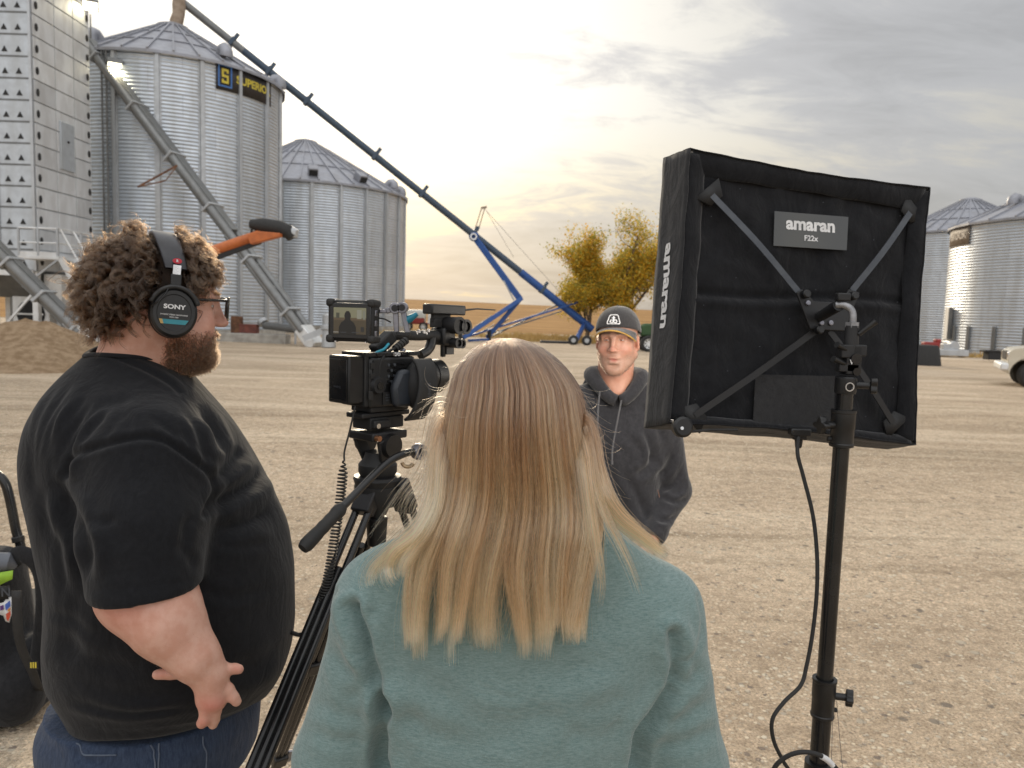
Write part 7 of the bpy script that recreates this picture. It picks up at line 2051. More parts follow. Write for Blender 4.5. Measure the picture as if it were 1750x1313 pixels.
    for (a, b, oa, ob) in ends:
        A_, B_ = PT @ LP(*a, oa), PT @ LP(*b, ob); mid = A_.lerp(B_, .5) + PM.col[1] * -.010
        mb = MB(); pts = spline([A_, mid, B_], 12); up = PM.col[1]
        for i in range(11): 
            q0, q1 = Vector(pts[i]), Vector(pts[i + 1]); mb.beam(q0 - (q1 - q0) * .04, q1, .0025, .0155, (q1 - q0).cross(up))
        mb.build('brace_bar', M['strap_grey'] if a[1] < 500 else M['black_metal'], p)
        # cloth corner pocket that takes the bar end
        c = LP(*a, .012); s = Vector((1 if c.x > 0 else -1, 0, 1 if c.z > 0 else -1)); mb = MB(); w = Vector((s.x, 0, -s.z)).normalized()
        base = c + s * .012
        mb.add([PT @ q for q in (base + w * .040 + s * .002, base - w * .040 + s * .002, base - w * .020 - s * .026, base + w * .020 - s * .026)], [(0, 1, 2, 3)]); mb.build('corner_pocket', M['black_matte'], p, solid=.007)
    pl = [(1362, 500), (1385, 563), (1444, 566), (1470, 500), (1452, 494), (1437, 517), (1392, 515), (1372, 494)]
    mb = MB(); q = [LP(a, b, -.014) for a, b in pl]; n = len(q)
    mb.add([PT @ k_ for k_ in q] + [PT @ (k_ + Vector((0, .008, 0))) for k_ in q], [list(range(n)), list(range(n, 2 * n))[::-1]] + [(i, n + i, n + (i + 1) % n, (i + 1) % n) for i in range(n)])
    mp = mb.build('centre_plate', M['black_metal'], p, bevel=.002)
    for (a, b) in ((1376, 503), (1458, 506), (1399, 564)):
        c = LP(a, b, -.020); mb = MB(); mb.lathe([(.0001, -.012), (.008, -.012), (.0105, -.009), (.0105, .004), (.007, .007), (.0001, .007)], 20, PT @ Matrix.Translation(c) @ Matrix.Rotation(-math.pi / 2, 4, 'X')); mb.build('thumb_knob', M['black_plastic'], mp, sharp=35)
    for (a, b) in ((1381, 518), (1404, 552), (1420, 552)):
        c = LP(a, b, -.017); mb = MB(); mb.lathe([(.0001, -.002), (.004, -.003), (.0062, -.002), (.0062, .004)], 16, PT @ Matrix.Translation(c) @ Matrix.Rotation(-math.pi / 2, 4, 'X')); mb.build('screw', M['grey_metal'], mp)
    # carabiner disc at the lower left corner, plug at the bottom edge
    c = LP(1166, 730, -.012); mb = MB(); mb.lathe([(.0001, -.010), (.019, -.010), (.0245, -.006), (.0245, .008), (.019, .012), (.0001, .012)], 28, PT @ Matrix.Translation(c) @ Matrix.Rotation(-math.pi / 2, 4, 'X')); d_ = mb.build('corner_disc', M['black_plastic'], p, sharp=35)
    c = LP(1165, 732, -.024); mb = MB(); mb.lathe([(.0001, -.003), (.004, -.003), (.005, 0), (.005, .004)], 14, PT @ Matrix.Translation(c) @ Matrix.Rotation(-math.pi / 2, 4, 'X')); mb.build('disc_screw', M['chrome'], d_)
    mb = MB(); mb.tube([PT @ LP(1178, 738, -.006), PT @ LP(1215, 735, -.004), PT @ LP(1260, 735, .0)], .0035, 8); mb.build('elastic_loop', M['rubber'], p)
    # lit diffuser on the far side and the light it gives
    mb = MB(); f = h - .01; mb.add([PT @ Vector(q) for q in ((-f, dp - .02, -f), (f, dp - .02, -f), (f, dp - .02, f), (-f, dp - .02, f))], [(3, 2, 1, 0)])
    mb.build('diffuser', mat('diffuser', (.8, .8, .78), .8, 0, emit=(1.0, .90, .78, 4.0)), p)
    ld = bpy.data.lights.new('panel_light', 'AREA'); ld.shape = 'SQUARE'; ld.size = .58; ld.energy = 5.0; ld.color = (1, .95, .88)
    lo = bpy.data.objects.new('panel_light', ld); COL.objects.link(lo); lo.matrix_world = PT @ Matrix.Translation((0, dp + .003, 0)) @ Matrix.Rotation(math.pi / 2, 4, 'X')
    return p
light_panel()

M['dull_metal'] = mat('dull_metal', (.34, .34, .35), .45, .8, (.24, .24, .25), 60)
def light_stand():
    D = 1.74
    base = P(1428, 900, D); x, y = base.x, base.y
    s = thing('light_stand', 'black light stand holding up the big square light panel', 'light stand', (x, y, 0))
    zz = lambda py: P(1428, py, D).z
    mb = MB(); mb.cyl((x, y, zz(1200)), (x, y, zz(650)), .0180, n=32); mb.build('upper_tube', M['black_gloss'], s)
    mb = MB(); mb.cyl((x, y, .12), (x, y, zz(1190)), .0215, n=32); mb.build('lower_tube', M['black_gloss'], s)
    def collar(py0, py1, r, side, name='collar'):
        z0, z1 = zz(py1), zz(py0); mb = MB()
        mb.lathe([(r * .8, z0), (r, z0 + .002), (r * 1.02, z0 + .008), (r * .96, z0 + .010), (r * .96, (z0 + z1) / 2), (r * 1.0, (z0 + z1) / 2 + .002), (r * 1.0, z1 - .008), (r * 1.05, z1 - .006), (r * 1.05, z1), (r * .75, z1)], 36, Matrix.Translation((x, y, 0)))
        c = mb.build(name, M['black_plastic'], s, sharp=30)
        zk = (z0 + z1) / 2 + .008; k = Vector((x + side * (r + .020), y - .012, zk)); mb = MB()
        mb.cyl((x + side * r * .8, y - .006, zk), k, .0085, n=14); 
        kn = mb.build('knob_shaft', M['black_plastic'], c)
        mb = MB(); pts = []
        for i in range(32):
            a = 2 * math.pi * i / 32; rr = .0165 + .0048 * math.cos(4 * a); pts.append((rr * math.cos(a), rr * math.sin(a)))
        mb.prism(pts, .016, Matrix.Translation(k) @ frame((side, -.35, 0)).to_4x4()); mb.build('star_knob', M['black_plastic'], c, bevel=.003)
        mb = MB(); mb.cyl((x + side * r * .8, y, z0 + .018), (x + side * (r + .006), y, z0 + .018), .0055, n=12); mb.build('rivet', M['black_metal'], c)
        return c
    collar(700, 764, .0265, -1); collar(1160, 1226, .0265, 1)
    # top fitting: spigot, ball-head clamp, chromed elbow into the panel bracket
    mb = MB(); mb.lathe([(.0001, zz(672)), (.0225, zz(672)), (.0235, zz(668)), (.0235, zz(646)), (.019, zz(643)), (.0001, zz(643))], 28, Matrix.Translation((x, y, 0))); r_ = mb.build('spigot_receiver', M['black_plastic'], s, sharp=30)
    mb = MB(); k = Vector((x + .05, y - .012, zz(657))); mb.cyl((x + .015, y - .005, zz(657)), k, .008, n=14); pts = [((.015 + .0045 * math.cos(3 * a)) * math.cos(a), (.015 + .0045 * math.cos(3 * a)) * math.sin(a)) for a in np.linspace(0, 2 * math.pi, 31)[:-1]]
    mb.prism(pts, .014, Matrix.Translation(k) @ frame((1, -.35, 0)).to_4x4()); mb.build('star_knob', M['black_plastic'], r_, bevel=.002)
    mb = MB(); mb.lathe([(.008, 0), (.010, .0), (.010, .004), (.008, .004)], 20, Matrix.Translation((x - .003, y - .026, zz(659))) @ Matrix.Rotation(math.pi / 2, 4, 'X')); mb.build('set_screw', M['chrome'], r_)
    tx, ty = x + .008, y + .008
    mb = MB(); mb.box((tx + .004, ty, (zz(640) + zz(590)) / 2), (.034, .036, zz(590) - zz(640))); mb.box((tx - .012, ty - .004, zz(600)), (.030, .030, .030)); mb.box((tx + .014, ty - .004, zz(598)), (.034, .028, .026)); mb.box((tx - .006, ty - .005, zz(628)), (.046, .026, .020)); hd = mb.build('tilt_head', M['black_metal'], s, bevel=.003)
    mb = MB(); mb.cyl((tx + .006, ty - .024, zz(612)), (tx + .006, ty - .016, zz(612)), .012, n=18); mb.cyl((tx + .010, ty - .022, zz(634)), (tx + .010, ty - .016, zz(634)), .009, n=16); mb.build('pivot_bolt', M['black_gloss'], hd)
    vs, fs = text_geo('V', .014, .0004); mb = MB(); mb.add(vs, fs, Matrix.Translation((tx - .004, ty - .0225, zz(618))) @ Matrix.Rotation(math.pi / 2, 4, 'X')); mb.build('head_mark', M['white_print'], hd)
    for (dx, z0, dz, L) in ((.030, 570, .030, .030), (-.030, 598, .012, .022), (-.034, 622, .012, .020)):
        mb = MB(); q = Vector((tx + dx * .4, ty - .012, zz(z0))); e = q + Vector((dx, -.014, dz)); mb.tube([q, q.lerp(e, .4), e], [.006, .0055, .0075], 10); mb.build('wing_lever', M['black_plastic'], hd)
    mb = MB(); mb.cyl((tx, ty - .002, zz(592)), (tx, ty - .002, zz(556)), .0165, .0150, 24); mb.build('ball_socket', M['black_metal'], hd)
    brk = PT @ LP(1402, 541, -.020)
    top = Vector((tx, ty - .002, zz(556))); el = [top, top + Vector((0, 0, .020)), top + Vector((-.004, .003, .036)), top + Vector((-.018, .010, .046)), top + Vector((-.032, .018, .046))]
    mb = MB(); mb.tube(spline(el, 18), .0082, 18); mb.cyl(top + Vector((0, 0, -.004)), top + Vector((0, 0, .008)), .0155, n=6); mb.build('elbow', M['dull_metal'], s, sharp=40)
    e = Vector(el[-1]); mb = MB(); mb.cyl(e + Vector((.006, -.003, 0)), brk, .0135, .0125, 22); mb.build('panel_stud', M['black_metal'], s)
    mb = MB(); mb.box(e + Vector((.012, -.004, .018)), (.030, .022, .018)); mb.build('stud_clamp', M['black_metal'], s, bevel=.003)
    # tripod legs out of frame
    for k in range(3):
        a = R_(90 + 120 * k); f = Vector((x + .52 * math.cos(a), y + .52 * math.sin(a), .02)); mb = MB(); mb.cyl((x + .03 * math.cos(a), y + .03 * math.sin(a), .62), f, .013, n=14); mb.cyl((x + .028 * math.cos(a), y + .028 * math.sin(a), .2), (x + .25 * math.cos(a), y + .25 * math.sin(a), .36), .008, n=10); mb.build('leg', M['black_gloss'], s)
    mb = MB(); mb.cyl((x, y, .56), (x, y, .66), .032, n=28); mb.build('leg_collar', M['black_plastic'], s)
    # thin strings hanging from the lower knob
    for (a, b, c) in (((1423, 1198), (1422, 1260), (1420, 1345)), ((1430, 1198), (1434, 1250), (1443, 1345))):
        mb = MB(); mb.tube(spline([P(*q, D - .03) for q in (a, b, c)], 10), .0006, 5); mb.build('string', M['cord'], s)
light_stand()

def panel_cable():
    D = 1.80
    plug = Vector(PT @ LP(1365, 738, -.004))
    pts = [plug, P(1363, 775, 1.80), P(1373, 815, 1.79), P(1389, 880, 1.77), P(1396, 945, 1.75), P(1396, 1010, 1.74), P(1389, 1080, 1.73), P(1378, 1140, 1.72), P(1368, 1172, 1.71), P(1340, 1200, 1.70), P(1320, 1230, 1.69), P(1322, 1265, 1.69), P(1338, 1300, 1.69), P(1362, 1345, 1.69), P(1400, 1480, 1.70)]
    c = thing('power_cable', 'black power cable hanging from the light panel down beside its stand', 'cable', tuple(P(1400, 1480, 1.7)))
    mb = MB(); mb.tube(spline(pts, 110), .0046, 10); mb.build('cord', M['rubber'], c)
    mb = MB(); mb.box(plug + Vector((0, -.006, .0)), (.050, .026, .020)); mb.box(plug + Vector((0, -.006, -.012)), (.034, .020, .014)); mb.cyl(plug + Vector((0, -.004, -.018)), plug + Vector((0, -.004, -.040)), .010, .0075, 14); mb.build('plug', M['black_plastic'], c, bevel=.004)
    c2 = thing('coiled_cable', 'black cable loop with white tape around the foot of the light stand', 'cable', tuple(P(1370, 1400, 1.66)))
    a = [P(1318, 1360, 1.66), P(1321, 1318, 1.655), P(1340, 1296, 1.65), P(1366, 1286, 1.645), P(1392, 1288, 1.645), P(1414, 1299, 1.65), P(1436, 1325, 1.66), P(1440, 1370, 1.68), P(1400, 1420, 1.70), P(1345, 1410, 1.70)]
    mb = MB(); mb.tube(spline(a, 60), .0052, 10); mb.build('cord', M['rubber'], c2)
    mb = MB(); mb.tube(spline([P(1404, 1293, 1.647), P(1414, 1299, 1.65), P(1423, 1308, 1.654)], 8), .0066, 12); mb.build('tape_band', M['white_print'], c2)
panel_cable()
# ================================================================== video camera on a tripod
CH = R_(38)                                               # heading of the lens, away and to the right
cf, cr_ = Vector((math.sin(CH), math.cos(CH), 0)), Vector((math.cos(CH), -math.sin(CH), 0))
CRm = Matrix((cr_, cf, Vector((0, 0, 1)))).transposed()
_anchor = P(596, 692, 1.70)
CT = Matrix.Translation(_anchor - CRm @ Vector((.036, -.046, 0))) @ CRm.to_4x4()      # origin: back of the body, bottom of the battery
CL = lambda x, y, z: CT @ Vector((x, y, z))
def CP(px, py, x=None, y=None):
    """Local point under a photo pixel on the plane x = const (right side) or y = const."""
    v = CAMR @ Vector(((px - PCX) / FPX, -(py - PCY) / FPX, -1)); Mi = CT.inverted(); o = Mi @ CAMP; d = Mi.to_3x3() @ v
    t = (x - o.x) / d.x if x is not None else (y - o.y) / d.y
    return o + d * t
def video_camera():
    c = thing('video_camera', 'black cinema video camera with battery and hand grip on the tripod', 'video camera', tuple(CL(0, .08, -.02)))
    K = M['black_plastic']
    mb = MB(); mb.box((0, -.024, .054), (.072, .044, .108), CT); b = mb.build('battery', K, c, bevel=.004)
    mb = MB(); mb.box((0, -.0468, .054), (.060, .002, .092), CT); mb.build('battery_face', M['black_gloss'], b, bevel=.001)
    vs, fs = text_geo('smallrig', .0075); mb = MB(); mb.add(vs, fs, CT @ Matrix.Translation((-.002, -.0482, .038)) @ Matrix.Rotation(math.pi / 2, 4, 'X')); mb.build('battery_lettering', M['strap_grey'], b)
    mb = MB(); mb.box((0, .002, .050), (.082, .012, .118), CT); mb.build('battery_plate', M['black_matte'], c, bevel=.003)
    mb = MB(); mb.box((0, .078, .046), (.090, .142, .116), CT); mb.box((0, .155, .050), (.076, .03, .09), CT); body = mb.build('body', K, c, bevel=.006)
    X = .0462
    # right side: recessed panels, keys, vents, port cover, card label
    mb = MB(); mb.box((X, .040, .070), (.003, .050, .058), CT); mb.build('key_panel', M['black_matte'], body, bevel=.001)
    for i in range(3):
        for j in range(4):
            mb = MB(); mb.cyl(CL(X + .001, .060 + i * .009, .086 - j * .013), CL(X + .0042, .060 + i * .009, .086 - j * .013), .0034, n=12); mb.build('button', M['black_gloss'] if (i + j) % 2 else M['strap_grey'], body)
    mb = MB(); mb.cyl(CL(X, .028, .040), CL(X + .010, .028, .040), .021, .018, 28); mb.build('audio_dial', M['black_metal'], body)
    mb = MB(); mb.cyl(CL(X + .0, .028, .040), CL(X + .0125, .028, .040), .011, .009, 20); mb.build('dial_cap', M['black_gloss'], body)
    for k in range(9):
        mb = MB(); mb.box((X + .0005, .098, .088 - k * .0095), (.003, .034, .0035), CT); mb.build('vent_slat', M['black_gloss'], body)
    mb = MB(); mb.box((X + .0006, .060, .008), (.003, .030, .030), CT); lb = mb.build('label_plate', M['black_matte'], body, bevel=.001)
    for k, w in enumerate((.012, .016, .010)):
        mb = MB(); mb.box((X + .0026, .058, .016 - k * .006), (.0006, w, .0016), CT); mb.build('label_line', M['strap_grey'], lb)
    for (yy, zz_, h_) in ((.012, .085, .014), (.012, .062, .012), (.008, .018, .020)):
        mb = MB(); mb.box((X + .0005, yy, zz_), (.005, .012, h_), CT); mb.build('port_cover', M['rubber'], body, bevel=.001)
    # rounded hand grip with its strap, right front
    mb = MB(); rows = []
    mb.ball((.066, .146, .036), (.037, .046, .062), 28, 18, CT); g = mb.build('hand_grip', M['black_matte'], c)
    mb = MB(); rows = []
    for t in np.linspace(-1.25, 1.25, 19):
        row = []
        for w in np.linspace(-1, 1, 7):
            rx, rz = .0475, .074
            row.append(CL(.062 + rx * math.cos(t) * 1.02 - .002 * w * w, .128 + .030 * w + .012 * math.sin(t), 0.028 + rz * math.sin(t)))
        rows.append(row)
    mb.grid(rows); st = mb.build('hand_strap', M['rubber'], g, sharp=180, solid=.006)
    vs, fs = text_geo('SONY', .0135, .0003); mb = MB()
    mb.add([CL(.062 + .0475 * math.cos(-v.x / .074) * 1.02 + .0042, 0.128 + v.y, .028 + .074 * math.sin(-v.x / .074)) for v in vs], fs); mb.build('strap_lettering', M['strap_grey'], st, sharp=180)
    mb = MB(); mb.prism([(-.026, -.040), (.020, -.046), (.030, -.020), (.030, .030), (.016, .046), (-.012, .044), (-.034, .004)], .022, CT @ Matrix.Translation((.050, .092, .030)) @ Matrix(((0, 0, 1, 0), (1, 0, 0, 0), (0, 1, 0, 0), (0, 0, 0, 1)))); mb.build('grip_pad', mat('pad_grey', (.022, .027, .035), .5, 0, (.032, .037, .046), 30), g, bevel=.009)
    # lens barrel
    mb = MB()
    for (y0, y1, r0, r1) in ((.165, .178, .038, .038), (.178, .215, .034, .036), (.215, .245, .039, .039), (.245, .275, .041, .043)):
        mb.cyl(CL(0, y0, .048), CL(0, y1, .048), r0, r1, 40)
    ln = mb.build('lens', K, c, sharp=30)
    mb = MB(); mb.cyl(CL(0, .2755, .048), CL(0, .277, .048), .035, n=32); mb.build('front_glass', M['glass_dark'], ln)
    # cage plate on top with screws
    mb = MB(); mb.box((0, .082, .110), (.086, .170, .010), CT); pl = mb.build('top_plate', M['black_metal'], c, bevel=.002)
    for k in range(5):
        mb = MB(); mb.cyl(CL(X - .001, .03 + k * .024, .110), CL(X + .0005, .03 + k * .024, .110), .0034, n=10); mb.build('screw', M['black_gloss'] if k != 2 else M['chrome'], pl)
    mb = MB()
    for dy in (0, .010): mb.lathe([(.0022, -.001), (.0045, -.001), (.0045, .001), (.0022, .001)], 14, CT @ Matrix.Translation((X - .0005, .084 + dy, .110)) @ Matrix.Rotation(math.pi / 2, 4, 'Y'))
    mb.build('plate_logo', M['white_print'], pl)
    # top handle: sloping rear post, long grip, front post
    q = lambda px, py, x=.0: CT @ CP(px, py, x=x)
    mb = MB(); mb.beam(q(640, 601), q(668, 573), .030, .030, cr_); hb = mb.build('handle_bracket', M['black_matte'], c, bevel=.004)
    path = spline([q(666, 574), q(690, 573), q(715, 574), q(738, 573), q(752, 578)], 16)
    mb = MB(); mb.tube(path, [.012] * 4 + [.0125] * 8 + [.015] * 4, 14); h = mb.build('top_handle', M['black_matte'], c)
    mb = MB(); mb.tube(spline([q(738, 577), q(736, 590), q(730, 600), q(718, 607)], 12), [.013] * 6 + [.012] * 6, 12); mb.build('front_post', K, h)
    mb = MB(); mb.box(CP(757, 575, x=0), (.05, .045, .045), CT); mb.build('handle_head', K, h, bevel=.006)
    for (px, py, r) in ((716, 566, .0045), (724, 567, .005), (732, 565, .0045), (712, 569, .004), (728, 570, .004)):
        mb = MB(); s_ = q(px, py, .008); mb.cyl(s_ - Vector((0, 0, .004)), s_ + Vector((0, 0, .004)), r, n=12); mb.build('handle_button', M['chrome'], h)
    # ring clamps, knobs and shotgun microphone body at the front of the handle
    for (px, py, r, l, m) in ((771, 556, .0215, .05, 'black_metal'), (783, 558, .0185, .05, 'black_plastic'), (772, 586, .013, .04, 'black_metal'), (781, 587, .012, .03, 'black_gloss')):
        p0 = q(px, py, .02); mb = MB(); mb.cyl(p0 - cr_ * l / 2, p0 + cr_ * l / 2, r, n=26); mb.lathe([(r * .7, 0), (r * 1.05, 0), (r * 1.05, .006), (r * .7, .006)], 26, Matrix.Translation(p0 + cr_ * l / 2) @ frame(cr_).to_4x4()); mb.build('microphone_clamp', M[m], h, sharp=35)
    mb = MB(); mb.box(CP(765, 596, x=.0), (.020, .03, .03), CT); mb.cyl(q(757, 572), q(757, 610), .007, n=12); mb.build('clamp_post', K, h, bevel=.003)
    # bottom shoe
    mb = MB(); mb.box((0, .080, -.018), (.070, .120, .014), CT); mb.build('base_plate', M['black_metal'], c, bevel=.003)
    # coloured leads at the back
    mb = MB(); mb.tube(spline([q(631, 618, .03), q(634, 610, .034), (q(645, 602, .034)), q(656, 597, .030), q(664, 588, .02)], 26), .0032, 8); mb.build('teal_lead', mat('teal_lead', (.01, .28, .40), .45, 0, (.02, .33, .45), 30), c)
    mb = MB(); mb.tube(spline([q(648, 640, .045), q(650, 620, .046), q(660, 604, .04), q(672, 597, .03), q(686, 590, .022)], 26), .0034, 8); mb.build('black_lead', M['rubber'], c)
    mb = MB()
    for k in range(5):
        a = q(675 + 4 * k, 597 - 3.2 * k, .025); b_ = q(678 + 4 * k, 594.5 - 3.2 * k, .025); mb.cyl(a, b_, .0095, n=14)
    mb.build('strain_relief', M['rubber'], c)
    mb = MB(); mb.cyl(q(683, 607, .02), q(690, 597, .02), .006, n=12); mb.build('plug_tip', M['grey_metal'], c)
    return c
video_camera()

def receiver():
    q = lambda px, py, x=.0: CT @ CP(px, py, x=x)
    r = thing('wireless_receiver', 'small black wireless receiver box with thin antenna on top of the camera handle', 'receiver', tuple(q(758, 540)))
    a, b = q(730, 528), q(788, 531); u = (b - a).normalized(); mb = MB(); mb.beam(a, b, .026, .036, Vector((0, 0, 1)).cross(u)); mb.build('casing', M['black_plastic'], r, bevel=.004)
    mb = MB(); mb.beam(q(738, 543), q(768, 545), .022, .010, Vector((0, 0, 1)).cross(u)); mb.box(CP(745, 552, x=0), (.018, .028, .024), CT); mb.build('mount_shoe', M['black_matte'], r, bevel=.002)
    mb = MB(); mb.tube([b, q(815, 528), q(846, 530)], [.0030, .0022, .0018], 8); mb.build('antenna', M['black_metal'], r)
receiver()

def monitor():
    D = 1.70
    m = thing('field_monitor', 'small rugged field monitor showing the interview, on an arm above the camera', 'monitor', tuple(P(595, 547, D)))
    # screen faces back toward the crew, turned a little
    TLc, TRc, BLc = P(559, 512, D), P(634, 514, D - .014), P(556, 580, D)
    ux = (TRc - TLc).normalized(); w = (TRc - TLc).length * 1.06; uz = (TLc - BLc).normalized(); h = (TLc - BLc).length * 1.04; un = ux.cross(uz).normalized(); uz = un.cross(ux) * -1
    uz = ux.cross(un) * -1 if False else uz
    uz = (TLc - BLc); uz = (uz - ux * uz.dot(ux)).normalized(); un = ux.cross(uz)           # un points at the viewer or away
    if un.y > 0: un = -un
    C0 = TLc + ux * w / 2 - uz * h / 2
    T = Matrix.Translation(C0) @ Matrix((ux, uz, un)).transposed().to_4x4()
    mb = MB(); mb.box((0, 0, -.025), (w, h, .046), T); b = mb.build('casing', M['black_matte'], m, bevel=.007)
    mb = MB(); mb.box((0, 0, -.001), (w * .90, h * .86, .004), T); bz = mb.build('bezel', M['black_gloss'], b, bevel=.002)
    for sx in (-1, 1):
        for sz in (-1, 1):
            mb = MB(); mb.box((sx * (w / 2 - .006), sz * (h / 2 - .006), -.022), (.018, .018, .052), T); mb.build('corner_bumper', M['rubber'], b, bevel=.006)
        for sz in (-1, 1):
            mb = MB(); mb.cyl(T @ Vector((sx * w * .33, sz * (h / 2 - .001), -.004)), T @ Vector((sx * w * .33, sz * (h / 2 + .0015), -.004)), .003, n=10); mb.build('screw', M['chrome'], b)
    # picture on the screen
    sw, sh = w * .70, h * .64
    Z = [.0016]
    def em(name, c, s=1.0): return mat(name, c, .3, 0, emit=(*c, s * .27))
    def patch(x0, x1, z0, z1, m_, nm):
        Z[0] += .00006; mb = MB(); mb.add([T @ Vector((x * sw, z * sh, Z[0])) for x, z in ((x0, z0), (x1, z0), (x1, z1), (x0, z1))], [(0, 1, 2, 3)]); return mb.build(nm, m_, bz)
    scr = patch(-.5, .5, -.5, .5, em('screen_field', (.055, .042, .024), .9), 'screen')
    patch(-.5, .5, .08, .5, em('screen_sky', (.165, .16, .10), .9), 'screen_sky')
    patch(-.5, .5, .02, .12, em('screen_far', (.085, .06, .035), .9), 'screen_horizon')
    patch(.22, .36, .08, .42, em('screen_bin', (.20, .20, .16), .9), 'screen_bin'); patch(.40, .48, .06, .38, em('screen_bin2', (.15, .15, .12), .9), 'screen_bin'); patch(-.42, -.32, .10, .30, em('screen_bin3', (.05, .05, .035), .9), 'screen_tree')
    Z[0] += .0001; sil = [(-.34, -.5), (-.33, -.22), (-.26, -.06), (-.17, .02), (-.145, .10), (-.17, .16), (-.155, .28), (-.10, .37), (-.03, .37), (.02, .28), (.035, .16), (.01, .10), (.03, .02), (.12, -.06), (.19, -.22), (.20, -.5)]
    mb = MB(); mb.add([T @ Vector((x * sw, z * sh, Z[0])) for x, z in sil], [list(range(len(sil)))]); mb.build('screen_figure', em('screen_dark', (.008, .007, .006), .8), bz)
    patch(-.5, -.34, -.44, -.42, em('screen_hud', (.30, .30, .28), .9), 'screen_readout'); patch(-.28, -.10, -.44, -.42, M['strap_grey'], 'screen_readout'); patch(.06, .30, -.44, -.42, M['strap_grey'], 'screen_readout'); patch(.34, .44, -.40, -.22, em('screen_hud2', (.02, .02, .02), .6), 'screen_readout')
    # side ports
    mb = MB(); 
    for k in range(3): mb.box((w / 2 + .0005, h * (.2 - .25 * k), -.016), (.003, h * .14, .012), T)
    mb.build('port_panel', M['grey_metal'], b, bevel=.001)
    # friction arm: two grey links with round bosses
    g = M['grey_metal']
    lk = lambda px, py, d=1.735: P(px, py, d)
    for (a, b_) in (((676, 527), (678, 568)), ((688, 526), (697, 569))):
        mb = MB(); A_, B_ = lk(*a), lk(*b_); mb.beam(A_, B_, .011, .016, (0, 1, 0)); mb.cyl(A_ + Vector((0, -.012, 0)), A_ + Vector((0, .010, 0)), .0125, n=22); 
        link = mb.build('arm_link', g, m, bevel=.0015)
        mb = MB(); mb.cyl(A_ + Vector((0, -.0135, 0)), A_ + Vector((0, -.012, 0)), .0075, n=18); mb.build('arm_bolt', M['black_metal'], link)
    mb = MB(); mb.beam(lk(660, 532), lk(674, 528), .014, .012); mb.beam(P(648, 532, 1.73), lk(664, 532), .009, .009); mb.build('arm_bracket', g, m, bevel=.002)
    mb = MB(); mb.tube(spline([P(646, 544, 1.725), P(656, 545, 1.725), P(668, 551, 1.73)], 8), .002, 6); mb.build('signal_lead', M['rubber'], m)
    mb = MB(); mb.tube([lk(693, 550), lk(700, 545), lk(708, 540), lk(713, 536)], [.0075, .009, .0065, .005], 12); mb.build('locking_lever', mat('teal_lever', (.01, .16, .24), .4, .2, (.02, .2, .28), 30), m)
    mb = MB(); mb.box(lk(690, 571), (.030, .024, .010)); mb.build('arm_foot', M['black_metal'], m, bevel=.002)
monitor()

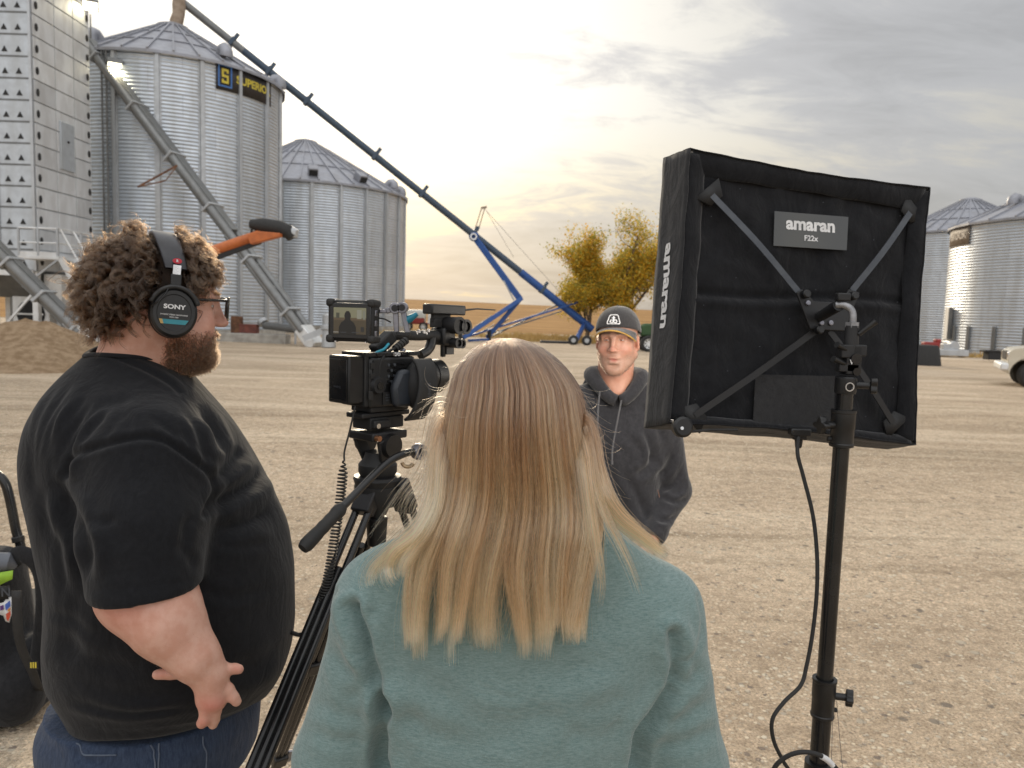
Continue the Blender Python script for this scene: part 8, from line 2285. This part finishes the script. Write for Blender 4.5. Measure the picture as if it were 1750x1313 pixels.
def tripod():
    t = thing('tripod', 'black video tripod with fluid head and long pan handle under the camera', 'tripod', (P(672, 780, 1.80).x, 1.80, 0))
    base = CT @ Vector((0, .08, -.025)); hx, hy = base.x, base.y
    K = M['black_metal']
    mb = MB(); mb.box((0, .075, -.032), (.058, .150, .012), CT); mb.build('quick_plate', K, t, bevel=.003)
    mb = MB(); mb.box((0, .075, -.052), (.064, .105, .028), CT); mb.box((.036, .05, -.052), (.014, .05, .018), CT); mb.cyl(CL(-.05, .06, -.040), CL(-.032, .06, -.040), .009, n=14); mb.build('plate_clamp', M['black_matte'], t, bevel=.003)
    mb = MB(); mb.cyl(CL(.034, .035, -.055), CL(.046, .035, -.055), .006, n=14); mb.build('release_button', M['chrome'], t)
    mb = MB(); mb.box((0, .075, -.082), (.086, .110, .020), CT); fp = mb.build('fluid_plate', K, t, bevel=.004)
    for s in (-1, 1):
        mb = MB(); mb.cyl(CL(s * .036, .075, -.105), CL(s * .056, .075, -.105), .030, .026, 28); mb.build('drag_dial', M['black_plastic'], fp, sharp=35)
        mb = MB(); mb.beam(CL(s * .043, .05, -.09), CL(s * .030, .075, -.155), .010, .030, tuple(cf)); mb.build('side_yoke', K, fp, bevel=.002)
    mb = MB(); mb.cyl(CL(.030, .03, -.083), CL(.056, .03, -.083), .0065, n=14); mb.build('copper_screw', mat('copper_knob', (.45, .22, .12), .35, .8, (.4, .2, .1), 40), fp)
    cxy = CL(0, .075, -.13)
    mb = MB(); mb.lathe([(.0001, .0), (.040, .0), (.046, .012), (.046, .03), (.034, .045), (.030, .06), (.0001, .06)], 32, Matrix.Translation((cxy.x, cxy.y, cxy.z - .055))); mb.build('pan_base', M['black_matte'], t, sharp=30)
    mb = MB(); bz = cxy.z - .055; mb.lathe([(.0001, -.10), (.018, -.10), (.020, -.05), (.050, -.030), (.058, -.005), (.056, .002), (.0001, .002)], 32, Matrix.Translation((cxy.x, cxy.y, bz))); mb.build('bowl', K, t, sharp=30)
    mb = MB(); mb.cyl((cxy.x, cxy.y, bz - .10), (cxy.x, cxy.y, bz - .17), .026, .022, 24); mb.build('bowl_knob', M['black_plastic'], t, bevel=.003)
    # pan handle with rubber grip
    a = P(712, 772, 1.74); k = P(655, 797, 1.66); gq = P(586, 866, 1.555); e = P(517, 938, 1.47)
    mb = MB(); mb.tube(spline([a, P(690, 776, 1.71), k, gq], 22), .0085, 14); ph = mb.build('pan_handle', M['black_gloss'], t)
    gp = [gq.lerp(e, q) for q in np.linspace(0, 1, 13)]
    mb = MB(); mb.tube(gp, [.0105, .0150, .0145, .0128, .0136, .0128, .0138, .0130, .0142, .0146, .0150, .0150, .0110], 18); mb.build('grip', M['rubber'], ph)
    mb = MB(); mb.lathe([(.010, -.01), (.018, -.01), (.020, 0), (.018, .01), (.010, .01)], 24, Matrix.Translation(P(716, 772, 1.745)) @ frame(cr_).to_4x4()); mb.build('rosette', M['grey_metal'], ph)
    mb = MB(); arc = [P(697 + 10 * math.cos(q), 789 + 9 * math.sin(q), 1.735) for q in np.linspace(R_(20), R_(170), 12)]; mb.tube(arc, .0045, 8); mb.build('handle_clamp_ring', mat('brass_ring', (.5, .36, .22), .4, .7, (.45, .32, .2), 30), ph)
    # legs: upper double tubes, clamp lever, lower tubes, rubber foot
    top = Vector((cxy.x, cxy.y, bz - .02))
    def leg(h0, dirp, name_d=1):
        d = (dirp - h0); d = d.normalized(); L = h0.z / -d.z
        foot = h0 + d * L; F = frame(d, (0, 0, 1)); s = F.col[0]
        mid = h0 + d * L * .46; low = h0 + d * L * .80
        mb = MB(); mb.beam(h0 - d * .03, h0 + d * .06, .050, .034, s.cross(d)); l = mb.build('leg', K, t, bevel=.004)
        for o in (-1, 1):
            mb = MB(); mb.cyl(h0 + s * o * .017 + d * .04, mid + s * o * .017, .0088, n=16); mb.build('upper_tube', M['black_gloss'], l)
        mb = MB(); mb.cyl(h0 + d * L * .12, low, .0098, n=16); mb.build('middle_tube', M['black_gloss'], l)
        for o in (-1, 1):
            mb = MB(); mb.cyl(mid + s * o * .015, foot - d * .05 + s * o * .010, .0078, n=16); mb.build('lower_tube', M['black_gloss'], l)
        for q, w in ((mid, .056), (low, .046)):
            mb = MB(); mb.beam(q - d * .026, q + d * .026, w, .034, s.cross(d)); mb.build('leg_clamp', M['black_plastic'], l, bevel=.005)
            mb = MB(); mb.beam(q - s * .036 - d * .034, q - s * .030 + d * .03, .008, .026, s); mb.build('clamp_lever', M['grey_metal'], l, bevel=.002)
        mb = MB(); mb.ball(foot + Vector((0, 0, .02)), (.026, .026, .020), 16, 10); mb.build('foot', M['rubber'], l)
        return foot
    h1 = P(634, 838, 1.79); f1 = leg(h1, P(512, 1136, 1.56))
    h2 = P(652, 845, 1.80); leg(h2, P(600, 980, 1.93))
    h3 = P(684, 838, 1.82); leg(h3, P(760, 1060, 2.02))
    mb = MB(); mb.lathe([(.0001, -.03), (.045, -.03), (.055, -.01), (.055, .02), (.03, .03), (.0001, .03)], 24, Matrix.Translation(top + Vector((0, 0, -.02)))); mb.build('crown', M['black_matte'], t, sharp=35)
tripod()

def coil_cable():
    c = thing('coiled_cable', 'curly black audio cable running from the camera to the man at the left', 'cable', tuple(P(540, 1060, 1.64)))
    a = spline([P(607, 694, 1.70), P(598, 735, 1.69), P(589, 770, 1.685), P(588, 786, 1.68)], 12)
    axis = spline([P(588, 786, 1.68), P(582, 850, 1.67), P(572, 920, 1.66), P(560, 990, 1.65), P(546, 1045, 1.64), P(538, 1062, 1.64)], 900)
    out = [Vector(p) for p in a[:-1]]; T = np.linspace(0, 1, 900); turns = 62
    for i in range(900):
        d = Vector(axis[min(i + 1, 899)] - axis[max(i - 1, 0)]).normalized(); F = frame(d); ph = 2 * math.pi * turns * (T[i] ** 1.15); r = .0095 * min(1, 12 * T[i] + .1, 12 * (1 - T[i]) + .1)
        out.append(Vector(axis[i]) + F.col[0] * r * math.cos(ph) + F.col[1] * r * math.sin(ph))
    b = spline([P(538, 1062, 1.64), P(528, 1078, 1.64), P(512, 1085, 1.645), P(496, 1080, 1.65), P(470, 1070, 1.70)], 16)
    mb = MB(); mb.tube(out, .0021, 6); mb.build('coil', M['rubber'], c)
    mb = MB(); mb.tube(b, .0050, 10); mb.build('sleeve', M['rubber'], c)
coil_cable()

# ================================================================== backpack and cart handle at the left edge
def backpack():
    D = 2.95
    b = thing('backpack', 'black equipment backpack with stickers standing on the ground behind the big man', 'backpack', (P(0, 1200, D).x, D, 0))
    fab = cloth('pack_fabric', (.010, .0105, .012), (.018, .018, .02), weave=300, bump=.6, sheen=.1, nscale=40)
    x0 = P(-95, 1100, D).x; x1 = P(26, 1100, D).x; zt = P(0, 950, D).z; cx = (x0 + x1) / 2
    s = Solid((x0 - .15, D - .2, -.02), (x1 + .35, D + .35, zt + .15), .008)
    s.add(s.loft([(.02, cx + .02, D + .06, (x1 - x0) / 2 + .05, .15, 4), (.15, cx + .02, D + .06, (x1 - x0) / 2 + .04, .155, 4), (.35, cx, D + .06, (x1 - x0) / 2, .14, 4), (zt - .05, cx, D + .06, (x1 - x0) / 2 - .02, .12, 3), (zt, cx, D + .06, (x1 - x0) / 2 - .06, .09, 2.5)], 0, (0, 0), .03), 0)
    s.add(s.ell((x1 + .01, D - .02, .14), (.11, .12, .13)), .03); s.add(s.ell((x1 + .06, D + .05, .26), (.06, .09, .10)), .04); s.add(s.ell((cx, D - .10, .13), (.14, .06, .12)), .02)
    v, q = s.mesh(2); c = Cloth(v, q); c.wave(.006, 24, 4); v, q = c.done(1); np_mesh('bag', v, q, fab, b)
    # padded shoulder strap arching to the right and its webbing
    pts = [P(20, 958, D - .08), P(36, 948, D - .10), P(58, 958, D - .10), P(72, 985, D - .09), P(76, 1030, D - .08), P(72, 1080, D - .06), P(66, 1125, D - .05), P(58, 1160, D - .03)]
    sp = spline(pts, 40); mb = MB(); rows = []
    for i in range(40):
        d = Vector(sp[min(i + 1, 39)] - sp[max(i - 1, 0)]).normalized(); n = d.cross(Vector((0, 1, 0))).normalized(); w = .035
        p = Vector(sp[i]); rows.append([p + n * w * math.cos(a) + Vector((0, 1, 0)) * .012 * math.sin(a) for a in np.linspace(0, 2 * math.pi, 13)])
    mb.grid(rows); st = mb.build('shoulder_strap', fab, b, sharp=180)
    sp2 = spline([P(28, 1010, D - .17), P(30, 1070, D - .17), P(38, 1110, D - .15), P(56, 1150, D - .11), P(66, 1180, D - .06)], 20)
    mb = MB(); rows = []
    for i in range(20):
        d = Vector(sp2[min(i + 1, 19)] - sp2[max(i - 1, 0)]).normalized(); n = d.cross(Vector((0, 1, 0))).normalized(); rows.append([Vector(sp2[i]) - n * .018, Vector(sp2[i]) + n * .018])
    mb.grid(rows); mb.build('webbing', M['rubber'], b, sharp=180, solid=.004)
    mb = MB(); mb.box(P(57, 1137, D - .135), (.035, .004, .030)); pt = mb.build('strap_patch', M['black_matte'], st)
    for k in range(3):
        mb = MB(); mb.box(P(53 + 4 * k, 1137, D - .139), (.005, .002, .022)); mb.build('patch_mark', M['sign_yellow'], pt)
    # front panel: grey top, lime stripe, lettering, bright sticker
    y = D - .105
    F = lambda px, py, o=0: P(px, py, y + o)
    def quad(pts, m, nm, o):
        mb = MB(); mb.add([F(*a, o) for a in pts], [list(range(len(pts)))]); return mb.build(nm, m, b, solid=.003, sharp=30)
    grey = mat('pack_grey', (.09, .10, .12), .5, 0, (.12, .13, .15), 20); lime = mat('pack_lime', (.30, .52, .04), .6, 0, (.26, .46, .04), 30)
    mb = MB(); mb.tube([F(-60, 965, -.01), F(-10, 962, -.01), F(14, 960, 0), F(24, 966, .02)], [.035, .04, .035, .02], 14); mb.build('top_lid', grey, b)
    quad([(-60, 988), (22, 975), (21, 990), (8, 996), (0, 1000), (-60, 1004)], lime, 'lime_stripe', -.03)
    o = quad([(-60, 1004), (16, 1002), (14, 1024), (-60, 1026)], M['black_matte'], 'name_patch', -.025)
    vs, fs = text_geo('WN', .05, .001); c = F(-2, 1013, -.0285); mb = MB(); mb.add([c + Vector((v.x, 0, v.y)) for v in vs], fs); mb.build('lettering', M['strap_grey'], o)
    mb = MB()
    st_ = quad([(-4, 1032), (6, 1030), (12, 1022), (20, 1020), (20, 1048), (16, 1064), (10, 1062), (6, 1052), (-2, 1050)], M['white_print'], 'sticker', -.02)
    for pts, cc, nm in (([(8, 1034), (17, 1026), (18, 1036), (10, 1044)], (.05, .12, .45), 'sticker_blue'), ([(10, 1050), (18, 1044), (18, 1052), (14, 1062), (11, 1058)], (.55, .07, .03), 'sticker_red'), ([(0, 1036), (6, 1034), (6, 1042), (0, 1044)], (.10, .03, .18), 'sticker_violet'), ([(13, 1042), (18, 1038), (18, 1043), (14, 1046)], (.6, .25, .03), 'sticker_orange')):
        mb = MB(); mb.add([F(*a, -.0245) for a in pts], [list(range(len(pts)))]); mb.build(nm, mat(nm, cc, .5, 0, tuple(k * .8 for k in cc), 40), st_, sharp=30)
backpack()
def cart():
    D = 3.10
    c = thing('equipment_cart', 'black tube handle of an equipment cart behind the backpack', 'cart', (P(-60, 1180, D).x, D, 0))
    pts = [P(52, 1110, D), P(38, 952, D), P(27, 905, D), P(16, 850, D), P(6, 822, D), P(-16, 806, D), P(-60, 800, D), P(-110, 806, D), P(-130, 850, D), P(-120, 1110, D)]
    mb = MB(); mb.tube(spline(pts, 70), .0185, 14); h = mb.build('handle', M['black_gloss'], c)
    d = (P(27, 905, D) - P(38, 952, D)).normalized(); mb = MB(); mb.cyl(P(31, 921, D) - d * .012, P(31, 921, D) + d * .012, .024, n=18); mb.build('handle_collar', M['black_plastic'], h, bevel=.003)
    x0, x1 = P(-120, 1150, D).x, P(50, 1150, D).x
    mb = MB(); mb.box(((x0 + x1) / 2, D + .22, .30), (x1 - x0, .5, .04)); mb.build('deck', M['black_matte'], c, bevel=.01)
    for x in (x0 + .03, x1 - .03):
        mb = MB(); mb.beam((x, D, .28), (x, D, P(45, 1110, D).z + .02), .03, .03); mb.build('upright', M['black_metal'], c)
        wheel(c, Vector((x, D + .40, .13)), .13, .05, 'X')
        wheel(c, Vector((x, D + .04, .13)), .13, .05, 'X')
cart()
